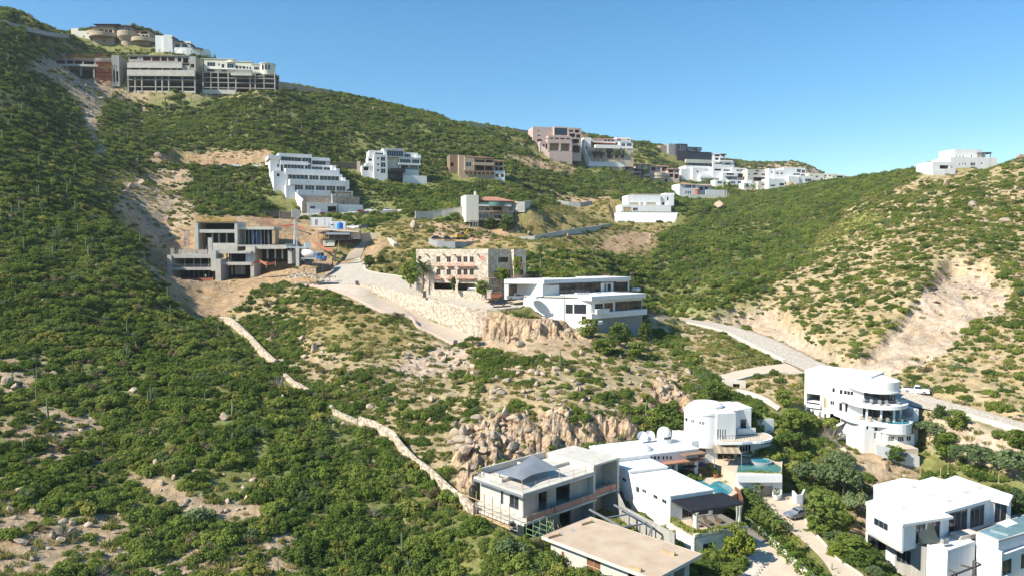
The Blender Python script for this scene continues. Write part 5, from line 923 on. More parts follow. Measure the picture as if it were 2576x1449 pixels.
mesh_fence('low plywood barrier at the corner of the street', [(795, 690, 246), (812, 686, 250), (832, 682, 256), (838, 676, 260)], 2.2, 'fence', 'lumber', 'plywood_fence')
mesh_fence('tan plywood fence at the entrance of the dirt track', [(836, 664, 268), (842, 652, 272), (846, 640, 277), (848, 628, 282)], 1.8, 'tan', 'lumber', 'plywood_fence')
mesh_fence('dark green netting draped over the shrubs below the ridge houses', [(1945, 516, 545), (1975, 520, 540), (2010, 514, 535), (2028, 500, 540), (2015, 480, 560)], 1.6, 'green_net', 'brown', 'netting')
# ------------------------------------------------------------------ near houses
def zp(vw, u, v, z): return PZ(vw[0]+.3*u, vw[1]+.3*v, z)
def ccw(pts):
    a = sum(pts[i-1][0]*pts[i][1]-pts[i][0]*pts[i-1][1] for i in range(len(pts))); return pts if a > 0 else pts[::-1]
def slabw(root, part, m, pts, z0, z1):
    """a slab or block with a world outline, hung on its thing"""
    inv = (Matrix.Translation(root.location) @ Matrix.Rotation(root.rotation_euler.z, 4, 'Z')).inverted(); l = [inv @ Vector((p[0], p[1], 0)) for p in pts]; zz = root.location.z
    b = MB(); b.prism(ccw([(p.x, p.y) for p in l]), z0-zz, z1-zz, m); return b.build(part, root)
# ---- unfinished concrete house
C = Bld('unfinished_house', 'unfinished two storey concrete house with a fabric sail on its flat roof', 'house', 665, 775, 105.6, 43, None, Z7); ZR = C.o.z
C.pts = []
XT, XE, DY = C.at(1215, 700, 1.2)[0], C.at(1432, 700, 1.2)[0], 11.3
UF, LF, GF = -3.95, -8.1, -8.6                                         # upper floor, lower floor, ground, below the roof
b = MB(); b.box(-.0, XT, 0, DY, -.02, .3, 'pale_concrete'); b.build('roof', C.root)
b = MB(); b.box(-.05, XT, -.05, .02, -.32, .05, 'steel'); b.box(-.06, 0.0, .02, DY, -.32, .05, 'steel'); b.build('roof_fascia', C.root)
b = MB(); b.box(1.2, XT, DY-.3, DY, .301, 1.35, 'pale_concrete'); b.box(1.2, 1.5, 6, DY-.3, .301, .9, 'pale_concrete'); b.box(1.5, 6.5, 6, 6.25, .301, .75, 'pale_concrete'); b.box(9, 9.25, 5.5, DY-.3, .301, 1., 'pale_concrete'); b.box(9.25, XT, 5.5, 5.75, .301, .8, 'pale_concrete'); b.build('parapet', C.root)
for x, y in ((2.5, 8), (8.2, 9.5), (11.5, 8.3)): b = MB(); b.cyl(x, y, .3, 1., .12, 'pale_concrete', None, 8); b.box(x-.3, x+.3, y-.3, y+.3, .3, .5, 'concrete'); b.build('roof_vent', C.root)
fx = lambda u, v=800, d=1.2: C.at(u, v, d)[0]
b = MB(); b.panel(1.2, XT, UF, -.02, 1.2, 1.45, [(fx(795), fx(870), UF+.01, -.9), (fx(942), fx(1058), UF+.01, -.6)], 'concrete'); b.build('wall', C.root)
b = MB(); b.panel(1.45, DY-.2, UF, -.02, 1.2, 1.45, [(2.2, 4.2, UF+.9, -1.), (5.6, 6.2, UF+.9, -.7)], 'pale_concrete', 'y'); b.build('side_wall', C.root)
for y0, y1, za in ((2.2, 4.2, -1.), (5.6, 6.2, -.7)): C.window(y0, y1, UF+.9, za, 1.2, 'w', 2, 'steel', 'glass', None, 'l', True)
b = MB(); b.box(fx(942), fx(1058), 4.5, 4.7, UF, -.2, 'wood'); 
for i in range(5): b.box(fx(942), fx(1058), 4.2, 4.5, UF+.5+i*.6, UF+.56+i*.6, 'lumber')
b.build('timber_shelving', C.root); b = MB(); b.box(1.5, XT, 8, 8.2, GF, -.02, 'concrete'); b.build('back_wall', C.root)
b = MB(); b.box(-.4, XT, -.6, DY, UF-.35, UF, 'pale_concrete'); b.build('floor_slab', C.root); b = MB(); b.box(-1.6, -.4, 1.5, DY+1, UF-.3, UF+.02, 'kerb'); b.build('ledge', C.root)
def redrail(x0, x1, y, z, axis='x'):
    b = MB(); b.box(x0, x1, y, y+.03, z+.05, z+.85, 'pinkrail'); b.box(x0, x1, y-.02, y+.05, z+.9, z+.97, 'steel')
    for i in range(int((x1-x0)/1.3)+1): x = x0+1.3*i; b.box(x, x+.06, y-.04, y+.06, z, z+1.05, 'lumber')
    return b.build('railing', C.root)
redrail(2, XT-.1, -.5, UF); redrail(.2, 2., -.55, UF)
b = MB(); b.panel(1.2, XT, GF-3, UF-.35, 2.2, 2.45, [(1.6, 4.6, GF-.5, UF-.6), (fx(970, 900, 2.2), fx(1062, 900, 2.2), GF, UF-.5)], 'concrete'); b.build('wall', C.root); b = MB(); b.box(-.2, .1, 1., DY, GF-3, UF-.35, 'pale_concrete'); b.box(.1, 1.2, 1, 1.25, GF-3, UF-.35, 'pale_concrete'); b.build('side_wall', C.root)
b = MB(); b.cyl(6.2, -.1, UF+.02, UF+.85, .42, 'fence', None, 12); b.build('bucket', C.root)
# tall stair block
b = MB(); b.box(XT, XT+.5, .2, 10.5, GF-2, 1.0, 'pale_concrete'); b.box(XE-.5, XE, .2, 10.5, GF-2, 1.0, 'pale_concrete'); b.box(XT+.5, XE-.5, 8, 8.3, GF-2, 1., 'concrete'); b.build('stair_block_wall', C.root)
b = MB(); b.box(XT-.03, XE+.03, .1, 10.6, 1.003, 1.3, 'pale_concrete'); b.build('stair_block_roof', C.root); b = MB(); b.box(XT+.5, XE-.5, .25, 8, UF-.35, UF, 'pale_concrete'); b.build('floor_slab', C.root)
b = MB(); b.panel(XT+.5, XE-.5, UF, 1., 3.6, 3.85, [(XT+.55, XT+2.4, UF+.02, .3)], 'pale_concrete'); b.panel(XT+.5, XE-.5, GF-2, UF-.35, 3.6, 3.85, [(XT+.55, XT+2.4, GF-1, UF-.8)], 'pale_concrete'); b.build('inner_wall', C.root); redrail(XT+.55, XE-.55, .4, UF)
# timber scaffold along the left side
b = MB()
for i in range(7):
    y = .6+i*1.85; x = -2.2; b.beam((x, y, GF-1.5), (x, y, UF+3.2), .07, 'lumber', None, 5); b.beam((x, y, UF-.6), (-.4, y, UF-.6), .05, 'lumber', None, 4)
for z in (UF-.6, UF+.9, UF+1.9): b.beam((-2.2, .3, z), (-2.2, 12.3, z), .06, 'lumber', None, 5)
b.box(-2.2, -1.5, .4, 12, UF-.55, UF-.48, 'lumber'); b.build('timber_scaffold', C.root)
for u, n in ((880, 2), (940, 2)):
    b = MB(); x = fx(u, 950, -1.2); za, zb = LF+.2, UF+.4
    for s_ in (0, .55): b.beam((x+s_, -3., za), (x+s_, -.6, zb), .05, 'lumber', None, 4)
    for i in range(9): t = i/8; b.beam((x, -3+2.4*t, za+(zb-za)*t), (x+.55, -3+2.4*t, za+(zb-za)*t), .04, 'lumber', None, 4)
    b.build('ladder', C.root)
b = MB(); x0, x1 = fx(745, 1000, -2.5), fx(915, 1000, -2.5)
for x in (x0, x0+1.4, x1-1.4, x1):
    for y in (-2.6, -1.2): b.beam((x, y, GF-1.5), (x, y, UF+.2), .045, 'greensteel', None, 5)
    for i in range(8): b.beam((x, -2.6, GF-1.+i*.75), (x, -1.2, GF-1.+i*.75), .035, 'greensteel', None, 4)
for xa in (x0, x1-1.4):
    for i in range(4): b.beam((xa, -2.6, GF-1+i*1.4), (xa+1.4, -2.6, GF+.2+i*1.4), .035, 'greensteel', None, 4)
b.build('steel_scaffold', C.root)
for y in (0.15, 3.6, 7.4, DY-.1): b = MB(); b.beam((.15, y, .3), (.15, y, 1.7), .035, 'lumber', None, 5); b.build('roof_post', C.root)
for x in (2.8, 5.6, 8.4, 11.2, 14): b = MB(); b.beam((x, .15, .3), (x, .15, 1.6), .035, 'lumber', None, 5); b.build('roof_post', C.root)
b = MB()
for z in (.85, 1.45): b.beam((.15, .15, z), (.15, DY, z), .022, 'lumber', None, 4); b.beam((.15, .15, z), (XT, .15, z), .022, 'lumber', None, 4)
b.build('roof_rail', C.root)
carve([C.world(*p) for p in ((-.3, -1), (XE, -1), (XE, 11), (-.3, 11))], ZR+GF+.4, 2.5); KEEP.append([tuple(C.world(*p)[:2]) for p in ((-3, -4), (XE+1, -4), (XE+1, 12.5), (-3, 12.5))])
# sail
S = empty('shade_sail', C.world(4, 5, .3), C.yaw); tag(S, 'grey fabric shade sail stretched over the unfinished concrete roof', 'shade sail'); b = MB(); n = 10; vs = []
for i in range(n+1):
    for j in range(n+1):
        u, v = i/n, j/n; x = -2.6+8.2*u; y = -3.3+6.2*v; cs = [(0.9), (.6), (1.7), (2.2)]; z = 1.3*(1-u)*(1-v)+1.8*u*(1-v)*.7+2.3*u*v+1.2*(1-u)*v+.5*math.sin(math.pi*u)*math.sin(math.pi*v)+.5*math.sin(math.pi*v)*(u-.3); k = 1-.30*math.sin(math.pi*u); vs.append((x+.9*math.sin(math.pi*v)*(.5-u), y*k, z))
m_ = len(vs); b.add(vs+[(p[0], p[1], p[2]-.03) for p in vs], [(i*(n+1)+j, (i+1)*(n+1)+j, (i+1)*(n+1)+j+1, i*(n+1)+j+1) for i in range(n) for j in range(n)]+[(m_+i*(n+1)+j, m_+i*(n+1)+j+1, m_+(i+1)*(n+1)+j+1, m_+(i+1)*(n+1)+j) for i in range(n) for j in range(n)], 'tarp'); b.build('fabric', S, True)
for i, j in ((0, 0), (n, 0), (n, n), (0, n)): p = vs[i*(n+1)+j]; b = MB(); b.beam((p[0], p[1], 0), (p[0], p[1], p[2]+.1), .05, 'lumber', None, 5); b.build('pole', S)
# ---- lower concrete building with the tan roof
ZL = -39.6; a0, a1, a2 = zp(Z7, 822, 1112, ZL), zp(Z7, 1230, 950, ZL), zp(Z7, 2125, 1280, ZL); ax = Vector((a1.x-a0.x, a1.y-a0.y, 0)); LX = ax.length; ax.normalize(); LY = (Vector((a2.x-a1.x, a2.y-a1.y, 0))).length
K = Bld('lower_house', 'low concrete building with a wide flat tan roof and timber blocks on it', 'house', 0, 0, 100, 0); K.pts = []; K.root.location = a0; K.o = a0; K.yaw = math.atan2(ax.y, ax.x); K.root.rotation_euler = (0, 0, K.yaw); K.ex = ax; K.ey = Vector((-ax.y, ax.x, 0))
b = MB(); b.box(0, LX, -LY, 0, -.35, 0, 'roof_tan'); b.build('roof', K.root); b = MB(); b.box(-.04, 0, -LY, 0, -.42, .03, 'kerb'); b.box(-.04, LX+.04, -LY-.04, -LY, -.42, .03, 'kerb'); b.box(LX, LX+.04, -LY, 0, -.42, .03, 'kerb'); b.box(-.04, LX+.04, 0, .04, -.42, .03, 'kerb'); b.build('fascia', K.root)
b = MB(); b.panel(-LY+1.2, -.8, -7, -.35, 1.0, 1.25, [(-3.3, -2.8, -3.2, -1.6), (-9.6, -7.3, -4.1, -.7), (-17.2, -14, -4, -.8)], 'pale_concrete', 'y'); b.panel(1.25, LX-1, -7, -.35, -LY+1.2, -LY+1.45, [(2, 5, -4, -.8), (6, 8.5, -4, -.8)], 'pale_concrete'); b.box(1.25, LX-1, -1.05, -.8, -7, -.35, 'pale_concrete'); b.box(LX-1.25, LX-1, -LY+1.45, -1.05, -7, -.35, 'pale_concrete'); b.build('wall', K.root)
for y0, y1, z0, z1, n_ in ((-9.6, -7.3, -4.1, -.7, 2), (-3.3, -2.8, -3.2, -1.6, 1)): K.window(y0, y1, z0, z1, 1.0, 'w', n_, 'lumber', 'wood', None, 'l', True)
b = MB(); b.beam((1.02, -9.6, -2.1), (1.02, -7.3, -2.1), .05, 'lumber'); b.build('brace', K.root)
for u, v, w_ in ((1085, 1065, 30), (1230, 985, 26), (985, 1085, 24)): slabw(K.root, 'roof_patch', 'grey', [zp(Z7, u+a*w_, v+c*w_*.45, ZL) for a, c in ((-1, 0), (0, -1), (1, 0), (0, 1))], ZL+.002, ZL+.012)
for u, v in ((1195, 1010), (920, 1120), (1880, 1258), (1600, 1392)):
    p = zp(Z7, u, v, ZL)-a0; x, y = p.dot(K.ex), p.dot(K.ey); T_ = empty('timber_block', K.world(x, y, .01), K.yaw+R(-8 if u < 1300 else -88)); tag(T_, {1195: 'timber block near the top corner of the tan roof', 920: 'timber block near the left corner of the tan roof', 1880: 'timber block near the right corner of the tan roof', 1600: 'timber block nearest the front edge of the tan roof'}[u], 'timber'); b = MB(); b.box(-1., 1., -.14, .14, 0, .3, 'lumber'); b.build('beam', T_); b = MB(); b.box(.8, 1.05, -.2, .2, .001, .42, 'lumber'); b.build('end_block', T_)
carve([K.world(*p) for p in ((.8, -LY), (LX, -LY), (LX, 0), (.8, 0))], a0.z-5.2, 2.)
# steel roof frame between the houses
FR = empty('beam_structure', zp(Z7, 1480, 1000, -40.2)); tag(FR, 'grey steel beam frame between the unfinished house and the white house', 'frame'); q = lambda u, v, z=-40.2: zp(Z7, u, v, z)-FR.location
for a, c, r_ in (((1222, 888), (1490, 1035), .17), ((1430, 850), (1702, 1000), .17), ((1370, 958), (1560, 925), .14), ((1500, 1040), (1702, 1002), .14), ((1702, 1002), (1748, 1035), .14)): b = MB(); b.beam(q(*a), q(*c), r_, 'steel', None, 4); b.build('beam', FR)
for u, v, h in ((1645, 1015, 3), (1700, 1003, 3.4), (1745, 1035, 3.2), (1555, 930, 3.5)): b = MB(); p = q(u, v); b.beam(p, p-Vector((0, 0, h)), .13, 'steel', None, 4); b.build('post', FR)
b = MB(); b.beam(q(1745, 1035)-Vector((0, 0, 0)), q(1700, 1003)-Vector((0, 0, 2.8)), .1, 'steel', None, 4); b.build('brace', FR)
p0, p1, p2 = zp(Z7, 1440, 718, -39.5), zp(Z7, 1510, 870, -40.3), zp(Z7, 1935, 1095, -40.8); wall('plot_wall', 'raw concrete plot wall between the unfinished house and the white pool house', [(p.x, p.y, p.z, p.z-4) for p in (p0, p1, p1.lerp(p2, .5), p2)], .3, 'concrete')
# ---- white pool house
D = Bld('white_pool_house', 'white flat roofed house with a small dome, long window row and pergola terrace', 'house', 1900, 785, 110, 22, None, Z7); D.pts = []; Z0 = D.o.z
def wallbox(x0, x1, y0, y1, z0, z1, left=(), front=(), m='white', part='wall', roof=.22, top='white', bk=True):
    b = MB(); b.panel(y0, y1, z0, z1, x0, x0+.3, [(a, c, e, f) for a, c, e, f in left], m, 'y'); b.panel(x0+.3, x1, z0, z1, y0, y0+.3, front, m); b.box(x1-.3, x1, y0+.3, y1, z0, z1, m); b.box(x0+.3, x1-.3, y1-.3, y1, z0, z1, m); o = b.build(part, D.root)
    if roof: b = MB(); b.box(x0-.12, x1+.12, y0-.12, y1+.12, z1+.003, z1+roof, top); b.build('roof', D.root)
    for a, c, e, f in left: D.window(a, c, e, f, x0, 'w', 2, 'steel', 'glass', None, 'l', True)
    for a, c, e, f in front: D.window(a, c, e, f, y0, 'w', max(1, round((c-a)/1.3)), 'brown', 'glass', None, 'x', True)
def ly(u, v):                                                            # (y, z) on the left facade x = 0 seen at a pixel
    r = ray(Z7[0]+.3*u, Z7[1]+.3*v); t = D.o.dot(D.ex)/r.dot(D.ex); p = r*t-D.o; return p.dot(D.ey), p.z
LW = []
for u0, v0, u1, v1 in ((1442, 600, 1476, 628), (1497, 624, 1530, 652), (1550, 652, 1584, 680), (1612, 698, 1640, 745), (1664, 722, 1698, 748), (1757, 768, 1793, 800), (1830, 805, 1868, 838)):
    ya, za = ly(u0, (v0+v1)/2); yb, zb = ly(u1, (v0+v1)/2); zt_ = ly((u0+u1)/2, v0)[1]; zz = ly((u0+u1)/2, v1)[1]; LW.append((yb, ya, zz, zt_))
wallbox(0, 7.9, .0, 11.6, -7, -.0, [w_ for w_ in LW if w_[1] < 11.3], [(2.2, 7.2, -3.6, -.5)]); wallbox(-.02, 7.3, 11.62, 17., -7, .5, [w_ for w_ in LW if w_[0] > 11.9 and w_[1] < 16.8], [])
FW = []
for u in (1732, 1762, 1794, 1834, 1864, 1895):
    x0_, z0_ = D.at(u, 485, 17.05); x1_, z1_ = D.at(u+17, 440, 17.05); FW.append((x0_, x1_, z1_-.6, z1_))
wallbox(-.04, 17.6, 17.02, 26, -7, 1.15, [], [(f[0], f[1], max(-.1, f[2]), min(1., f[3])) for f in FW if f[1] < 17]+[(8.2, 11.2, -3.8, -.75), (13.2, 16.8, -3.8, -.4)], roof=.3)
b = MB(); b.box(6.8, 17.9, 15.4, 17., -.45, -.2, 'tile'); b.build('eave', D.root); b = MB(); b.box(13.6, 18.2, 15.2, 17.0, .75, 1.0, 'brown'); b.build('eave', D.root); b = MB(); b.box(12, 12.6, 16.2, 17, -3.9, -.46, 'cream'); b.build('column', D.root)
b = MB(); x, z = D.at(1848, 320, 23); b.lathe([(1.35, -1.2), (1.35, .9), (1.3, 1.5), (1.05, 2.05), (.6, 2.4), (0, 2.52)], 'white', (x, 23, 1.9), 22); o = b.build('dome', D.root, True); b = MB()
for i in range(5): a = R(-120+i*14); b.beam((x+1.33*math.cos(a), 23+1.33*math.sin(a), 2.3), (x+1.33*math.cos(a), 23+1.33*math.sin(a), 2.75), .16, 'glass', None, 4)
b.build('window', o)
b = MB(); b.lathe([(2.6, 0), (2.3, .5), (1.4, .9), (0, 1.1)], 'white', (7, 20.5, 1.45), 18); b.build('roof_dome', D.root, True)
for lb, u, v in (('white satellite dish on the flat roof left of the small dome, left one', 1662, 318), ('white satellite dish on the flat roof directly left of the small dome', 1722, 312)):
    x, z = D.at(u, v, 24.5); S_ = empty('satellite_dish', D.world(x, 24.5, 1.46), D.yaw); tag(S_, lb, 'satellite dish'); b = MB(); b.lathe([(0, 0), (.5, .08), (.85, .28), (1.0, .5)], 'paint_white', (0, 0, 0), 16); o = b.build('dish', S_, True); o.location = (0, 0, 1.0); o.rotation_euler = (R(62), 0, R(-20)); b = MB(); b.cyl(0, .2, 0, 1., .07, 'steel', None, 6); b.build('mast', S_)
# terrace with dark pergola
TZ = -3.9; b = MB(); b.box(0, 9.6, -6.2, 0, TZ-.3, TZ, 'paving'); b.build('terrace_floor', D.root); b = MB(); b.panel(.0, 9.6, -9.5, TZ-.3, -6.2, -5.9, [(1.5, 3.7, -6.6, -5.2), (5.8, 7.8, -6.6, -5.2)], 'cream'); b.panel(-6.2, 0, -9.5, TZ-.3, 0, .3, [(-1.6, -.9, -6., -4.6)], 'white', 'y'); b.box(9.3, 9.6, -5.9, 0, -9.5, TZ-.3, 'cream'); b.build('terrace_wall', D.root)
for a, c in ((1.5, 3.7), (5.8, 7.8)): D.window(a, c, -6.6, -5.2, -6.2, 'w', 2, 'grey', 'glass', None, 'x', True)
D.window(-1.6, -.9, -6., -4.6, 0, 'w', 2, 'brown', 'brown', None, 'l', True)
b = MB()
for i in range(24): y = -5.2+i*.22; b.box(.2, 9.8, y, y+.13, -.55, -.45, 'dark')
b.box(.2, .35, -5.3, 0, -.75, -.56, 'dark'); b.box(9.6, 9.75, -5.3, 0, -.75, -.56, 'dark'); b.box(.2, 9.75, -5.3, -5.15, -.75, -.56, 'dark'); b.build('pergola', D.root)
for x in (1.1, 8.9): b = MB(); b.lathe([(.45, TZ), (.42, TZ+.4), (.36, TZ+1.6), (.42, -1.2), (.5, -.95), (.5, -.76)], 'cream', (x, -4.9, 0), 14); b.build('column', D.root)
b = MB(); b.box(.0, 9.6, -6.3, -5.6, TZ+.0, TZ+.35, 'cream'); b.build('planter', D.root)
for x in (3, 5, 7): S_ = empty('sun_lounger', D.world(x, -2.6, TZ+.01), D.yaw); tag(S_, 'dark slatted lounger under the dark pergola', 'sun lounger', 'loungers under the dark pergola'); b = MB(); b.box(-.35, .35, -1, .5, .3, .42, 'canvas_dark'); b.build('mattress', S_); b = MB(); b.add([(-.35, .5, .36), (.35, .5, .36), (.35, 1., .9), (-.35, 1., .9), (-.35, .55, .28), (.35, .55, .28)], [(0, 1, 2, 3), (0, 4, 5, 1)], 'canvas_dark'); b.build('backrest', S_); b = MB(); b.box(-.3, .3, -.9, .5, 0, .29, 'brown'); b.build('frame', S_)
# patio and pool
PZ0 = Z0+TZ+.2; pp = [zp(Z7, u, v, PZ0) for u, v in ((1900, 560), (2170, 470), (2560, 640), (2480, 740), (2340, 815), (2235, 735))]; slabw(D.root, 'patio', 'paving', pp, PZ0-5, PZ0)
pw = [(2105, 648), (2150, 640), (2235, 680), (2262, 658), (2310, 648), (2400, 690), (2425, 722), (2400, 752), (2330, 786), (2255, 735), (2170, 690)]; slabw(D.root, 'pool_water', 'pool', [zp(Z7, u, v, PZ0+.02) for u, v in pw], PZ0-.02, PZ0+.03)
cw_ = [zp(Z7, u, v, PZ0-.1) for u, v in ((2425, 722), (2455, 735), (2440, 770), (2340, 822), (2255, 840), (2235, 800), (2330, 788), (2400, 754))]; slabw(D.root, 'pool_edge', 'brown', cw_, PZ0-3.2, PZ0-.45); pwall = [zp(Z7, u, v, PZ0) for u, v in ((2460, 640), (2430, 690), (2500, 780))]
wall('patio_wall', 'cream garden wall behind the navy parasols', [(p.x, p.y, PZ0+1.6, PZ0-1) for p in [zp(Z7, u, v, PZ0) for u, v in ((2185, 455), (2260, 540), (2340, 590), (2455, 690))]], .3, 'cream')
wall('pool_screen', 'rusty brown screen wall right of the turquoise pool', [(p.x, p.y, PZ0+.6, PZ0-3.5) for p in [zp(Z7, u, v, PZ0) for u, v in ((2440, 725), (2478, 760), (2500, 830))]], .2, 'wood')
def parasol(lb, p, m, r_=1.7, open_=True, h=2.5, sq=False):
    S_ = empty('parasol', p); tag(S_, lb, 'parasol'); b = MB(); b.cyl(0, 0, 0, h, .04, 'brown', None, 6); b.build('pole', S_); b = MB(); b.cyl(0, 0, 0, .12, .35, 'grey', None, 10); b.build('base', S_); b = MB()
    b.lathe([(r_, h-.55), (r_*.5, h-.2), (0, h+.05)] if open_ else [(.12, h-1.6), (.3, h-1.3), (.14, h-.3), (0, h+.1)], m, (0, 0, 0), 4 if sq else 8); b.build('canopy', S_)
def table(lb, p, r_=.6, m='brown'):
    S_ = empty('patio_table', p); tag(S_, lb, 'table'); b = MB(); b.cyl(0, 0, .68, .74, r_, m, None, 14); b.build('table_top', S_); b = MB(); b.cyl(0, 0, 0, .68, .08, m, None, 8); b.build('leg', S_)
def chair(lb, p, rz, g, m='brown'):
    S_ = empty('patio_chair', p, rz); tag(S_, lb, 'chair', g); b = MB(); b.box(-.28, .28, -.28, .28, .38, .48, m); b.build('seat', S_); b = MB(); b.box(-.28, .28, .24, .32, .49, .95, m); b.build('backrest', S_)
    for x in (-.24, .24):
        for y in (-.24, .24): b = MB(); b.box(x-.03, x+.03, y-.03, y+.03, 0, .38, m); b.build('leg', S_)
parasol('navy parasol open on the patio beside the turquoise pool', zp(Z7, 2030, 600, PZ0), 'navy', 2.2); parasol('navy parasol half closed on the patio beside the turquoise pool', zp(Z7, 2165, 600, PZ0), 'navy', 1.0, True, 2.4)
table('round brown table on the patio by the turquoise pool', zp(Z7, 2165, 605, PZ0+.02), .7); table('small table under the open navy parasol', zp(Z7, 2040, 610, PZ0+.02), .5)
for i, (u, v) in enumerate(((2120, 600), (2205, 600), (2160, 630), (2020, 620), (2070, 630), (2085, 600))): chair('brown chair on the patio by the turquoise pool', zp(Z7, u, v, PZ0+.01), i*1.1, 'patio chairs by the turquoise pool')
def pot(lb, p, s_=1., m='terracotta', lf='leaf_mid', h=1.):
    S_ = empty('potted_plant', p); tag(S_, lb, 'plant pot'); b = MB(); b.lathe([(.25*s_, 0), (.42*s_, .55*s_), (.46*s_, .6*s_), (.38*s_, .6*s_)], m, (0, 0, 0), 12); b.build('pot', S_); rs = np.random.default_rng(3); c, nn = crown_pts(rs, [(0, 0, (.6+.35*h)*s_, .4*s_*h)], 60); o = bpy.data.objects.new('foliage', mesh_quads('foliage', quads(rs, c, nn, .22*s_), lf)); COL.objects.link(o); o.parent = S_
# ---- curved white house above it
G = Bld('curved_white_house', 'white house with a rounded drum end, terraces and striped awning above a green pool', 'house', 2060, 1130, 136, 12, None, Z14); G.pts = []
xL, zT = G.at(1724, 880, 4.5)[0], G.at(1900, 905, 0)[1]; zB = G.at(1900, 1180, 0)[1]; xr = G.at(2060, 900, 0)[0]; r1 = (xr-xL)*.62
def lathe_wall(cx, cy_, r_, z0, z1, a0, a1, m='white', part='wall', n=18, th=.25):
    p = arc(cx, cy_, r_, a0, a1, n)+arc(cx, cy_, r_-th, a1, a0, n); b = MB()
    k = len(p)//2
    for i in range(k-1): q_ = [p[i], p[i+1], p[2*k-2-i], p[2*k-1-i]]; b.prism(ccw(q_), z0, z1, m)
    return b.build(part, G.root)
cx, cy_ = xL+r1, r1*.9
b = MB(); b.prism(arc(cx, cy_, r1, 150, 285, 22)+[(xr+2, .9), (G.at(2290, 870, 3)[0], 3), (G.at(2290, 870, 3)[0], 8.5), (cx, 9.5)], zB, zT, 'white'); o = fixnormals(b.build('wall', G.root)); b = MB(); b.prism(arc(cx, cy_, r1+.15, 150, 285, 22)+[(xr+2.1, .7), (G.at(2290, 870, 3)[0]+.2, 2.8), (G.at(2290, 870, 3)[0]+.2, 8.7), (cx, 9.7)], zT+.003, zT+.35, 'white'); fixnormals(b.build('roof', G.root))
b = MB(); b.lathe([(3.2, 0), (3.2, .5), (2.6, .9), (0, 1.15)], 'white', (cx+1.5, 5.5, zT+.36), 18); b.build('roof_dome', G.root)
for u0, v0, u1, v1 in ((1770, 945, 1795, 968), (1800, 946, 1822, 970), (1842, 948, 1858, 971), (1862, 949, 1878, 972)):
    a = None; g_ = MB(); x0, z1 = G.at(u0, v0, 1); x1, z0 = G.at(u1, v1, 1); xm = (x0+x1)/2; yy = cy_-math.sqrt(max(.1, r1*r1-(xm-cx)**2)); an = math.atan2(yy-cy_, xm-cx); g_.box(-(x1-x0)/2, (x1-x0)/2, -.03, .2, z0, z1, 'glass'); o = g_.build('window', G.root); o.location = (xm, yy, 0); o.rotation_euler = (0, 0, an+math.pi/2); f = MB(); f.box(-(x1-x0)/2-.06, (x1-x0)/2+.06, -.06, -.031, z1, z1+.07, 'white'); f.box(-.04, .04, -.06, -.031, z0, z1, 'white'); f.build('frame', o)
G.mass((2160, 862, 2292, 1032), 1.8, 10, [(2164, 938, 2250, 1012, 'w', 4)], 'white', roof=False, cv=False, sub=True, fm='dark'); G.mass((2004, 900, 2162, 1135), -.9, 8, [(2008, 1022, 2022, 1105, 'w', 1), (2030, 1022, 2042, 1105, 'w', 1), (2050, 1022, 2062, 1105, 'w', 1), (2070, 1022, 2082, 1105, 'w', 1)], 'white', found=1, cv=False, sub=True)
x0, zb0 = G.at(2010, 1135, -1.5); x1 = G.at(2500, 1090, -1.5)[0]; zf = G.at(2250, 1100, -1.)[1]
b = MB(); b.prism(ccw([(x0, -2.5), (x0+4, -3.2)]+arc(x1-4.2, 1.2, 4.4, 250, 370, 12)+[(x1-2, 8), (x0, 8)]), zf-.45, zf, 'white'); fixnormals(b.build('balcony', G.root)); b = MB(); b.prism(ccw([(x0+.3, -2.1), (x0+4, -2.8)]+arc(x1-4.2, 1.2, 4.0, 250, 370, 12)+[(x1-2.4, 7), (x0+.3, 7)]), zf+.003, zf+.02, 'paving'); b.build('balcony_floor', G.root)
G.box('terrace_screen', 'white', (2340, 938, 2482, 1058), 4, 4.3); G.box('terrace_screen', 'white', (2292, 940, 2322, 1010), 5, 5.3); G.box('low_wall', 'white', (2180, 1015, 2330, 1062), 1.2, 1.45); G.rail((2010, 1075, 2160, 1118), -2.6, 'steel', 'railing', 6); G.rail((2160, 1078, 2360, 1110), -2.9, 'steel', 'railing', 8)
G.mass((2180, 1120, 2470, 1215), 1.5, 8, [(2195, 1150, 2290, 1212, 'w', 4), (2380, 1105, 2440, 1150, 'w', 3)], 'white', roof=False, cv=False, sub=True); G.mass((1790, 1125, 2010, 1290), .5, 9, [(1835, 1180, 1912, 1255, 'd', 'wood')], 'white', cv=False, found=3)
TG = G.o.z+G.at(2300, 1250, 0)[1]-.2
AW = empty('awning', zp(Z14, 2085, 1180, TG+2.8), G.yaw); tag(AW, 'tan and brown striped awning over the dining terrace', 'awning'); b = MB(); A0, A1, A2, A3 = [zp(Z14, u, v, z)-AW.location for u, v, z in ((1967, 1155, TG+3.3), (2165, 1130, TG+3.3), (2212, 1225, TG+2.6), (1985, 1222, TG+2.6))]
RI = Matrix.Rotation(-G.yaw, 3, 'Z')
for i in range(8): f0, f1 = i/8, (i+1)/8; qd = [A0.lerp(A1, f0), A0.lerp(A1, f1), A3.lerp(A2, f1), A3.lerp(A2, f0)]; b.add([RI @ p for p in qd]+[RI @ p-Vector((0, 0, .05)) for p in qd], [(3, 2, 1, 0), (4, 5, 6, 7)], 'canvas' if i % 2 else 'canvas_dark')
b.build('fabric', AW)
for A_ in (A2, A3): b = MB(); p = RI @ A_; b.beam(p, p-Vector((0, 0, 2.6)), .06, 'steel', None, 5); b.build('post', AW)
tp = [zp(Z14, u, v, TG) for u, v in ((1960, 1180), (2200, 1190), (2480, 1160), (2560, 1240), (2556, 1280), (2545, 1400), (2160, 1392), (1960, 1270))]; slabw(G.root, 'terrace', 'paving', tp, TG-5, TG-.0)
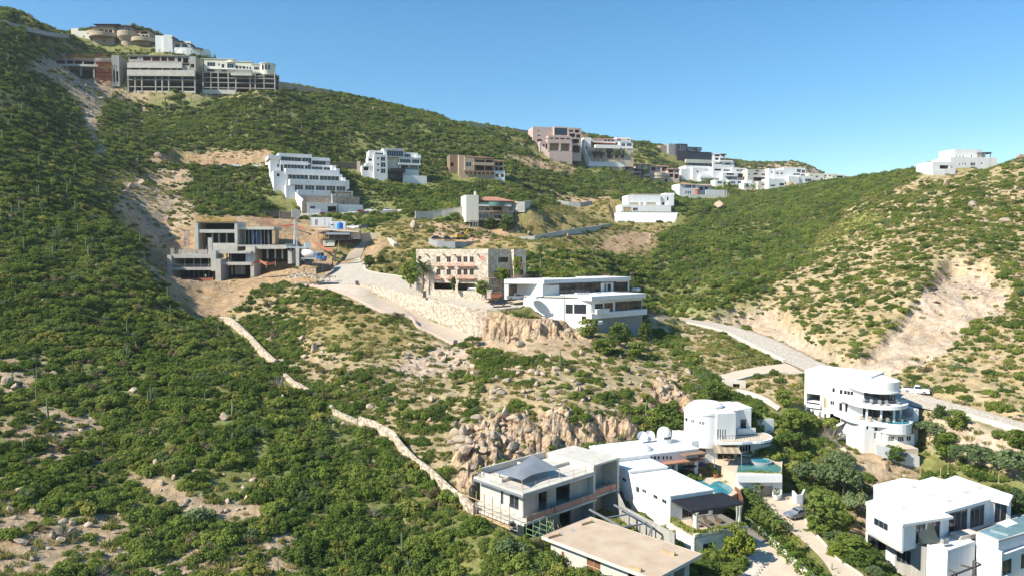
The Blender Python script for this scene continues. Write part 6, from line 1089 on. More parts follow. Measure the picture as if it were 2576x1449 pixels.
slabw(G.root, 'pool_water', 'greenpool', [zp(Z14, u, v, TG+.02) for u, v in ((2185, 1312), (2300, 1300), (2440, 1302), (2500, 1312), (2540, 1335), (2545, 1362), (2520, 1384), (2170, 1380))], TG-.02, TG+.03)
b = MB(); pj = zp(Z14, 2372, 1302, TG); b.lathe([(2.05, 0), (2.05, .5), (1.75, .5), (1.75, .4), (0, .4)], 'grey', (0, 0, 0), 20); o = b.build('hot_tub', None, False, pj); tag(o, 'round raised hot tub at the edge of the green pool', 'hot tub'); b = MB(); b.lathe([(1.74, .41), (0, .415)], 'pool', (0, 0, 0), 20); b.build('water', o)
ZC = pt(STRIPS['courtyard'][1][0][0]).z
gw = [zp(Z8, u, v, TG-.3) for u, v in ((165, 590), (545, 620), (545, 560), (175, 545))]
gf = Bld('wing', 'x', 'x', 545, 790, PZ(Z8[0]+.3*545, Z8[1]+.3*790, ZC).y, 0, None, Z8); gf.pts = []
gf.mass((180, 622, 548, 795), 0, 7, [(365, 690, 470, 800, 'o')], 'white', found=.5, cv=False, roof=False); gf.box('planter', 'white', (175, 600, 548, 662), -.8, -.02); G.absorb(gf)
parasol('white parasol nearest the green pool terrace railing', zp(Z14, 2310, 1215, TG), 'paint_white', 2.2, True, 2.7, True); parasol('white parasol behind the other one on the sunbathing terrace', zp(Z14, 2365, 1195, TG), 'paint_white', 2.5, True, 3.3, True); parasol('closed pale parasol at the corner of the green pool', zp(Z14, 2160, 1302, TG), 'canvas', .3, False, 2.6)
for i, (u, v) in enumerate(((2250, 1245), (2285, 1250), (2330, 1240), (2400, 1225), (2450, 1200), (2480, 1210))): S_ = empty('sun_lounger', zp(Z14, u, v, TG+.01), R(-40)); tag(S_, 'cushioned lounger on the terrace above the green pool', 'sun lounger', 'loungers above the green pool'); m_ = 'paint_white' if i not in (2,) else 'canvas_dark'; b = MB(); b.box(-.4, .4, -1.1, .5, .28, .42, m_); b.build('mattress', S_); b = MB(); b.add([(-.4, .5, .36), (.4, .5, .36), (.4, 1.1, .9), (-.4, 1.1, .9), (-.4, .55, .28), (.4, .55, .28)], [(0, 1, 2, 3), (0, 4, 5, 1)], m_); b.build('backrest', S_); b = MB(); b.box(-.35, .35, -1, .5, 0, .27, 'brown'); b.build('frame', S_)
table('round table beside the loungers above the green pool', zp(Z14, 2520, 1225, TG+.01), .8, 'canvas_dark'); table('dining table under the striped awning', zp(Z14, 2085, 1262, TG+.01), .9)
for i, (u, v) in enumerate(((2040, 1250), (2070, 1285), (2110, 1285), (2130, 1255), (2470, 1255), (2500, 1265))): chair('brown chair on the terrace above the green pool', zp(Z14, u, v, TG+.01), i*1.3, 'terrace chairs above the green pool')
# ---- white house with round balconies
E = Bld('balcony_house', 'white three storey house with round balconies and a small pool drum', 'house', 1300, 1120, 146, -43, None, Z9); E.pts = []
ZE = lambda v, d=0: E.at(1250, v, d)[1]
tz = E.at(1000, 842, 0)[1]
ops = [(752, 1012, 866, 1105, 'o'), (968, 960, 990, 1000, 'w'), (1030, 975, 1055, 1015, 'w', 1), (1064, 985, 1145, 1022, 'w', 3), (1200, 995, 1220, 1065, 'w', 1), (1236, 1005, 1258, 1072, 'w', 1), (952, 1068, 984, 1105, 'w', 2), (898, 1040, 922, 1130, 'd', 'lumber'), (1025, 1085, 1052, 1155, 'w', 1), (1075, 1090, 1098, 1165, 'w', 1), (800, 1145, 818, 1182, 'w', 2), (858, 1160, 876, 1200, 'w', 2), (768, 1135, 782, 1158, 'w', 1), (900, 1178, 918, 1220, 'w', 1), (948, 1180, 1040, 1255, 'o'), (1196, 1130, 1218, 1190, 'w', 1)]
E.mass((735, 850, 1290, 1150), 0, 8.5, ops, 'white', found=9, cv=False, sub=True, floors=(1105,), parapet=.0, fm='white'); E.box('roof_step', 'white', (735, 828, 900, 850), .2, 8.4); E.box('balcony', 'white', (748, 1100, 868, 1128), -.5, 0)
x0, x1, z0, z1 = E.rect((1100, 1060, 1300, 1130), -1.2); b = MB(); b.box(x0, x1+3, -2., 0, z1-.9, z1-.6, 'white'); b.build('balcony', E.root)
b = MB(); x0, z0 = E.at(985, 1275, -1.2); x1, z1 = E.at(1120, 1205, -1.2); b.add([(x0, -1.2, z0-.6), (x1, -1.2, z1-.6), (x1, -1.2, z1), (x0, -1.2, z0), (x0, -.2, z0-.6), (x1, -.2, z1-.6), (x1, -.2, z1), (x0, -.2, z0)], [(0, 1, 2, 3), (3, 2, 6, 7), (4, 7, 6, 5)], 'white'); b.build('stairs', E.root)
N = Bld('wing', 'x', 'x', 1455, 1120, 141, 4, None, Z9); N.pts = []
def nz(v, d=0): return N.at(1455, v, d)[1]
xc = N.at(1455, 1000, 0)[0]; rr = (N.at(1610, 1000, 3)[0]-N.at(1292, 1000, 3)[0])/2
def drum(part, r_, z0, z1, m, cyy=None, a0=180, a1=360, back=9, dx=0):
    c0 = rr+.5 if cyy is None else cyy; b = MB(); b.prism(arc(xc+dx, c0, r_, a0, a1, 24)+[(xc+dx+r_, back), (xc+dx-r_, back)], z0, z1, m); return fixnormals(b.build(part, N.root))
drum('roof_parapet', rr, nz(1000, .5), nz(918, .5), 'white'); drum('roof', rr+.25, nz(1000, .5)-.3, nz(1000, .5)-.003, 'white'); 
def glazing(r_, v0, v1, n=9):
    z0, z1 = nz(v1, 1.), nz(v0, 1.); drum('inner_wall', r_-.45, z0, z1, 'white')
    for i in range(n):
        a = R(200+140*i/(n-1)); cxx, cyy = xc+(r_-.35)*math.cos(a), rr+.5+(r_-.35)*math.sin(a); g_ = MB(); g_.box(-.42, .42, -.06, .12, z0+.05, z1-.25, 'glass'); o = g_.build('window', N.root); o.location = (cxx, cyy, 0); o.rotation_euler = (0, 0, a+math.pi/2); f = MB(); f.box(-.46, -.421, -.1, .1, z0+.05, z1-.25, 'dark'); f.box(.421, .46, -.1, .1, z0+.05, z1-.25, 'dark'); f.build('frame', o)
glazing(rr-.5, 1008, 1112); drum('balcony', rr+1.6, nz(1138), nz(1108), 'white', None, 165, 350); glazing(rr-.3, 1140, 1240); drum('terrace_slab', rr+2.6, nz(1272), nz(1248), 'white', None, 165, 355); drum('lower_wall', rr+.6, nz(1475), nz(1274), 'white', None, 180, 360, 10)
for a in (215, 250, 285, 320): b = MB(); b.cyl(xc+(rr+.3)*math.cos(R(a)), rr+.5+(rr+.3)*math.sin(R(a)), nz(1248), nz(1138), .22, 'white', None, 10); b.build('column', N.root)
def curvrail(r_, z, a0, a1, n=14):
    b = MB(); p = arc(xc, rr+.5, r_, a0, a1, n)
    for i in range(n): b.beam((*p[i], z+.95), (*p[i+1], z+.95), .035, 'steel', None, 4)
    for q_ in p: b.beam((*q_, z), (*q_, z+.95), .025, 'steel', None, 4)
    b.build('railing', N.root)
curvrail(rr+1.4, nz(1108), 170, 345); curvrail(rr+2.4, nz(1248), 170, 345)
pd = (N.at(1655, 1300, -1)[0]-N.at(1365, 1300, -1)[0])/2; px_ = N.at(1510, 1300, -1)[0]
b = MB(); b.lathe([(pd*.95, nz(1352, -2)), (pd, nz(1345, -2)), (pd, nz(1262, -2)), (pd-.3, nz(1262, -2)), (pd-.3, nz(1262, -2)-.15), (0, nz(1262, -2)-.15)], 'white', (px_, pd-2.8, 0), 28); o = b.build('pool_drum', N.root); b = MB(); b.lathe([(pd-.31, nz(1262, -2)-.1), (0, nz(1262, -2)-.099)], 'pool', (px_, pd-2.8, 0), 28); b.build('pool_water', N.root)
N.mass((1412, 1350, 1655, 1475), -1.6, 6, [(1440, 1365, 1488, 1410, 'w', 3), (1520, 1368, 1568, 1410, 'w', 3), (1592, 1362, 1630, 1405, 'w', 2)], 'white', found=4, roof=False, cv=False, sub=True); N.mass((1235, 1275, 1380, 1460), -.5, 6, [(1255, 1280, 1275, 1312, 'w', 1), (1322, 1290, 1350, 1325, 'w', 1), (1318, 1335, 1338, 1385, 'd', 'grey')], 'white', found=5, roof=False, cv=False, sub=True)
N.box('side_wall', 'white', (1652, 1140, 1692, 1250), 2, 9, dz=8)
N.box('lower_terrace', 'paving', (1430, 1472, 1690, 1480), -4.8, 0, dz=3); N.box('small_pool', 'pool', (1560, 1471, 1685, 1476), -4.5, -2.2, d=-4.5)
lw = [N.at(u, v, -5) for u, v in ((1330, 1430), (1445, 1462), (1700, 1535), (1700, 1650), (1560, 1600), (1340, 1520))]; b = MB(); b.add([(x, -5, z) for x, z in lw]+[(x, -4.7, z) for x, z in lw], [(0, 5, 4, 3, 2, 1), (6, 7, 8, 9, 10, 11)]+[(i, (i+1) % 6, 6+(i+1) % 6, 6+i) for i in range(6)], 'white'); fixnormals(b.build('lower_wall', N.root))
E.absorb(N)
for p in ((-11.5, 0), (-6, 0), (-1, 0)): E.pts.append((p[0], p[1]-.3, E.at(735 if p[0] < -10 else 900 if p[0] < -4 else 1180, 1150 if p[0] < -10 else 1225 if p[0] < -4 else 1300, 0)[1]))
for (u, v) in ((1340, 1480), (1500, 1575), (1700, 1640)): x, z = N.at(u, v, -5); N.pts.append((x, -5.2, z))
carve([N.world(*p) for p in ((xc-rr-2, -4.5), (xc+rr+2, -4.5), (xc+rr+2, 9), (xc-rr-2, 9))], N.o.z+nz(1475)-.5, 4); carve([E.world(*p) for p in ((-13, .2), (0, .2), (0, 10), (-13, 10))], E.o.z+E.at(900, 1180, 0)[1]-1.5, 1.)
FT = N.o.z+nz(1248)+.01
for i, a in enumerate((205, 225, 245, 262, 300, 318, 332)):
    p = N.world(xc+(rr+1.2)*math.cos(R(a)), rr+.5+(rr+1.2)*math.sin(R(a))); p.z = FT; chair('pale lounge chair on the round lower terrace', p, R(a)+1.57, 'chairs on the round lower terrace', 'canvas')
    p = N.world(xc+(rr+.5)*math.cos(R(a)), rr+.5+(rr+.5)*math.sin(R(a))); p.z = N.o.z+nz(1108)+.01
    if i < 5: chair('dark chair on the round upper balcony', p, R(a)+1.57, 'chairs on the round upper balcony', 'grey')
car('pickup', 'white pickup parked on the valley road behind the balcony house', 'pickup', 'paint_white', (lambda p: Vector((p.x, p.y, p.z+.1)))(P(2304, 990, 156.5)), R(-33))
# ---- house at the lower right
ZQ = -38.5; Q = Bld('terrace_house', 'large white flat roofed house with unfinished terraces and a raised pool', 'house', 1560, 1010, 100, 30, None, Z8); Q.pts = []
o0 = zp(Z8, 1558, 1012, ZQ); Q.o = o0; Q.root.location = o0; wq = lambda u, v, z=ZQ: zp(Z8, u, v, z)
rp_ = [wq(u, v) for u, v in ((1245, 825), (1262, 860), (1558, 1012), (1985, 948), (1905, 912), (2300, 800), (2450, 838), (2485, 768), (2000, 602), (1905, 638), (1815, 612), (1700, 645), (1560, 622), (1312, 682), (1320, 800))]
slabw(Q.root, 'roof', 'white', rp_, ZQ-.35, ZQ)
wl = [wq(u, v, ZQ) for u, v in ((1255, 835), (1270, 862), (1555, 1005))]
def wquad(part, m, a, c, z0, z1, th=.3, holes=(), sub=True, n=2):
    """wall between two ground points with openings given as fractions along it"""
    d = Vector((c.x-a.x, c.y-a.y, 0)); L = d.length; W_ = empty('x', (a.x, a.y, 0), math.atan2(d.y, d.x)); b = MB(); hs = [(h[0]*L, h[1]*L, h[2], h[3]) for h in holes]; b.panel(0, L, z0, z1, 0, th, hs, m); o = b.build(part, Q.root)
    mi = (Matrix.Translation(Q.o) @ Matrix.Rotation(Q.yaw, 4, 'Z')).inverted() @ (Matrix.Translation((a.x, a.y, 0)) @ Matrix.Rotation(math.atan2(d.y, d.x), 4, 'Z')); o.matrix_parent_inverse = mi
    for h in hs: w_ = Q.window(h[0], h[1], h[2], h[3], 0, 'w', n, 'steel', 'glass', Q.root, 'x', True); w_.matrix_parent_inverse = mi
    bpy.data.objects.remove(W_); return o
wquad('wall', 'white', wl[1], wl[2], ZQ-4.3, ZQ-.35, .3, [(.18, .6, ZQ-2.3, ZQ-1.2)], n=3); wquad('wall', 'white', wl[0], wl[1], ZQ-4.3, ZQ-.35); wquad('wall', 'white', wq(1325, 805), wl[0], ZQ-6, ZQ-.35); wquad('wall', 'white', wq(1315, 690), wq(1325, 805), ZQ-5, ZQ-.35)
fl = ZQ-4.0
i1, i2, i3, i4 = wq(1610, 985), wq(1920, 915), wq(2210, 842), wq(2330, 812)
wquad('wall', 'white', wl[2]+Vector((.6, .9, 0)), i2+Vector((0, .6, 0)), fl-.5, ZQ-.35, .3, [(.32, .55, fl+.1, ZQ-.8), (.6, .93, fl+.1, ZQ-.6)], n=2); wquad('wall', 'white', i2+Vector((.1, .8, 0)), i4+Vector((0, .8, 0)), fl-.5, ZQ-.35, .3, [(.12, .5, fl+.1, ZQ-.6), (.56, .86, fl+.1, ZQ-.6)], n=3); wquad('wall', 'white', i4+Vector((0, .8, 0)), wq(2470, 790), fl-.5, ZQ-.35, .3, [(.2, .8, fl+.1, ZQ-.7)], n=2)
slabw(Q.root, 'floor_slab', 'pale_concrete', [wl[0], wl[1], wl[2], wq(1620, 1165, fl), wq(1990, 1090, fl), wq(2260, 1010, fl), wq(2580, 900, fl), wq(2485, 768), wq(2000, 602), wq(1320, 720)], fl-.3, fl)
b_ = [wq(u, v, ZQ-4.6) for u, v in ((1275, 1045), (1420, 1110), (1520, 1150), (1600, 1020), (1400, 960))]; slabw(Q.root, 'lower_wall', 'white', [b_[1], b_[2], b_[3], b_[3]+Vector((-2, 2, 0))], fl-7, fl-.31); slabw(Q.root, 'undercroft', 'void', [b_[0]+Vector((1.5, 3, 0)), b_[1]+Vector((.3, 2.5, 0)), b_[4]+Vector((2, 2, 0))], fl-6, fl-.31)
g0, g1, g2 = wq(1495, 1130, fl), wq(1757, 1210, fl), wq(1757, 1150, fl)
wquad('block_wall', 'concrete', g0, g1, fl-9, fl-.0, .3, [(.06, .52, fl-3.4, fl-1.3)], n=3)
w0, w1, w2 = wq(1760, 1212, fl), wq(1935, 1262, fl), wq(2168, 1182, fl); zt2 = fl+.5
wquad('wall', 'white', w0+Vector((.02, -.01, 0)), w1, fl-9, zt2); wquad('wall', 'white', w1, w2, fl-9, zt2); slabw(Q.root, 'roof', 'white', [w0, w1, w2, wq(2100, 1110, fl), wq(1850, 1130, fl)], fl+.003, fl+.1)
ph = fl+1.4; p_ = [wq(u, v, ph) for u, v in ((2175, 1075), (2362, 1150), (2580, 1085), (2900, 1000), (2700, 880), (2560, 935))]; slabw(Q.root, 'pool_wall', 'white', p_, fl-4, ph-.25); slabw(Q.root, 'pool_rim', 'pale_concrete', p_, ph-.247, ph); cc = sum(p_, Vector())/len(p_); slabw(Q.root, 'pool_water', 'pale_pool', [p+(cc-p).normalized()*.5 for p in p_], ph-.1, ph+.03); slabw(Q.root, 'pool_shelf', 'white', [wq(u, v, ph) for u, v in ((2355, 1005), (2450, 970), (2525, 1010), (2435, 1040))], ph-.2, ph+.12)
e0, e1, e2 = wq(2180, 1185, fl), wq(2390, 1285, fl-.5), wq(2600, 1205, fl-.5); wquad('wall', 'white', e0, e1, fl-9, fl+.2); wquad('wall', 'white', e1, e2+Vector((3, 1.5, 0)), fl-9, fl-.3, .3, [(.03, .26, fl-3.4, fl-1.2), (.5, .7, fl-3.4, fl-1.2)], n=2); slabw(Q.root, 'lower_terrace', 'beige', [wq(u, v, fl-5.) for u, v in ((2380, 1420), (2700, 1310), (2900, 1400), (2600, 1560))], fl-9, fl-5.); slabw(Q.root, 'terrace_parapet', 'white', [wq(u, v, fl-3.5) for u, v in ((2215, 1335), (2440, 1450), (2425, 1465), (2195, 1345))], fl-9, fl-3.4)
slabw(Q.root, 'lower_roof', 'pale_concrete', [wq(u, v, fl-4.5) for u, v in ((1940, 1420), (2200, 1330), (2420, 1470), (2150, 1600), (1900, 1600))], fl-10, fl-4.5)
CARVE.append(([tuple(p[:2]) for p in (wq(1250, 830), wq(1560, 1010), wq(1500, 1140, fl), wq(1760, 1215, fl), wq(2400, 1290, fl), wq(2800, 1000, fl), wq(2485, 768), wq(2000, 602), wq(1312, 682))], fl-5.5, 2.5, 'min')); KEEP.append(CARVE[-1][0])
PB = empty('steel_pergola', wq(2050, 1410, fl-.8), R(25)); tag(PB, 'dark steel beam frame jutting over the white lower roof', 'frame'); qq = lambda u, v: Matrix.Rotation(-R(25), 3, 'Z') @ (wq(u, v, fl-.8)-PB.location)
for a, c in (((1945, 1395), (2010, 1425)), ((2045, 1355), (2170, 1385)), ((2150, 1320), (2215, 1350)), ((2215, 1350), (1960, 1445))): b = MB(); b.beam(qq(*a), qq(*c), .14, 'fence', None, 4); b.build('beam', PB)
for a in ((2010, 1425), (2150, 1320)): b = MB(); p = qq(*a); b.beam(p, p-Vector((0, 0, 3.6)), .1, 'fence', None, 4); b.build('post', PB)
for lb, u, v in (('yellow timber scaffold tower under the far canopy of the white terrace house', 2365, 925), ('yellow timber scaffold tower by the middle glass doors of the terrace house', 1985, 1040)):
    S_ = empty('scaffold_tower', wq(u, v, fl+.01), R(28)); tag(S_, lb, 'scaffold')
    for x in (-1, 1):
        for y in (-.6, .6): b = MB(); b.beam((x, y, 0), (x, y, 3), .06, 'lumber', None, 5); b.build('post', S_)
    for z in (.9, 1.9): b = MB(); b.box(-1.05, 1.05, -.65, .65, z, z+.08, 'yellow'); b.build('platform', S_)
    b = MB(); b.beam((-1, -.62, 0), (1, -.62, 1.9), .05, 'lumber', None, 4); b.beam((-1, -.62, 2.9), (1, -.62, 2.9), .05, 'lumber', None, 4); b.build('brace', S_)
S_ = empty('ladder', wq(1625, 1150, fl+.01), R(20)); tag(S_, 'white ladder leaning against the front wall of the terrace house', 'ladder')
for x in (0, .45): b = MB(); b.beam((x, -.9, 0), (x, .6, 3.8), .045, 'paint_white', None, 4); b.build('rail', S_)
for i in range(11): b = MB(); b.beam((0, -.9+1.5*(i+.5)/11, 3.8*(i+.5)/11), (.45, -.9+1.5*(i+.5)/11, 3.8*(i+.5)/11), .03, 'paint_white', None, 4); b.build('rung', S_)
S_ = empty('tarp_cover', wq(1760, 1170, fl), R(15)); tag(S_, 'tan tarpaulin draped over a frame on the terrace edge', 'tarp'); b = MB(); b.add([(-1.5, -.8, .3), (1.5, -.8, .2), (1.6, .5, 2.3), (.3, .7, 2.6), (-1.4, .6, 2.2), (-1.5, .9, .2), (1.6, .9, .2)], [(0, 1, 2, 3, 4), (0, 4, 5), (1, 6, 2), (4, 3, 5), (3, 2, 6)], 'canvas'); fixnormals(b.build('sheet', S_)); 
for x in (-1.4, 1.5): b = MB(); b.beam((x, -.8, -.4), (x, -.8, .4), .05, 'lumber', None, 4); b.build('leg', S_)
S_ = empty('slab_stack', wq(2080, 1120, fl+.01), R(20)); tag(S_, 'stack of pale slabs on the terrace beside the raised pool', 'slabs')
for i in range(4): b = MB(); b.box(-2.2+.1*i, 2.1-.05*i, -.9, .9, i*.18, i*.18+.15, 'kerb' if i % 2 else 'pale_concrete'); b.build('slab', S_)
for lb, u, v in (('grey roof unit on the white box roof of the terrace house', 1910, 1172),): S_ = empty('air_conditioner', wq(u, v, zt2+.1), .3); tag(S_, lb, 'air conditioner'); b = MB(); b.box(-.5, .5, -.3, .3, 0, .6, 'grey'); b.build('housing', S_); b = MB(); b.cyl(0, 0, .601, .66, .22, 'dark', None, 12); b.build('fan', S_)
for i, (u, v) in enumerate(((1300, 1180), (1330, 1185), (1350, 1170))):
    p = wq(u, v, fl-5.8); S_ = empty('stone_slab', p, .3*i); tag(S_, 'upright pale stone slab leaning in the undercroft of the terrace house', 'slab', 'stone slabs leaning in the undercroft'); b = MB(); b.add([(-.5, 0, 0), (.5, 0, 0), (.5, .7, 2.2), (-.5, .7, 2.2), (-.5, .12, 0), (.5, .12, 0), (.5, .82, 2.2), (-.5, .82, 2.2)], [(0, 1, 2, 3), (4, 7, 6, 5), (3, 2, 6, 7), (0, 3, 7, 4), (1, 5, 6, 2)], 'kerb'); b.build('panel', S_)
for u, v in ((1705, 612), (1875, 612), (1938, 590), (2362, 665)): p = wq(u, v, ZQ); S_ = empty('rebar_post', p); tag(S_, 'thin upright rod on the flat roof of the terrace house', 'post', 'rods on the roof of the terrace house'); b = MB(); b.beam((0, 0, 0), (0, 0, 1.5), .05, 'lumber', None, 5); b.build('rod', S_); b = MB(); b.box(-.12, .12, -.12, .12, 0, .1, 'pale_concrete'); b.build('foot', S_)
for u, v, a in ((1560, 880, .3), (1800, 770, .3), (1650, 700, .3), (2090, 745, .3), (2200, 705, .3), (1950, 820, .3)): slabw(Q.root, 'roof_hatch', 'pale_concrete', [wq(u-40, v-2), wq(u+5, v-14), wq(u+40, v+2), wq(u-5, v+14)], ZQ+.003, ZQ+.05)
# walls along the drives
dv = ROADS['driveway'][1]; wall('garden_wall', 'cream garden wall along the right side of the driveway', [(c.x, c.y, c.z+1.0, c.z-.6) for a, c in dv], .35, 'cream')
ct = ROADS['courtyard'][1]; wall('planter_wall', 'curved white planter wall at the top of the paved courtyard', [(p.x, p.y, ZC+1.5, ZC-.3) for p in [zp(Z8, u, v, ZC) for u, v in ((630, 800), (665, 840), (720, 835), (740, 790))]], .3, 'white')
wall('pebble_kerb', 'low pale kerb along the right edge of the paved drive', [(c.x, c.y, c.z+.22, c.z-.4) for a, c in ct[6:]], .3, 'kerb', 'kerb')
car('parked_car', 'silver car half hidden behind the rounded shrub in the courtyard', 'sedan', 'paint_silver', zp(Z8, 680, 955, -43.25)+Vector((0, 0, .1)), R(-160)); car('parked_car', 'dark car inside the garage under the green pool', 'suv', 'paint_dark', zp(Z8, 418, 770, ZC)+Vector((0, 2.5, .1)), R(-90))
pot('agave in a white pot beside the garage opening', zp(Z8, 500, 805, ZC+.1), 1.5, 'white', 'leaf_grey', 1.1)
for lb, u, v, z in (('terracotta pot plant on the patio wall corner', 2280, 620, PZ0), ('potted plant near the patio chairs', 2220, 590, PZ0)): pot(lb, zp(Z7, u, v, z), 1.1)
b = MB(); st_ = [zp(Z8, 270+14*i if i < 4 else 326-18*(i-4), 1260+24*i, -44.8-.1*i) for i in range(9)]; STP = empty('garden_steps', st_[0]); tag(STP, 'curved pale garden steps beside the driveway', 'steps')
for i, p in enumerate(st_): b = MB(); q_ = p-st_[0]; b.prism([(q_.x-1., q_.y-.5), (q_.x+1., q_.y-.5), (q_.x+1., q_.y+.5), (q_.x-1., q_.y+.5)], q_.z-.6, q_.z+.1, 'kerb'); b.build('step', STP)
# ---- people
def person(lb, pos, rz, vest='cloth_yellow', helmet='yellow', trousers='cloth_blue', arm=.15, s_=1.):
    j = [(0, 0, .95), (0, 0, 1.2), (0, 0, 1.42), (0, 0, 1.52), (0, -.01, 1.66), (0, -.01, 1.78), (.1, 0, .9), (.12, -.03, .5), (.12, 0, .1), (.12, -.14, .04), (-.1, 0, .9), (-.13, .05, .5), (-.14, .06, .1), (-.14, -.08, .04), (.19, 0, 1.4), (.27, .02, 1.12), (.25, -arm, .9), (.25, -arm-.08, .82), (-.19, 0, 1.4), (-.27, .02, 1.12), (-.25, -arm, .9), (-.25, -arm-.08, .82)]
    e = [(0, 1), (1, 2), (2, 3), (3, 4), (4, 5), (0, 6), (6, 7), (7, 8), (8, 9), (0, 10), (10, 11), (11, 12), (12, 13), (2, 14), (14, 15), (15, 16), (16, 17), (2, 18), (18, 19), (19, 20), (20, 21)]
    rd = [.15, .14, .15, .055, .1, .08, .09, .06, .045, .04, .09, .06, .045, .04, .065, .045, .035, .04, .065, .045, .035, .04]
    me = bpy.data.meshes.new('t'); me.from_pydata(j, e, []); o = bpy.data.objects.new('t', me); COL.objects.link(o); md = o.modifiers.new('s', 'SKIN'); o.modifiers.new('u', 'SUBSURF').levels = 1
    for i, sv in enumerate(me.skin_vertices[0].data): sv.radius = (rd[i]*(1.3 if i < 3 else 1), rd[i]); sv.use_root = i == 0
    dg = bpy.context.evaluated_depsgraph_get(); m2 = bpy.data.meshes.new_from_object(o.evaluated_get(dg)); bpy.data.objects.remove(o)
    m2.materials.clear()
    for k in ('skin', trousers, vest): m2.materials.append(M[k])
    for p in m2.polygons: z = p.center.z; x = abs(p.center.x); p.material_index = 1 if z < .95 and x < .22 else 2 if z < 1.47 and not (x > .2 and z < 1.1) else 0; p.use_smooth = True
    r_ = bpy.data.objects.new('person', m2); COL.objects.link(r_); r_.location = pos; r_.rotation_euler = (0, 0, rz); r_.scale = (s_,)*3; tag(r_, lb, 'person')
    b = MB(); b.lathe([(.135, 1.72), (.13, 1.8), (.08, 1.87), (0, 1.89)], helmet, (0, -.01, 0), 12); b.lathe([(.17, 1.715), (.13, 1.73)], helmet, (0, -.01, 0), 12); b.build('helmet', r_, True)
person('person in a yellow vest standing at the left corner of the concrete roof', C.world(.6, 10.4, .31), .8)
person('worker in pale clothes standing on the dirt near the mixer truck', P(*z5(1483, 660, 258)), .4, 'canvas', 'orange', 'fence'); person('worker in green standing inside the lowest floor of the construction site', P(*z5(580, 765, 257)), -.3, 'greensteel', 'yellow', 'cloth_blue')
person('worker bending over the timber scraps at the debris heap', P(*z5(1405, 715, 240)), 1.2, 'orange', 'yellow', 'fence'); person('worker walking beside the debris heap nearest the street', P(*z5(1470, 735, 239)), 2., 'canvas', 'paint_white', 'cloth_blue')
for i, (u, v) in enumerate(((540, 256), (610, 250), (680, 255), (1050, 320))): x, z = SITE.at(u, v, 20); person(['worker at the left end of the yellow formwork', 'worker in the middle of the yellow formwork', 'worker at the right end of the yellow formwork', 'worker on the upper slab beside the rebar'][i], SITE.world(x, 20, SITE.at(600, 286, 20)[1] if i < 3 else SITE.at(1000, 326, 20)[1]), i*1.3, ['cloth_yellow', 'canvas', 'orange', 'cloth_yellow'][i])
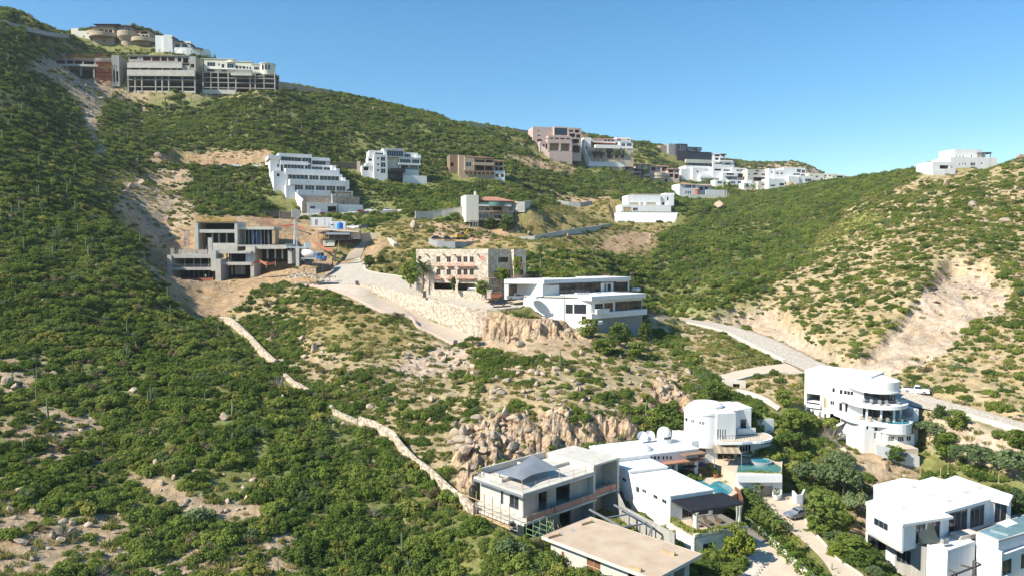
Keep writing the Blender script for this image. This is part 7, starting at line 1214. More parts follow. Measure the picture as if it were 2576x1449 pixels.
# ------------------------------------------------------------------ terrain
rng = np.random.default_rng(11)
def vnoise(x, y, seed=0):
    xi = np.floor(x).astype(np.int64); yi = np.floor(y).astype(np.int64); fx = x-xi; fy = y-yi
    def h(a, b):
        n = (a*374761393+b*668265263+seed*974634777) & 0xffffffff
        n = ((n ^ (n >> 13))*1274126177) & 0xffffffff
        return ((n ^ (n >> 16)) & 0xffff)/65535.
    sx = fx*fx*(3-2*fx); sy = fy*fy*(3-2*fy)
    return (h(xi, yi)*(1-sx)+h(xi+1, yi)*sx)*(1-sy)+(h(xi, yi+1)*(1-sx)+h(xi+1, yi+1)*sx)*sy
def fbm(x, y, oct=4, seed=0, g=.5):
    s = 0; a = 1; t = 0
    for i in range(oct): s = s+a*vnoise(x*2**i+17.3*i, y*2**i-9.1*i, seed+i); t += a; a *= g
    return s/t-.5
COLS = {
 -560: [(1449,76),(1200,97),(1000,118),(860,140),(640,180),(400,225),(200,280),(-70,370)],
 -250: [(1449,78),(1200,100),(1000,122),(860,145),(640,190),(400,232),(200,295),(0,378)],
 0: [(1449,80),(1320,90),(1200,103),(1000,126),(860,150),(740,172),(640,195),(520,218),(400,245),(300,278),(200,322),(100,380),(40,430)],
 150: [(1449,82),(1350,90),(1250,100),(1120,115),(1000,130),(850,156),(740,180),(640,207),(520,240),(400,280),(320,325),(250,375),(190,425),(120,482),(76,515)],
 300: [(1449,84),(1350,93),(1250,104),(1120,121),(1000,138),(850,166),(700,200),(600,232),(500,272),(400,330),(320,378),(235,440),(180,490)],
 400: [(900,172),(800,188),(720,214),(640,240),(560,285),(470,330)],
 480: [(1449,86),(1300,100),(1200,110),(1100,122),(950,150),(850,178),(790,206),(750,228),(705,250)],
 540: [(700,256),(640,268),(545,290),(490,325),(450,345),(390,378),(300,420),(236,452),(150,505)],
 640: [(1449,88),(1320,100),(1200,114),(1080,130),(960,154),(880,178),(800,206),(740,230)],
 700: [(660,262),(600,285),(545,312),(500,332),(450,355),(380,388),(300,430),(240,462),(212,515)],
 790: [(1449,91),(1320,103),(1200,117),(1110,130),(1000,151),(920,172),(840,192),(790,208),(560,312),(500,338),(460,352),(390,380)],
 900: [(1449,93),(1350,101),(1250,113),(1120,132),(1040,146),(950,164),(860,186),(790,206),(560,318),(470,365),(400,408),(330,455),(280,500),(246,545)],
 1100: [(1449,95),(1380,100),(1300,109),(1200,121),(1120,132),(1040,147),(960,166),(900,181),(700,242),(640,266),(600,292),(550,330),(500,375),(440,412),(390,440),(330,500),(292,565)],
 1250: [(1130,130),(1080,138),(1030,146),(950,163),(890,181),(700,245),(640,268)],
 1340: [(1449,94),(1200,126),(1150,130),(1050,142),(980,155),(920,170),(885,179),(850,188),(640,272),(600,300),(560,335),(530,368),(480,430),(440,480),(392,540),(345,610),(328,650)],
 1500: [(1449,92),(1110,137),(1045,144),(980,158),(920,172),(870,185),(690,238),(640,272),(590,332),(560,362),(520,420),(480,490),(442,575),(425,626),(392,662),(347,700)],
 1640: [(1110,143),(1050,150),(960,166),(900,184),(850,203),(760,262),(700,300),(640,340),(590,388),(550,432),(505,495),(482,580),(464,642),(418,690),(374,790)],
 1800: [(1449,101),(1300,119),(1200,131),(1120,141),(1060,150),(1010,160),(900,186),(865,203),(740,252),(680,292),(620,342),(560,420),(507,555),(492,602),(468,660),(430,750),(402,850)],
 1950: [(1180,134),(1100,142),(1050,145),(980,160),(830,215),(780,230),(740,250),(680,300),(630,345),(580,400),(530,470),(480,580),(440,680),(412,880)],
 2130: [(1449,106),(1330,119),(1250,126),(1180,134),(1080,146),(1010,156),(900,184),(850,196),(780,216),(700,244),(620,290),(560,345),(500,420),(460,540),(447,690)],
 2300: [(1449,108),(1340,116),(1260,122),(1180,131),(1100,139),(940,163),(860,180),(760,202),(650,232),(560,270),(500,318),(450,390),(428,440)],
 2450: [(1449,107),(1300,116),(1200,123),(1120,130),(980,152),(900,166),(800,186),(700,210),(640,228),(560,260),(480,305),(425,372)],
 2576: [(1449,110),(1250,119),(1150,125),(1000,144),(900,160),(800,180),(700,205),(600,238),(500,280),(430,322),(388,352)],
 2850: [(1449,110),(1250,117),(1030,138),(900,152),(700,195),(500,262),(345,340)],
 3150: [(1449,108),(1100,122),(900,148),(700,188),(500,250),(330,330)],
}
cps = []
for k, (m, pr) in ROADS.items():
    if k in ('dirt_track',): continue
    for a, c in pr[::4]+[pr[-1]]:
        cps += [a, c]
BASE = [p for B in BLDS for p in B.bases()]; NBF = len(BASE); BASE += WALLB
cps += BASE
nroad = len(cps)
for u, l in COLS.items():
    for v, Y in l: cps.append(P(u, v, Y))
EXTRA = [(640,265,438),(640,248,450),(1445,500,470),(1180,1310,108),(1195,1345,103),(1250,1380,99)]
for e in EXTRA: cps.append(P(*e))
SKY = [(-560,-70,370),(-250,0,378),(0,40,430),(60,56,460),(100,66,485),(150,76,515),(200,84,530),(240,97,538),(300,108,545),(380,112,545),(430,125,520),(510,145,515),(600,190,530),(690,210,520),(760,214,520),(830,232,535),(900,246,545),(1000,271,560),(1100,292,570),(1180,309,610),(1260,321,635),(1340,330,655),(1480,347,690),(1600,373,770),(1680,375,800),(1800,402,850),(1860,409,870),(1930,409,890),(2020,413,890),(2060,430,860),(2130,447,700),(2170,450,600),(2240,437,520),(2330,428,455),(2420,422,405),(2510,401,375),(2576,387,352),(2850,345,340),(3150,330,330)]
for u, v, Y in SKY:
    cps += [P(u, v, Y), P(u, v+55, Y*1.22), P(u, v+170, Y*1.7)]
for u in range(-500, 3200, 300):
    p = P(u, 1449, 80); s = p.x/p.y
    for Y, z in ((62, -40.), (45, -43.), (30, -46.)): cps.append(Vector((s*Y, Y, z)))
A = np.array([[p.x/p.y, math.log(p.y), p.z/p.y] for p in cps]); A[:, 0] *= F/400; A[:, 1] *= 6.0
keep = np.ones(len(A), bool)
for i in range(nroad, len(A)):
    d = np.hypot(A[:nroad, 0]-A[i, 0], A[:nroad, 1]-A[i, 1]).min()
    if d < .26: keep[i] = False
A = A[keep]
_, ui = np.unique(np.round(A[:, :2], 2), axis=0, return_index=True); A = A[np.sort(ui)]
def ker(d2): return .5*d2*np.log(d2+1e-9)
n = len(A); D2 = (A[:, None, 0]-A[None, :, 0])**2+(A[:, None, 1]-A[None, :, 1])**2
K = np.zeros((n+3, n+3)); K[:n, :n] = ker(D2)+np.eye(n)*.004; K[:n, n] = 1; K[:n, n+1:] = A[:, :2]; K[n:, :n] = K[:n, n:].T
W = np.linalg.solve(K, np.concatenate([A[:, 2], [0, 0, 0]]))
NS, NY = 760, 700
S0, S1 = -1.08, 1.08; L0, L1 = math.log(30.), math.log(1400.)
# finer rows where the picture needs them
gs = np.linspace(S0, S1, NS); gl = np.linspace(L0, L1, NY)
SS, LL = np.meshgrid(gs, gl, indexing='ij')
E = np.zeros(SS.size); q0 = (SS*F/400).ravel(); q1 = (LL*6.0).ravel()
for i in range(0, E.size, 20000):
    a, b = q0[i:i+20000], q1[i:i+20000]
    E[i:i+20000] = ker((a[:, None]-A[None, :, 0])**2+(b[:, None]-A[None, :, 1])**2) @ W[:n]+W[n]+a*W[n+1]+b*W[n+2]
YY = np.exp(LL); XX = SS*YY; ZZ = E.reshape(SS.shape)*YY
# ---- zones, drawn as outlines on the ground as one sees it
def inpoly(px, py, poly):
    r = np.zeros(px.shape, bool); n = len(poly); j = n-1
    for i in range(n):
        xi, yi = poly[i]; xj, yj = poly[j]
        if yi != yj: r ^= ((yi > py) != (yj > py)) & (px < (xj-xi)*(py-yi)/(yj-yi)+xi)
        j = i
    return r
UU, VV = proj(XX, YY, ZZ)
nA, nB = fbm(XX/14, YY/14, 4, 5), fbm(XX/14, YY/14, 4, 25)
UW, VW = UU+nA*34, VV+nB*24
ZONES = [   # name, soil, plant density, tuft density, rock density, roughness, outline
 ('hill_right', 'mix', .46, .9, 1.0, .8, [(2015,650),(2060,600),(2140,520),(2230,475),(2360,432),(2470,418),(2700,300),(3300,280),(3300,1160),(2576,1060),(2330,1000),(2120,935),(1980,860),(1780,790),(1900,755)]),
 ('grass_bank', 'lush', .10, 2.6, .05, .3, [(2020,635),(2060,590),(2140,545),(2240,530),(2200,560),(2120,600),(2050,640)]),
 ('scar', 'pale', .02, .05, .3, 1.06, [(2385,655),(2470,665),(2545,735),(2520,790),(2440,800),(2400,870),(2330,910),(2210,938),(2100,928),(1990,870),(1880,815),(1790,790),(1850,757),(1960,760),(2010,830),(2090,880),(2160,895),(2230,850),(2300,750)]),
 ('mid_grass', 'grass', .09, 1.6, .5, .5, [(925,615),(960,560),(1040,545),(1150,575),(1180,530),(1330,525),(1480,500),(1560,500),(1545,560),(1700,560),(1650,610),(1640,650),(1500,640),(1330,628),(1040,632),(1040,690),(930,680)]),
 ('orange_cut', 'orange', .07, .5, 1.2, 1.0, [(1270,388),(1350,395),(1450,425),(1480,440),(1420,435),(1340,420),(1275,400)]),
 ('orange_cut2', 'orange', .05, .5, 1.5, 1.0, [(330,412),(420,385),(560,378),(680,372),(680,400),(560,412),(430,418)]),
 ('orange_cut3', 'orange', .2, .5, .8, .8, [(1040,560),(1180,570),(1300,575),(1290,600),(1180,620),(1090,600)]),
 ('bare_tan', 'orange', .25, .8, .3, .5, [(1390,490),(1500,490),(1540,480),(1545,500),(1480,515),(1400,508)]),
 ('spur', 'mix', .54, 1.1, 1.0, .7, [(560,800),(640,745),(740,715),(880,750),(960,795),(1040,830),(1140,872),(1230,850),(1480,850),(1600,840),(1700,900),(1800,980),(1760,1050),(1600,1090),(1500,1110),(1240,1150),(1180,1280),(1060,1180),(900,1060),(830,1000),(720,905)]),
 ('spur_grass', 'grass', .13, 1.5, .35, .4, [(700,770),(830,770),(960,800),(1040,860),(960,900),(850,880),(760,830)]),
 ('spur_rubble', 'pale', .12, .3, 2.2, .8, [(1020,905),(1110,870),(1200,880),(1180,930),(1080,950),(1010,960),(980,930)]),
 ('cut_pad', 'tan', .02, .25, .3, .5, [(1190,846),(1210,800),(1330,790),(1440,815),(1500,850),(1480,900),(1300,900),(1180,868)]),
 ('cut_face', 'rock', .0, .0, .5, 2.2, [(1205,803),(1250,783),(1330,783),(1430,800),(1510,840),(1470,852),(1215,850)]),
 ('cliff', 'rock', .16, .1, 1.0, 2.2, [(1150,1100),(1215,1050),(1320,1040),(1420,1030),(1530,1050),(1620,1075),(1600,1110),(1480,1130),(1240,1190),(1180,1270),(1150,1250)]),
 ('cliff2', 'rock', .12, .1, .6, 2.0, [(1630,1000),(1650,960),(1730,985),(1760,1030),(1700,1060),(1640,1050)]),
 ('between_roads', 'mix', .22, 2.2, .8, .7, [(1640,815),(1720,812),(1800,835),(1970,915),(1900,922),(1800,945),(1760,900),(1660,840)]),
 ('below_bridge', 'mix', .12, 2., .5, .6, [(1820,970),(1900,948),(2020,940),(2020,1000),(1960,1020),(1880,985)]),
 ('knoll', 'rubble', .10, .7, 1.6, .9, [(285,520),(310,455),(350,425),(480,428),(500,450),(470,490),(500,520),(500,545),(430,610),(390,640),(340,560)]),
 ('knoll_grass', 'grass', .15, 1.5, .2, .3, [(235,455),(270,425),(345,420),(330,450),(280,490),(250,480)]),
 ('chute', 'rubble', .07, .3, 2.4, .9, [(80,150),(150,152),(320,215),(318,232),(285,240),(258,290),(245,340),(275,400),(255,400),(215,335),(200,270),(165,225),(90,180)]),
 ('chute2', 'rubble', .15, .3, 1.2, .6, [(365,250),(385,250),(352,330),(325,360),(335,320)]),
 ('upper_dirt', 'rubble', .12, .3, 1.0, .5, [(285,240),(320,225),(500,232),(700,236),(700,243),(420,245),(330,262)]),
 ('site', 'dirt', .0, .06, .3, .7, [(385,650),(420,620),(480,560),(500,545),(760,548),(800,560),(925,575),(985,612),(930,650),(840,690),(800,712),(745,708),(660,720),(600,765),(560,797),(470,797),(415,730)]),
 ('site_grass', 'grass', .35, 1.2, .1, .4, [(830,640),(850,615),(900,612),(905,640),(850,660)]),
 ('spoil', 'dirt', .02, .1, .3, .8, [(1500,635),(1540,600),(1600,580),(1650,590),(1640,620),(1560,640)]),
 ('road_verge', 'pale', .05, .4, .3, .5, [(1790,792),(1620,788),(1620,800),(1720,812),(1810,832),(1990,920),(2100,950),(2320,1030),(2430,1060),(2576,1110),(2576,1055),(2330,990),(2120,930),(1960,852),(1850,815)]),
 ('slope_right', 'pale', .16, .7, .4, .6, [(2320,1030),(2430,1080),(2576,1115),(2576,1200),(2450,1170),(2330,1100)]),
 ('garden_slope', 'tan', .4, .9, 1.0, .6, [(2070,1080),(2150,1100),(2230,1130),(2320,1180),(2300,1210),(2200,1250),(2190,1400),(2130,1330),(2170,1230),(2060,1120)]),
 ('lower_left', 'tan', .58, .6, 1.3, .7, [(-600,1230),(0,1220),(130,1290),(330,1300),(470,1360),(620,1370),(740,1330),(740,1449),(640,1560),(-600,1560)]),
 ('path', 'tan', .08, .4, .6, .4, [(640,1449),(660,1360),(730,1330),(745,1380),(710,1449),(720,1560),(610,1560)]),
 ('rock_line', 'tan', .04, .4, 3.0, .6, [(330,1185),(400,1200),(480,1240),(560,1255),(660,1268),(670,1312),(560,1312),(470,1292),(400,1262),(300,1215)]),
 ('left_rocks', 'rubble', .4, .4, 1.8, .6, [(-100,1010),(-100,890),(110,890),(130,950),(60,990)]),
 ('left_rocks2', 'tan', .55, .4, 1.2, .5, [(0,1060),(110,1020),(260,1040),(260,1180),(60,1160)]),
 ('gully', 'rubble', .35, .4, 1.6, .7, [(340,640),(395,625),(420,690),(410,740),(370,700)]),
 ('far_ridge', 'rock', .38, .2, 1.6, .6, [(1840,430),(1860,405),(2030,408),(2070,440),(2000,440)]),
]
SOIL = {'lush': (.29,.32,.09), 'mix': (.465,.385,.235), 'rock': (.54,.42,.30), 'grass': (.33,.275,.125), 'pale': (.55,.455,.355), 'orange': (.50,.36,.23), 'tan': (.49,.385,.26), 'rubble': (.49,.39,.275), 'dirt': (.46,.335,.21), 'wild': (.225,.24,.088)}
colr = np.empty(SS.shape+(3,)); colr[:] = SOIL['wild']; rough = np.full(SS.shape, .55); dens = np.ones(SS.shape); tuft = np.full(SS.shape, .5); rockd = np.full(SS.shape, .25); clump = np.zeros(SS.shape)
def blur(a):
    for ax in (0, 1): a = (np.roll(a, 1, ax)+2*a+np.roll(a, -1, ax))/4
    return a
for nme, soil, dn, tf, rk, rg, poly in ZONES:
    w_ = inpoly(UW, VW, poly).astype(float); w_ = blur(blur(w_))
    colr = colr*(1-w_[..., None])+np.array(SOIL[soil])*w_[..., None]
    dens = dens*(1-w_)+dn*w_; tuft = tuft*(1-w_)+tf*w_; rockd = rockd*(1-w_)+rk*w_; rough = rough*(1-w_)+rg*w_; clump = clump*(1-w_)+(nme in ('spur', 'knoll', 'garden_slope'))*w_
# ---- relief
sc_ = inpoly(UW, VW, [z_ for z_ in ZONES if z_[0] == 'scar'][0][-1]).astype(float)
for _ in range(3): sc_ = blur(sc_)
far = np.clip(YY/150, .6, 3)
rel = fbm(XX/9, YY/9, 5, 1, .55)*1.9*rough+fbm(XX/30, YY/30, 3, 60)*2.2*np.clip(rough, .3, .8)
rid = 1-np.abs(fbm(XX/6, YY/11, 3, 90)*4).clip(0, 1)
rel += (rid-.5)*1.1*np.clip(rough-.7, 0, 1.6)+np.clip(rough-.9, 0, 1.5)*fbm(XX/2.2, YY/4, 3, 77)*2.2
damp = np.ones(SS.shape)
for p in BASE:
    i0 = int((p.x/p.y-S0)/(S1-S0)*(NS-1)); j0 = int((math.log(p.y)-L0)/(L1-L0)*(NY-1)); sl = (slice(max(0, i0-14), i0+15), slice(max(0, j0-16), j0+17))
    dd = np.hypot(XX[sl]-p.x, YY[sl]-p.y); damp[sl] = np.minimum(damp[sl], np.clip((dd-3)/9, .12, 1))
crk = fbm(XX/1.3+fbm(XX/7, ZZ/5, 2, 12)*3, ZZ/7, 4, 33, .6); rel += np.clip(rough-.9, 0, 1.4)*(1.6-7*np.abs(crk))*.38+np.clip(rough-.9, 0, 1.4)*fbm(XX/2.4, YY/4+ZZ/3, 4, 57, .6)*3.2
rel -= sc_*(2.6+fbm(XX/16, YY/16, 3, 88)*5)
ZZ += rel*np.clip(far, .7, 1.6)*damp
for p in BASE:                                                          # nothing may stand up in front of a building's foot
    i0 = int((p.x/p.y-S0)/(S1-S0)*(NS-1)); j0 = int((math.log(p.y)-L0)/(L1-L0)*(NY-1)); sl = (slice(max(0, i0-16), i0+17), slice(max(0, j0-45), j0+2))
    off = np.abs(SS[sl]-p.x/p.y)*p.y; lim = (p.z/p.y)*YY[sl]-.1+np.clip(off-5, 0, 99)*.35+np.clip(p.y-28-YY[sl], 0, 99)*.5
    ZZ[sl] = np.where(YY[sl] < p.y, np.minimum(ZZ[sl], lim), ZZ[sl])
# ---- shape the ground under roads and buildings
def blend(dist, fall): t = np.clip(1-dist/fall, 0, 1); return t*t*(3-2*t)
def near_box(pts, m):
    p = np.array(pts)[:, :2]; return (XX > p[:, 0].min()-m) & (XX < p[:, 0].max()+m) & (YY > p[:, 1].min()-m) & (YY < p[:, 1].max()+m)
def segdist(px, py, a, b):
    dx, dy = b[0]-a[0], b[1]-a[1]; t = np.clip(((px-a[0])*dx+(py-a[1])*dy)/(dx*dx+dy*dy+1e-9), 0, 1)
    return np.hypot(px-a[0]-t*dx, py-a[1]-t*dy)
roadmask = np.zeros(SS.shape, bool)
for k, (m, pr) in ROADS.items():
    best = np.full(SS.shape, 1e9); zb = np.zeros(SS.shape); allp = [a for a, c in pr]+[c for a, c in pr]
    nb = near_box(allp, 12); px, py = XX[nb], YY[nb]; bd = best[nb]; bz = zb[nb]
    for a, c in pr:
        dx, dy = c.x-a.x, c.y-a.y; t = np.clip(((px-a.x)*dx+(py-a.y)*dy)/(dx*dx+dy*dy), 0, 1)
        d = np.hypot(px-a.x-t*dx, py-a.y-t*dy); z = a.z+t*(c.z-a.z); s = d < bd; bd[s] = d[s]; bz[s] = z[s]
    fall = 2.2 if k in ('street', 'ramp_road', 'bridge_road') else 5.
    w_ = blend(np.clip(bd-1.3, 0, None), fall)
    ZZ[nb] = ZZ[nb]*(1-w_)+(bz-.22)*w_
    rm = roadmask[nb]; rm |= bd < 1.6; roadmask[nb] = rm
for poly, z, fall, mode in CARVE:
    nb = near_box(poly, fall+.5)
    if not nb.any(): continue
    px, py = XX[nb], YY[nb]; ins = inpoly(px, py, poly); d = np.full(px.shape, 1e9)
    for i in range(len(poly)): d = np.minimum(d, segdist(px, py, poly[i-1], poly[i]))
    d[ins] = 0; w_ = blend(d, fall); zz = ZZ[nb]; tgt = np.minimum(zz, z) if mode == 'min' else z
    ZZ[nb] = zz*(1-w_)+tgt*w_
gone = np.zeros(SS.shape, bool)
for poly in KEEP:
    nb = near_box(poly, 1.5)
    if not nb.any(): continue
    g_ = gone[nb]; g_ |= inpoly(XX[nb], YY[nb], poly); gone[nb] = g_
def ground(x, y):
    s = (x/y-S0)/(S1-S0)*(NS-1); l = (np.log(y)-L0)/(L1-L0)*(NY-1)
    i = np.clip(np.floor(s).astype(int), 0, NS-2); j = np.clip(np.floor(l).astype(int), 0, NY-2); a, b = s-i, l-j
    return (ZZ[i, j]*(1-a)+ZZ[i+1, j]*a)*(1-b)+(ZZ[i, j+1]*(1-a)+ZZ[i+1, j+1]*a)*b
def gz(x, y): return float(ground(np.array([x]), np.array([y]))[0])
_T = np.exp(np.linspace(math.log(50), math.log(1000), 2600))
def hit(u, v):
    """the first point of the ground one meets looking along a pixel"""
    d = ray(u, v); t = _T/d.y; x, z = d.x*t, d.z*t; g = ground(x, _T); k = np.argmax(g >= z)
    if g[k] < z[k]: return None
    return Vector((x[k], _T[k], g[k]))
def build_ground():
    me = bpy.data.meshes.new('hillside'); V = np.stack([XX, YY, ZZ], -1).reshape(-1, 3)
    idx = np.arange(NS*NY).reshape(NS, NY); q = np.stack([idx[:-1, :-1], idx[1:, :-1], idx[1:, 1:], idx[:-1, 1:]], -1).reshape(-1, 4)
    me.vertices.add(len(V)); me.vertices.foreach_set('co', V.ravel()); me.loops.add(q.size); me.loops.foreach_set('vertex_index', q.ravel().astype(np.int32))
    me.polygons.add(len(q)); me.polygons.foreach_set('loop_start', np.arange(0, q.size, 4, dtype=np.int32)); me.polygons.foreach_set('use_smooth', (rough[:-1, :-1] < .95).ravel()); me.update()
    ca = me.color_attributes.new('soil', 'FLOAT_COLOR', 'POINT'); c4 = np.ones((len(V), 4), np.float32); c4[:, :3] = colr.reshape(-1, 3); ca.data.foreach_set('color', c4.ravel())
    ra = me.attributes.new('crag', 'FLOAT', 'POINT'); ra.data.foreach_set('value', np.clip(rough, 0, 2).ravel().astype(np.float32))
    o = bpy.data.objects.new('hillside', me); COL.objects.link(o); tag(o, 'desert hillsides of tan soil and rock around the ravine', 'hillside', kind='structure')
    m = bpy.data.materials.new('soil'); m.use_nodes = True; t = m.node_tree; b = t.nodes['Principled BSDF']; b.inputs['Roughness'].default_value = .97; b.inputs['Specular IOR Level'].default_value = .1
    at = t.nodes.new('ShaderNodeAttribute'); at.attribute_name = 'soil'; g = t.nodes.new('ShaderNodeNewGeometry')
    cr = t.nodes.new('ShaderNodeAttribute'); cr.attribute_name = 'crag'
    def noise(sc, det=8, ro=.65):
        n = t.nodes.new('ShaderNodeTexNoise'); n.inputs['Scale'].default_value = sc; n.inputs['Detail'].default_value = det; n.inputs['Roughness'].default_value = ro; t.links.new(g.outputs['Position'], n.inputs['Vector']); return n
    n1, n2, n3 = noise(.09), noise(.6), noise(.25, 4)
    def ramp(src, a, b_, p0=.3, p1=.7):
        r = t.nodes.new('ShaderNodeValToRGB'); e = r.color_ramp.elements; e[0].position = p0; e[1].position = p1; e[0].color = (*a, 1); e[1].color = (*b_, 1); t.links.new(src, r.inputs[0]); return r
    def mul(a, b_, f=1., bt='MULTIPLY'):
        x = t.nodes.new('ShaderNodeMix'); x.data_type = 'RGBA'; x.blend_type = bt; x.inputs[0].default_value = f; t.links.new(a, x.inputs[6]); t.links.new(b_, x.inputs[7]); return x.outputs[2]
    c = mul(at.outputs['Color'], ramp(n1.outputs[0], (.72, .70, .64), (1.16, 1.12, 1.1)).outputs[0])
    c = mul(c, ramp(n2.outputs[0], (.60, .58, .55), (1.24, 1.22, 1.2)).outputs[0])
    # greyer and rustier veins
    c2 = mul(c, ramp(n3.outputs[0], (.92, .98, 1.06), (1.06, .97, .86)).outputs[0])
    vo = t.nodes.new('ShaderNodeTexVoronoi'); vo.inputs['Scale'].default_value = .55; vo.feature = 'DISTANCE_TO_EDGE'
    mp = t.nodes.new('ShaderNodeMapping'); mp.inputs['Scale'].default_value = (1, 1, .35); wn = noise(.5, 3); ad = t.nodes.new('ShaderNodeVectorMath'); ad.operation = 'MULTIPLY_ADD'; ad.inputs[1].default_value = (3, 3, 3)
    t.links.new(wn.outputs['Color'], ad.inputs[0]); t.links.new(g.outputs['Position'], ad.inputs[2]); t.links.new(ad.outputs[0], mp.inputs[0]); t.links.new(mp.outputs[0], vo.inputs['Vector'])
    vr = ramp(vo.outputs['Distance'], (.42, .38, .34), (1, 1, 1), 0., .09)
    gate = t.nodes.new('ShaderNodeMapRange'); gate.inputs[1].default_value = .95; gate.inputs[2].default_value = 1.9; t.links.new(cr.outputs['Fac'], gate.inputs[0])
    mx = t.nodes.new('ShaderNodeMix'); mx.data_type = 'RGBA'; mx.blend_type = 'MULTIPLY'; t.links.new(gate.outputs[0], mx.inputs[0]); t.links.new(c2, mx.inputs[6]); t.links.new(vr.outputs[0], mx.inputs[7])
    t.links.new(mx.outputs[2], b.inputs['Base Color'])
    bp = t.nodes.new('ShaderNodeBump'); bp.inputs['Distance'].default_value = .9; bp.inputs['Strength'].default_value = .8; t.links.new(n2.outputs[0], bp.inputs['Height']); t.links.new(bp.outputs[0], b.inputs['Normal'])
    me.materials.append(m)
    # plain beyond the hills, down to the horizon
    pb = MB(); nn = 48; vs = [(0, 0, -95)]+[(9000*math.cos(2*math.pi*i/nn), 9000*math.sin(2*math.pi*i/nn), -95) for i in range(nn)]
    pb.add(vs, [(0, i+1, (i+1) % nn+1) for i in range(nn)], mat('plain', (.28, .23, .15), .95, .2, .01)); po = pb.build('ground'); tag(po, 'flat desert ground reaching away to the horizon', 'ground', kind='structure')
build_ground(); build_roads()
# ---- wild plants
rng2 = rng
SHRUBS = [(shrub_mesh(1, 'leaf_dark'), 'dark green'), (shrub_mesh(2, 'leaf_mid', 13, 46), 'bright green'), (shrub_mesh(3, 'leaf_mid', 9, 56, .11, .62), 'leafy green'), (shrub_mesh(4, 'leaf_dark', 14, 42, .095, .5, .4), 'wide dark'),
          (shrub_mesh(5, 'leaf_yellow', 10, 50, .1, .6), 'yellow green'), (shrub_mesh(6, 'leaf_grey', 9, 46, .1, .6), 'grey green'), (shrub_mesh(7, 'leaf_mid', 12, 48, .1, .5, .4), 'low green'), (shrub_mesh(8, 'leaf_dry', 8, 34, .09, .6), 'dry brown')]
PROB = np.array([.20, .20, .18, .15, .08, .05, .10, .04])
ROCKS = [rock_mesh(21), rock_mesh(22, 'greyrock', 2, .9), rock_mesh(23, 'rock', 2, .8, .6), rock_mesh(24, 'rock', 2, .3, .9)]
TUFTS = [tuft_mesh(31), tuft_mesh(32)]
# ---- where things may grow: cells of the ground that can be seen, or nearly
slope_vis = np.maximum.accumulate(ZZ/YY, axis=1); vis = (ZZ+4.5)/YY >= slope_vis
free = ~(roadmask | gone)
nearfoot = np.zeros(SS.shape, bool)
for p in BASE[:NBF]:
    i0 = int((p.x/p.y-S0)/(S1-S0)*(NS-1)); j0 = int((math.log(p.y)-L0)/(L1-L0)*(NY-1)); sl = (slice(max(0, i0-14), i0+15), slice(max(0, j0-16), j0+6))
    nearfoot[sl] |= np.hypot(XX[sl]-p.x, YY[sl]-p.y) < (4.5 if p.y < 300 else 7.5)
dS, dL = gs[1]-gs[0], gl[1]-gl[0]; cell = dS*dL*YY**2
nD = fbm(XX/22, YY/22, 4, 40)
def scatter(rate, zmin=60, zmax=1000):
    lam = rate*cell*vis*free*((YY > zmin) & (YY < zmax)); cnt = rng.poisson(np.clip(lam, 0, 30)); ii, jj = np.nonzero(cnt); rep = cnt[ii, jj]; ii = np.repeat(ii, rep); jj = np.repeat(jj, rep)
    s = gs[ii]+(rng.random(len(ii))-.5)*dS; l = gl[jj]+(rng.random(len(ii))-.5)*dL; y = np.exp(l); x = s*y; return x, y, ii, jj
def instancer(name, pts, rot, scl, idx, objs, label, cat):
    me = bpy.data.meshes.new(name); me.vertices.add(len(pts)); me.vertices.foreach_set('co', np.asarray(pts, np.float32).ravel())
    for nm, ty, ar, key in (('rot', 'FLOAT_VECTOR', rot, 'vector'), ('scl', 'FLOAT_VECTOR', scl, 'vector'), ('idx', 'INT', idx, 'value')):
        a = me.attributes.new(nm, ty, 'POINT'); a.data.foreach_set(key, np.asarray(ar, np.int32 if ty == 'INT' else np.float32).ravel())
    me.update(); o = bpy.data.objects.new(name, me); COL.objects.link(o); tag(o, label, cat, None, 'stuff')
    g = bpy.data.node_groups.new(name, 'GeometryNodeTree'); g.interface.new_socket('Geometry', in_out='INPUT', socket_type='NodeSocketGeometry'); g.interface.new_socket('Geometry', in_out='OUTPUT', socket_type='NodeSocketGeometry')
    N = g.nodes; gi = N.new('NodeGroupInput'); go = N.new('NodeGroupOutput'); ip = N.new('GeometryNodeInstanceOnPoints'); jn = N.new('GeometryNodeJoinGeometry')
    for ob in reversed(objs):
        oi = N.new('GeometryNodeObjectInfo'); oi.transform_space = 'ORIGINAL'; oi.inputs['Object'].default_value = ob; oi.inputs['As Instance'].default_value = True; g.links.new(oi.outputs['Geometry'], jn.inputs[0])
    def attr(nm, ty):
        a = N.new('GeometryNodeInputNamedAttribute'); a.data_type = ty; a.inputs['Name'].default_value = nm; return a.outputs['Attribute']
    g.links.new(gi.outputs[0], ip.inputs['Points']); g.links.new(jn.outputs[0], ip.inputs['Instance']); ip.inputs['Pick Instance'].default_value = True
    g.links.new(attr('idx', 'INT'), ip.inputs['Instance Index']); g.links.new(attr('rot', 'FLOAT_VECTOR'), ip.inputs['Rotation']); g.links.new(attr('scl', 'FLOAT_VECTOR'), ip.inputs['Scale']); g.links.new(ip.outputs[0], go.inputs[0])
    md = o.modifiers.new('scatter', 'NODES'); md.node_group = g; return o
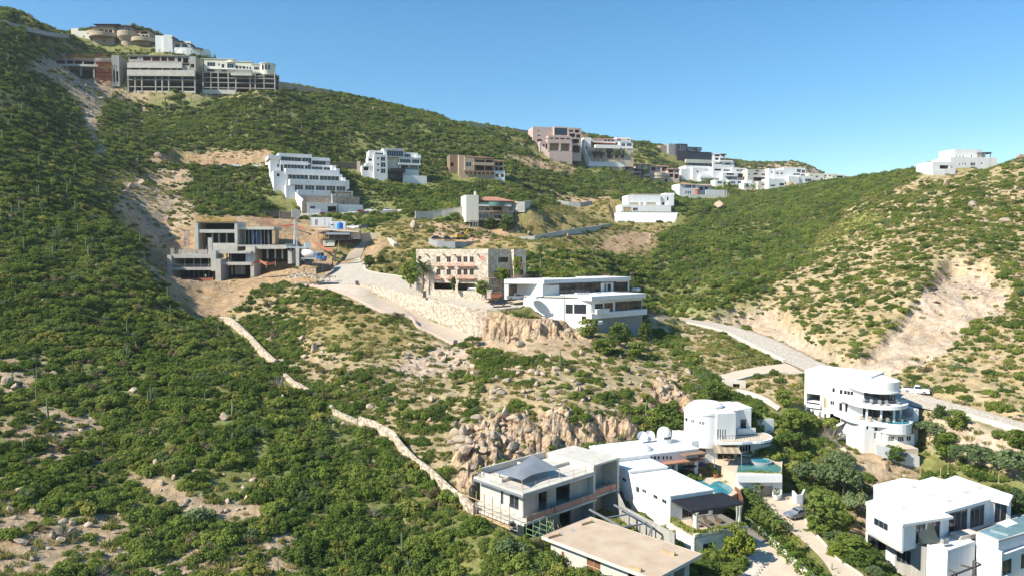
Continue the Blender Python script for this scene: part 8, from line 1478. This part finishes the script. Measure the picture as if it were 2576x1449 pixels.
RK = [(345,410,18,0),(400,397,24,0),(435,385,14,3),(355,465,22,0),(330,475,26,0),(318,487,20,2),(1040,575,30,0),(1062,577,16,0),(1805,525,34,0),(45,1235,26,3),(8,1215,26,0),(55,1370,42,2),(130,1350,30,1),(150,1365,30,0),(15,960,34,3),(40,978,34,2),(135,945,24,1),
      (560,1055,28,0),(335,985,26,3),(180,1080,20,0),(205,1085,20,3),(350,1185,22,2),(635,1210,22,3),(180,1320,20,0),(80,1290,24,0),(260,1120,18,2),(390,1165,20,0),(560,1290,16,0),(620,1255,20,0),(930,1025,24,3),(985,1020,16,0),(1085,1010,24,0),(840,905,20,0),(790,885,28,0),(765,900,22,3),(805,870,24,2),
      (840,1070,16,3),(1080,1060,18,0),(1300,945,18,0),(1330,985,24,3),(1385,900,18,0),(1425,935,22,2),(1460,985,22,0),(1440,960,18,3),(1270,930,16,2),(1250,955,22,0),(1215,1010,18,0),(1190,925,24,2),(1155,915,22,0),(1150,1030,22,2),(1200,1055,30,1),(1235,1050,26,0),(1260,1070,24,2),(1300,1060,24,3),(1330,1085,24,1),(1225,1090,30,0),(1250,1120,26,3),(1190,1100,26,2),
      (1560,900,20,0),(1520,920,18,3),(1600,880,16,2),(1640,905,18,0),(1700,960,22,2),(1665,985,26,0),(1310,870,30,1),(1480,1005,20,0),(1420,1010,20,3),(1500,980,18,2),(2450,520,34,1),(2380,470,26,0),(2530,560,26,1),(2560,480,24,2),(2300,560,20,0),(2220,700,18,3),(2350,760,22,2),(2050,745,14,0),(2150,790,16,2),(2500,905,22,0),(2480,1000,20,2),(2420,960,18,0),
      (70,685,16,3),(25,550,14,0),(170,605,14,2),(560,810,16,0),(580,820,14,3),(690,790,14,2),(1110,895,22,0),(1080,920,20,2),(1130,930,18,3),(1050,930,18,0),(1020,945,16,2),(1175,945,18,0),(1330,590,16,0),(1205,565,18,3),(1240,590,14,2),(1430,600,18,0),(1460,615,14,2),(1585,690,16,3),(2000,470,14,0),(2560,700,20,2)]
rr_ = random.Random(9)
for n_, (u0, v0, u1, v1), a_, c_ in ((26, (1135, 1035, 1330, 1140), 20, 42), (26, (1230, 915, 1480, 1010), 12, 28), (18, (1010, 890, 1200, 950), 10, 22), (14, (1580, 930, 1740, 1010), 12, 28), (12, (20, 1260, 330, 1420), 12, 26), (8, (330, 1180, 650, 1290), 10, 20)):
    for _ in range(n_): RK.append((rr_.uniform(u0, u1), rr_.uniform(v0, v1), rr_.uniform(a_, c_), rr_.choice((0, 1, 2, 3, 1))))
RKH = [(hit(u_, v_), px, k, u_, v_) for u_, v_, px, k in RK]; RKH = [r_ for r_ in RKH if r_[0] is not None]
rockclear = np.zeros(SS.shape, bool)
for h, px, k, u_, v_ in RKH:
    s_ = px*h.y/F; nb = (np.abs(SS-h.x/h.y) < 6/h.y) & (np.abs(YY-h.y) < 9); rockclear[nb] |= np.hypot(XX[nb]-h.x, (YY[nb]-h.y+s_*.9)*.7) < s_*.5+.7
# ---- shrubs
growth = np.clip(1.05+nD*2.2, .3, 1.6)
growth = growth*(1-clump)+clump*np.where(nD > .02, 2.2, .42)
rate = dens*growth*np.where(YY < 250, .80, .80*(250/YY)**1.0)
x, y, ii, jj = scatter(rate*~nearfoot*~rockclear)
size = rng.gamma(2.6, .385, len(x)); size = np.clip(size, .3, 2.7)*1.85*np.clip((y/250)**.45, 1, 1.8)*np.clip(.62+.42*dens[ii, jj]**.6, .5, 1.05)
z = ground(x, y); kind = rng.choice(len(SHRUBS), len(x), p=PROB)
pu, pv = proj(x, y, z)
inv = (pu > 0) & (pu < 2576) & (pv > 0) & (pv < 1470)
rank = np.where(inv, size/y*np.where(pv > 560, 1, .5), 0)
order = np.argsort(-rank); rare = order[kind[order] == 7][:6]; solo = np.concatenate([rare, [i for i in order[:292] if i not in set(rare)][:284]]); rest = np.setdiff1d(order, solo)
def bucket(u, v):
    if v > 1000 and u < 640: return 'on the rocky slope at the lower left'
    if u < 430: return 'on the shaded slope at the left'
    if u < 1180 and v > 900: return 'in the ravine left of the stone boundary wall'
    if u < 1000: return 'on the slope below the construction site'
    if u < 1720: return 'on the rocky spur below the modern white house'
    if u < 2100: return 'on the slope beside the bridge road'
    return 'on the slope under the valley road'
shrub_src = [None]*len(SHRUBS)
for i in solo:
    me, kd = SHRUBS[kind[i]]; o = bpy.data.objects.new('shrub', me); COL.objects.link(o); s = float(size[i])
    o.location = (x[i], y[i], z[i]-.12*s); o.rotation_euler = (0, 0, rng.uniform(0, 6.28)); o.scale = (s, s, s*rng.uniform(.8, 1.15))
    w_ = bucket(pu[i], pv[i]); tag(o, f'{kd} desert shrub {w_}', 'shrub', f'{kd} shrubs {w_}')
    if shrub_src[kind[i]] is None: shrub_src[kind[i]] = o
srcs = []
for k, (me, kd) in enumerate(SHRUBS):
    srcs.append(shrub_src[k])
n = len(rest)
instancer('hillside_scrub', np.stack([x[rest], y[rest], z[rest]-.12*size[rest]], 1), np.stack([np.zeros(n), np.zeros(n), rng.uniform(0, 6.28, n)], 1),
          np.stack([size[rest], size[rest], size[rest]*rng.uniform(.75, 1.1, n)], 1), kind[rest], srcs, 'green desert scrub covering the hillsides', 'scrub')
print('shrubs', len(x))
# ---- dry grass and small herbs
x, y, ii, jj = scatter(tuft*np.clip(1+nD*2, .2, 2)*np.where(YY < 200, .22, .22*(200/YY)**1.2)); n = len(x); z = ground(x, y); sz = rng.uniform(.7, 1.9, n)*np.clip((y/200)**.5, 1, 1.8)
t0 = bpy.data.objects.new('grass_tuft', TUFTS[0]); COL.objects.link(t0); t1 = bpy.data.objects.new('grass_tuft', TUFTS[1]); COL.objects.link(t1)
for t_, (u_, v_), lb in ((t0, (905, 835), 'tuft of dry grass on the slope below the ramp road'), (t1, (1760, 880), 'tuft of dry grass between valley road and gully')):
    h = hit(u_, v_); t_.location = h; t_.scale = (1.6,)*3; tag(t_, lb, 'grass tuft', 'dry grass tufts')
instancer('dry_grass', np.stack([x, y, z-.05], 1), np.stack([np.zeros(n), np.zeros(n), rng.uniform(0, 6.28, n)], 1), np.stack([sz, sz, sz*.8], 1), rng.integers(0, 2, n), [t0, t1], 'dry yellowish grass and herbs between the shrubs', 'grass')
print('tufts', n)
# ---- boulders: the ones that show largest stand alone
def place_rock(me, p, s, i):
    o = bpy.data.objects.new('boulder', me); COL.objects.link(o); o.location = (p[0], p[1], p[2]+.12*s); o.scale = (s, s, s*rng.uniform(.8, 1.2)); o.rotation_euler = (rng.normal(0, .2), rng.normal(0, .2), rng.uniform(0, 6.28)); return o
rocks = []
for h, px, k, u_, v_ in RKH: rocks.append((h, px*h.y/F*1.05, k, u_, v_))
x, y, ii, jj = scatter(rockd*np.clip(.7+nD*3, .1, 2.5)*np.where(YY < 200, .06, .06*(200/YY)**1.4)); n = len(x); z = ground(x, y); sz = np.clip(rng.gamma(2.2, .33, n), .25, 3.6)*np.clip((y/220)**.4, 1, 1.7)*np.where(rough[ii, jj] > 1.5, 1.3, 1)
pu, pv = proj(x, y, z); inv = (pu > 0) & (pu < 2576) & (pv > 300) & (pv < 1449); order = np.argsort(-np.where(inv, sz/y, 0)); kind = rng.integers(0, 4, n)
for i in order[:70]: rocks.append((Vector((x[i], y[i], z[i])), float(sz[i]), int(kind[i]), pu[i], pv[i]))
RN = ['rounded tan', 'angular grey', 'flat tan', 'tall tan']; rsrc = [None]*4
for h, s, k, u_, v_ in rocks:
    o = place_rock(ROCKS[k], h, s, k); w_ = bucket(u_, v_) if v_ > 700 else ('on the upper hillside' if u_ < 1900 else 'on the sunny right hill'); bg = 'large ' if s > 2.6 else 'small ' if s < 1.3 else ''
    tag(o, f'{bg}{RN[k]} boulder {w_}', 'boulder', f'{bg}{RN[k]} boulders {w_}')
    if rsrc[k] is None: rsrc[k] = o
rest = order[70:]; m_ = len(rest)
instancer('scattered_rocks', np.stack([x[rest], y[rest], z[rest]+.08*sz[rest]], 1), rng.normal(0, .35, (m_, 3))+np.stack([np.zeros(m_), np.zeros(m_), rng.uniform(0, 6.28, m_)], 1), np.stack([sz[rest]]*3, 1), kind[rest], rsrc, 'pale broken rocks scattered over the slopes', 'rocks')
print('rocks', n)
# ---- cacti
cact = [cactus_mesh(1, 0).build('cactus'), cactus_mesh(2, 2).build('cactus'), cactus_mesh(3, 4).build('cactus'), organ_mesh(4).build('cactus'), organ_mesh(5, 13).build('cactus')]
CN = ['single stemmed', 'two armed', 'many armed', 'clustered', 'wide clustered']
CT_ = [(417,290,38,0,830),(95,960,36,3,0),(30,965,30,0,0),(140,1010,26,0,0),(125,985,22,0,0),(207,950,26,0,0),(318,905,36,4,0),(375,1045,30,0,0),(475,960,26,0,0),(550,850,26,1,0),(445,935,28,0,0),(583,1052,44,1,0),(805,1075,26,0,0),(1013,1400,58,0,0),(1030,1440,40,3,0),(700,1440,30,0,0),(975,1290,30,3,0),
       (785,1240,26,3,0),(820,1290,24,4,0),(1140,1330,28,0,0),(935,1230,26,0,0),(990,1220,20,0,0),(1625,1050,40,1,0),(1410,925,40,0,0),(1490,640,18,4,0),(1640,655,22,0,0),(1990,655,20,4,0),(2040,655,22,0,0),(1890,560,20,0,0),(1960,565,18,1,0),(2010,480,16,0,0),(2140,490,16,0,0),
       (700,300,20,0,0),(760,330,18,0,0),(820,345,18,1,0),(640,290,18,0,0),(880,360,22,0,0),(960,385,22,0,0),(1010,330,16,0,0),(1060,340,16,0,0),(1120,350,16,0,0),(560,330,16,0,0),(600,260,14,0,0),(330,300,18,0,0),(30,200,18,0,0),(60,240,20,0,0),(120,330,20,0,0),(100,420,22,1,0),(170,500,24,0,0),(60,560,24,0,0),(150,650,26,0,0),(250,700,28,0,0),(40,760,26,0,0),(270,560,22,0,0),(300,780,28,0,0),(90,820,26,1,0),(420,840,28,0,0),
       (160,1345,34,4,0),(190,1360,30,3,0),(55,1255,24,4,0),(590,1270,24,0,0),(2092,1447,30,0,0),(2108,1455,22,0,0),(870,1425,36,0,0),(910,1180,24,0,0),(740,960,22,0,0),(660,920,22,3,0),(515,1010,26,0,0),(610,960,22,0,0),(1230,1000,22,0,0),(1480,1040,20,3,0)]
for u_, v_, px, k, _ in CT_:
    h = hit(u_, v_)
    if h is None: continue
    c = cact[k].copy(); COL.objects.link(c); s = px*h.y/F*1.15; c.location = h-Vector((0, 0, .1)); c.scale = (s*.8, s*.8, s); c.rotation_euler = (0, 0, rng.uniform(0, 6.28))
    w_ = bucket(u_, v_) if v_ > 620 else 'on the upper hillside'; tag(c, f'{CN[k]} green columnar cactus {w_}', 'cactus', f'{CN[k]} cacti {w_}')
x, y, ii, jj = scatter(dens*.007*np.where(YY < 200, .5, 1)*(dens > .5), 110, 520); z = ground(x, y); pu, pv = proj(x, y, z); ok = np.nonzero((pu > 0) & (pu < 2576) & (pv > 100) & (pv < 1449))[0][:200]
for i in ok:
    k = rng.choice(5, p=[.6, .15, .1, .1, .05]); c = cact[k].copy(); COL.objects.link(c); s = rng.uniform(2.2, 4.6); c.location = (x[i], y[i], z[i]-.1); c.scale = (s*.85, s*.85, s)
    w_ = bucket(pu[i], pv[i]) if pv[i] > 620 else 'on the upper hillside'; tag(c, f'{CN[k]} green columnar cactus {w_}', 'cactus', f'{CN[k]} cacti {w_}')
for c in cact: bpy.data.objects.remove(c)
db = [deadbush(1).build('dead_bush'), deadbush(2, 18).build('dead_bush')]
for i, (u_, v_, px) in enumerate([(700,985,50),(65,1262,36),(160,1350,40),(1610,935,18),(2085,1115,46),(2070,1170,30),(940,1300,30),(330,1290,24),(255,1445,30),(1200,945,16)]):
    h = hit(u_, v_)
    if h is None: continue
    c = db[i % 2] if i < 2 else db[i % 2].copy()
    if i >= 2: COL.objects.link(c)
    s = px*h.y/F*1.1; c.location = h; c.scale = (s, s, s); tag(c, f'bare grey leafless bush {bucket(u_, v_)}', 'bush', f'leafless bushes {bucket(u_, v_)}')
# ------------------------------------------------------------------ garden trees, palms and hedges
def newmesh(name, me, parent=None, loc=None): o = bpy.data.objects.new(name, me); COL.objects.link(o); o.parent = parent; o.location = loc or (0, 0, 0); return o
def crown_mesh(seed, m, kind):
    rs = np.random.default_rng(seed); cl = []
    if kind == 'round': n, per, lf = 34, 46, .075
    else: n, per, lf = 30, 50, .07
    for i in range(n):
        a = rs.uniform(0, 6.28); t = math.sqrt(rs.uniform(0, 1))
        if kind == 'round': z = .5+.36*rs.uniform(-1, 1); k = math.sqrt(max(.05, 1-((z-.5)/.45)**2)); cl.append((.36*t*k*math.cos(a), .36*t*k*math.sin(a), z, rs.uniform(.1, .16)))
        else: z = .42+.42*(1-t*t*.8)*rs.uniform(.55, 1); cl.append((.42*t*math.cos(a), .42*t*math.sin(a), z, rs.uniform(.09, .16)))
    c, nn = crown_pts(rs, cl, per); return mesh_quads('crown', quads(rs, c, nn, lf, 1., .55), m)
def limb_mesh(seed, kind):
    b = MB(); rs = random.Random(seed); h = .3 if kind == 'round' else .42; b.beam((0, 0, -.08), (.02, 0, h*.6), .035, 'bark', .025, 7)
    for i in range(6): a = i*1.05+rs.uniform(0, .6); q = (.2*math.cos(a), .2*math.sin(a), h+rs.uniform(0, .25)); b.beam((.02, 0, h*.55), q, .02, 'bark', .009, 5); b.beam(q, (q[0]*1.6, q[1]*1.6, q[2]+.12), .009, 'bark', .004, 4)
    return b.build('trunk')
CR = {'round': [(crown_mesh(51, 'leaf_mid', 'round')), (crown_mesh(52, 'leaf_dark', 'round'))], 'spread': [crown_mesh(53, 'leaf_grey', 'spread'), crown_mesh(54, 'leaf_dark', 'spread'), crown_mesh(56, 'leaf_grey', 'spread')], 'clipped': [crown_mesh(55, 'leaf_hedge', 'round')]}
LM = {k: limb_mesh(60+i, k) for i, k in enumerate(('round', 'spread', 'clipped'))}
def tree(label, u, v, wpx, hpx, kind='round', k=0, z=None, cat='tree', group=None, Y=None):
    p = P(u, v, Y) if Y else hit(u, v) if z is None else PZ(u, v, z)
    if p is None: return
    r = empty({'clipped': 'clipped_shrub', 'round': 'garden_tree', 'spread': 'mesquite_tree'}[kind], p-Vector((0, 0, .1)), rng.uniform(0, 6.28)); sk = .8 if kind == 'spread' else 1; w_ = wpx*p.y/F*1.12*sk; h = hpx*p.y/F*1.1*sk; r.scale = (w_, w_, h); tag(r, label, cat, group)
    newmesh('crown', CR[kind][k % len(CR[kind])], r); newmesh('trunk', LM[kind].data, r); return r
def palm_parts(seed, nf=26, m='leaf_palm', tall=1.):
    b = MB(); rs = random.Random(seed); n = 6
    for i in range(n): b.beam((.012*math.sin(i), 0, i/n*.74*tall), (.012*math.sin(i+1), 0, (i+1)/n*.74*tall), .034-.002*i, 'bark', .033-.002*i, 8)
    t = b.build('trunk'); q = []
    for i in range(nf):
        a = i*2.4+rs.uniform(-.2, .2); e = rs.uniform(-.5, 1.2); L = rs.uniform(.32, .44); p = Vector((.01, 0, .74*tall)); d = Vector((math.cos(a)*math.cos(e), math.sin(a)*math.cos(e), math.sin(e))); s = Vector((-math.sin(a), math.cos(a), 0)); seg = 6
        for j in range(seg):
            d = (d+Vector((0, 0, -.17))).normalized(); p2 = p+d*L/seg; w0 = .075*math.sin(math.pi*min(.95, (j+.4)/seg)); w1 = .075*math.sin(math.pi*min(.97, (j+1.4)/seg)); dz = Vector((0, 0, -.025))
            for k in range(3):
                f0, f1 = k/3, (k+.72)/3; pa, pb = p.lerp(p2, f0), p.lerp(p2, f1)
                for sg in (-1, 1): q.append([pa, pb, pb+s*sg*(w0+w1)/2+dz+d*.03, pa+s*sg*(w0+w1)/2*.95+dz+d*.03])
            p = p2
    me = mesh_quads('fronds', np.array([[list(x) for x in f] for f in q]), m); return t, me
PT = [palm_parts(71), palm_parts(72, 30), palm_parts(73, 20, 'leaf_mid')]
def palm(label, u, v, hpx, k=0, z=None, group=None, Y=None):
    p = P(u, v, Y) if Y else (hit(u, v) if z is None else PZ(u, v, z))
    if p is None: return
    r = empty('palm_tree', p-Vector((0, 0, .1)), rng.uniform(0, 6.28)); h = hpx*p.y/F*1.05; r.scale = (h, h, h); tag(r, label, 'palm tree', group); newmesh('trunk', PT[k][0].data, r); newmesh('fronds', PT[k][1], r)
def hedge(label, pts, w_, h, m='leaf_hedge', per=34, name='hedge', leaf=.34):
    """pts: world points along the foot of the hedge"""
    rs = np.random.default_rng(len(label)); C_ = []; N_ = []; o0 = Vector(pts[0])
    for a, c in zip(pts, pts[1:]):
        L = (c-a).length; n = int(L*per*(h+w_)); t = rs.uniform(0, 1, n); ang = rs.uniform(-.4, math.pi+.4, n); rr_ = rs.uniform(.75, 1.1, n); d = (c-a).normalized(); s = np.array([-d.y, d.x, 0]); s = s/np.linalg.norm(s); bump = 1+.22*np.sin(t*L*1.7+a.x)
        ctr = np.array(a-o0)[None]+t[:, None]*np.array(c-a)[None]; off = s[None]*(np.cos(ang)*w_/2*rr_*bump)[:, None]+np.array([0, 0, 1])[None]*(np.clip(np.sin(ang), 0, 1)*h*rr_*bump)[:, None]+np.array([0, 0, 1])[None]*(rs.uniform(0, .5, n)*h*(np.sin(ang) < .6))[:, None]
        C_.append(ctr+off); N_.append(s[None]*np.cos(ang)[:, None]+np.array([0, 0, 1])[None]*np.sin(ang)[:, None]+np.array([0, 0, .2])[None])
    o = newmesh(name, mesh_quads(name, quads(rs, np.concatenate(C_), np.concatenate(N_), leaf, 1., .5), m), None, o0); tag(o, label, 'hedge'); return o
# hotel and street
palm('date palm with a full crown at the left end of the stone villa', 1065, 727, 72, 1, None, None, 221); palm('date palm rising behind the right end of the stone villa', 1360, 672, 62, 0, None, None, 246)
tree('bushy green tree left of the date palm by the stone villa', 1033, 718, 58, 62, 'round', 0, None, 'tree', None, 224); tree('narrow upright cypress between the garage openings of the stone villa', 1141, 733, 15, 36, 'round', 1, None, 'tree', None, 216); tree('round green tree by the corner of the stone villa garage', 1213, 743, 40, 38, 'round', 0, None, 'tree', None, 210)
tree('vine covered shrub under the right wing of the stone villa', 1262, 708, 46, 34, 'round', 0, None, 'shrub', None, 211); tree('tall green vine beside the bay of the stone villa', 1302, 695, 26, 50, 'round', 0, None, 'shrub', None, 215)
for i, u in enumerate((1340, 1385, 1420)): tree(['leafy shrub on the hotel terrace edge nearest the villa', 'leafy shrub in the middle of the hotel terrace edge', 'leafy shrub at the right end of the hotel terrace hedge'][i], u, 708, 52, 26, 'round', 0, None, 'shrub', None, 221)
tree('dark round shrub pair on the lawn above the street, left one', 930, 668, 32, 26, 'round', 1, None, 'shrub'); tree('dark round shrub pair on the lawn above the street, right one', 957, 666, 28, 24, 'round', 1, None, 'shrub'); tree('small dark shrub alone on the lawn by the street kerb', 981, 683, 16, 12, 'round', 1, None, 'shrub')
tree('dark tree under the tower house stilts', 1230, 578, 36, 30, 'round', 1); tree('broad grey green tree right of the tower house stilts', 1272, 583, 46, 40, 'round', 1); tree('tall bush hanging over the stone retaining wall', 1192, 825, 26, 44, 'round', 0, None, 'shrub'); tree('thin spreading shrub at the foot of the ramp road', 1190, 868, 48, 34, 'spread', 1, None, 'shrub')
for i, (u, v, w_, h) in enumerate(((1480, 850, 60, 50), (1560, 870, 66, 58), (1520, 890, 70, 40), (1620, 860, 40, 50), (1600, 900, 60, 40))): tree(f'{["dense green bush below the door of the white house", "large dark bush below the grey tiled base", "green bush on the bank under the white house", "dark bush at the right corner of the grey tiled base", "low bush on the spur right of the tiled base"][i]}', u, v, w_, h, 'round', i % 2, None, 'shrub')
for i, u in enumerate((975, 1010, 1048, 1150, 1170, 1190, 1222)): x = 1202.1+.3*u; palm('palm in the row before the grey arcade of the white mansion', x, 257.6+.3*503, 30, 0, None, 'palms before the white mansion', 630)
for i, (u, v, h, Y) in enumerate(((1290, 505, 80, 628), (2075, 790, 110, 596), (2105, 790, 130, 596), (2255, 770, 95, 598), (2310, 770, 90, 600), (1405, 600, 60, 640), (1640, 540, 40, 690))): palm(['palm at the right end of the white mansion arcade', 'palm left of its neighbour beside the tile roof villa', 'tallest palm right of the tile roof villa', 'palm before the grey concrete ridge house', 'palm beside the orange excavator', 'palm between the two brown villas', 'small palm on the rocks under the dark modern house'][i], 1202.1+.3*u, 257.6+.3*v, h*.3, 2, None, None, Y)
palm('lone palm left of the hilltop house on the right skyline', 1803.2+.3*1790, 257.6+.3*575, 26, 0, None, None, 376)
for i, (u, v) in enumerate(((610, 640), (790, 645))): tree(['small tree on the lower terrace of the terraced villa, left one', 'small tree on the lower terrace of the terraced villa, right one'][i], 601+.3*u, 300.5+.3*v, 16, 20, 'spread', 1, P(601+.3*u, 300.5+.3*v, 346).z)
# valley gardens
for i, (u, v, w_, h, kd, k) in enumerate(((2045, 1235, 120, 110, 'spread', 0), (2120, 1250, 120, 120, 'spread', 2), (1995, 1140, 95, 80, 'spread', 1), (1995, 1085, 70, 55, 'round', 0), (2155, 1300, 80, 90, 'spread', 0), (2110, 1180, 90, 60, 'spread', 2), (2380, 1150, 80, 60, 'round', 0), (2450, 1175, 120, 80, 'spread', 0), (2540, 1200, 120, 90, 'spread', 2), (2340, 1100, 90, 60, 'spread', 0), (2560, 1130, 60, 50, 'round', 0), (2404, 1082, 62, 52, 'round', 0), (2362, 1052, 34, 36, 'round', 1), (1800, 1010, 60, 50, 'round', 1), (1900, 1095, 60, 60, 'round', 1), (1975, 1020, 60, 40, 'round', 0), (2555, 1290, 70, 80, 'spread', 2), (2250, 1160, 60, 40, 'round', 0), (2230, 1420, 70, 50, 'spread', 0), (1690, 1090, 90, 80, 'round', 1), (1650, 1075, 60, 50, 'round', 0), (1780, 1075, 50, 40, 'round', 1))):
    tree(['feathery grey green tree left in the clump beside the courtyard', 'feathery grey green tree right in the clump beside the courtyard', 'spreading dark tree behind the curved white house terrace', 'dense tree left of the balcony house', 'feathery tree behind the parked silver car', 'feathery tree on the stony bank below the balcony house', 'dense tree right of the balcony house pool', 'wide feathery tree between the balcony house and the terrace house', 'feathery tree behind the roof of the terrace house', 'feathery tree under the bend of the valley road', 'round green shrub at the right edge under the road wall', 'round green shrub left of the pale road wall', 'small round shrub beside the valley road', 'dark shrub on the cliff above the curved white house', 'dark shrub right of the curved white house roof', 'green shrub beside the narrow footpath', 'feathery tree at the right frame edge behind the terrace house', 'leafy shrub on the rubble bank of the balcony house', 'grey green shrub at the foot of the block wall', 'dark tree above the small dome', 'green tree on the cliff edge left of the small dome', 'dark shrub behind the curved white house'][i], u, v, w_, h, kd, k)
tree('large dark rounded shrub hiding half of the silver car', 2068, 1328, 118, 98, 'round', 1, -43.4, 'shrub'); tree('big round clipped yellow green shrub beside the driveway', 1860, 1408, 84, 82, 'clipped', 0, -45.0, 'shrub'); tree('clipped green box shrub beside the green pool terrace', 1980, 1192, 30, 34, 'clipped', 0, -42.5, 'shrub')
tree('leafy green tree left of the garage under the green pool', 1885, 1250, 80, 62, 'round', 0, -43.5); tree('clipped hedge block right of the pergola terrace', 1845, 1310, 44, 50, 'round', 1, -44.5, 'shrub'); tree('climbing vine covering the wall of the balcony house', 2160, 1105, 36, 62, 'round', 0, None, 'shrub'); tree('bright bush at the foot of the balcony house stairs', 2085, 1085, 60, 36, 'round', 0, None, 'shrub')
for i, (u, v, w_, h, kd, k) in enumerate(((2060, 1350, 80, 40, 'round', 0), (2110, 1370, 90, 44, 'spread', 2), (2145, 1395, 100, 50, 'round', 0), (2180, 1430, 90, 50, 'round', 1), (2100, 1400, 50, 30, 'clipped', 0), (2040, 1335, 26, 20, 'round', 0), (2200, 1452, 60, 40, 'spread', 2), (1770, 1440, 70, 34, 'round', 1), (1840, 1445, 60, 30, 'round', 0))): tree(['red tinged garden shrub beside the paved drive, uppermost', 'feathery garden shrub beside the paved drive', 'broad garden shrub in the bed below the silver car', 'dark garden shrub at the lower end of the drive bed', 'yellow green shrub at the edge of the drive bed', 'small round shrub at the top of the drive bed', 'grey green shrub at the bottom of the drive bed', 'dark garden shrub below the cream terrace wall', 'low shrub beside the garden steps'][i], u, v, w_, h, kd, k, -44.6-.0*i, 'shrub')
palm('short palm cluster in front of the cream terrace wall', 1800, 1432, 66, 2, -45.6); palm('small palm at the left of the short palm cluster', 1765, 1435, 54, 2, -45.8); palm('fan palm beside the curved white house', 1731, 1118, 66, 0, None); palm('bright palm in the long driveway hedge', 2000, 1392, 52, 2, -44.9)
dh = [c+Vector((.9, .5, -.1)) for a, c in ROADS['driveway'][1]]; hedge('long leafy hedge between the driveway and the paved drive', dh, 3.0, 1.7, 'leaf_mid', 30)
cl = [a+Vector((-1.6, .4, -.1)) for a, c in ROADS['courtyard'][1][:9]]; hedge('flowering hedge along the left side of the paved courtyard', cl, 3.2, 2.0, 'leaf_dark', 26)
hedge('low hedge in the planter around the pergola terrace', [D.world(.3, 0, TZ+.1), D.world(.3, -5.9, TZ+.1), D.world(9.4, -5.9, TZ+.1)], .9, .75, 'leaf_hedge', 70, 'hedge', .22); hedge('flower hedge in the planter below the green pool', [zp(Z8, u, v, TG-.6) for u, v in ((175, 592), (360, 605), (545, 612))], 1.1, .8, 'leaf_mid', 60, 'hedge', .22)
for o in list(LM.values())+[t for t, m_ in PT]: bpy.data.objects.remove(o)
# ------------------------------------------------------------------ air
hb = MB(); hm = bpy.data.materials.new('haze'); hm.use_nodes = True; ht = hm.node_tree; ht.nodes.clear(); ho = ht.nodes.new('ShaderNodeOutputMaterial'); hv = ht.nodes.new('ShaderNodeVolumePrincipled')
hv.inputs['Color'].default_value = (.86, .92, 1, 1); hv.inputs['Density'].default_value = .00009; hv.inputs['Anisotropy'].default_value = .1; ht.links.new(hv.outputs[0], ho.inputs['Volume'])
hb.box(-1600, 1600, -60, 1500, -96.5, float(ZZ.max())+25, hm); h_ = hb.build('haze'); tag(h_, 'thin pale daylight haze over the hills', 'haze', None, 'stuff'); cy.volume_bounces = 0
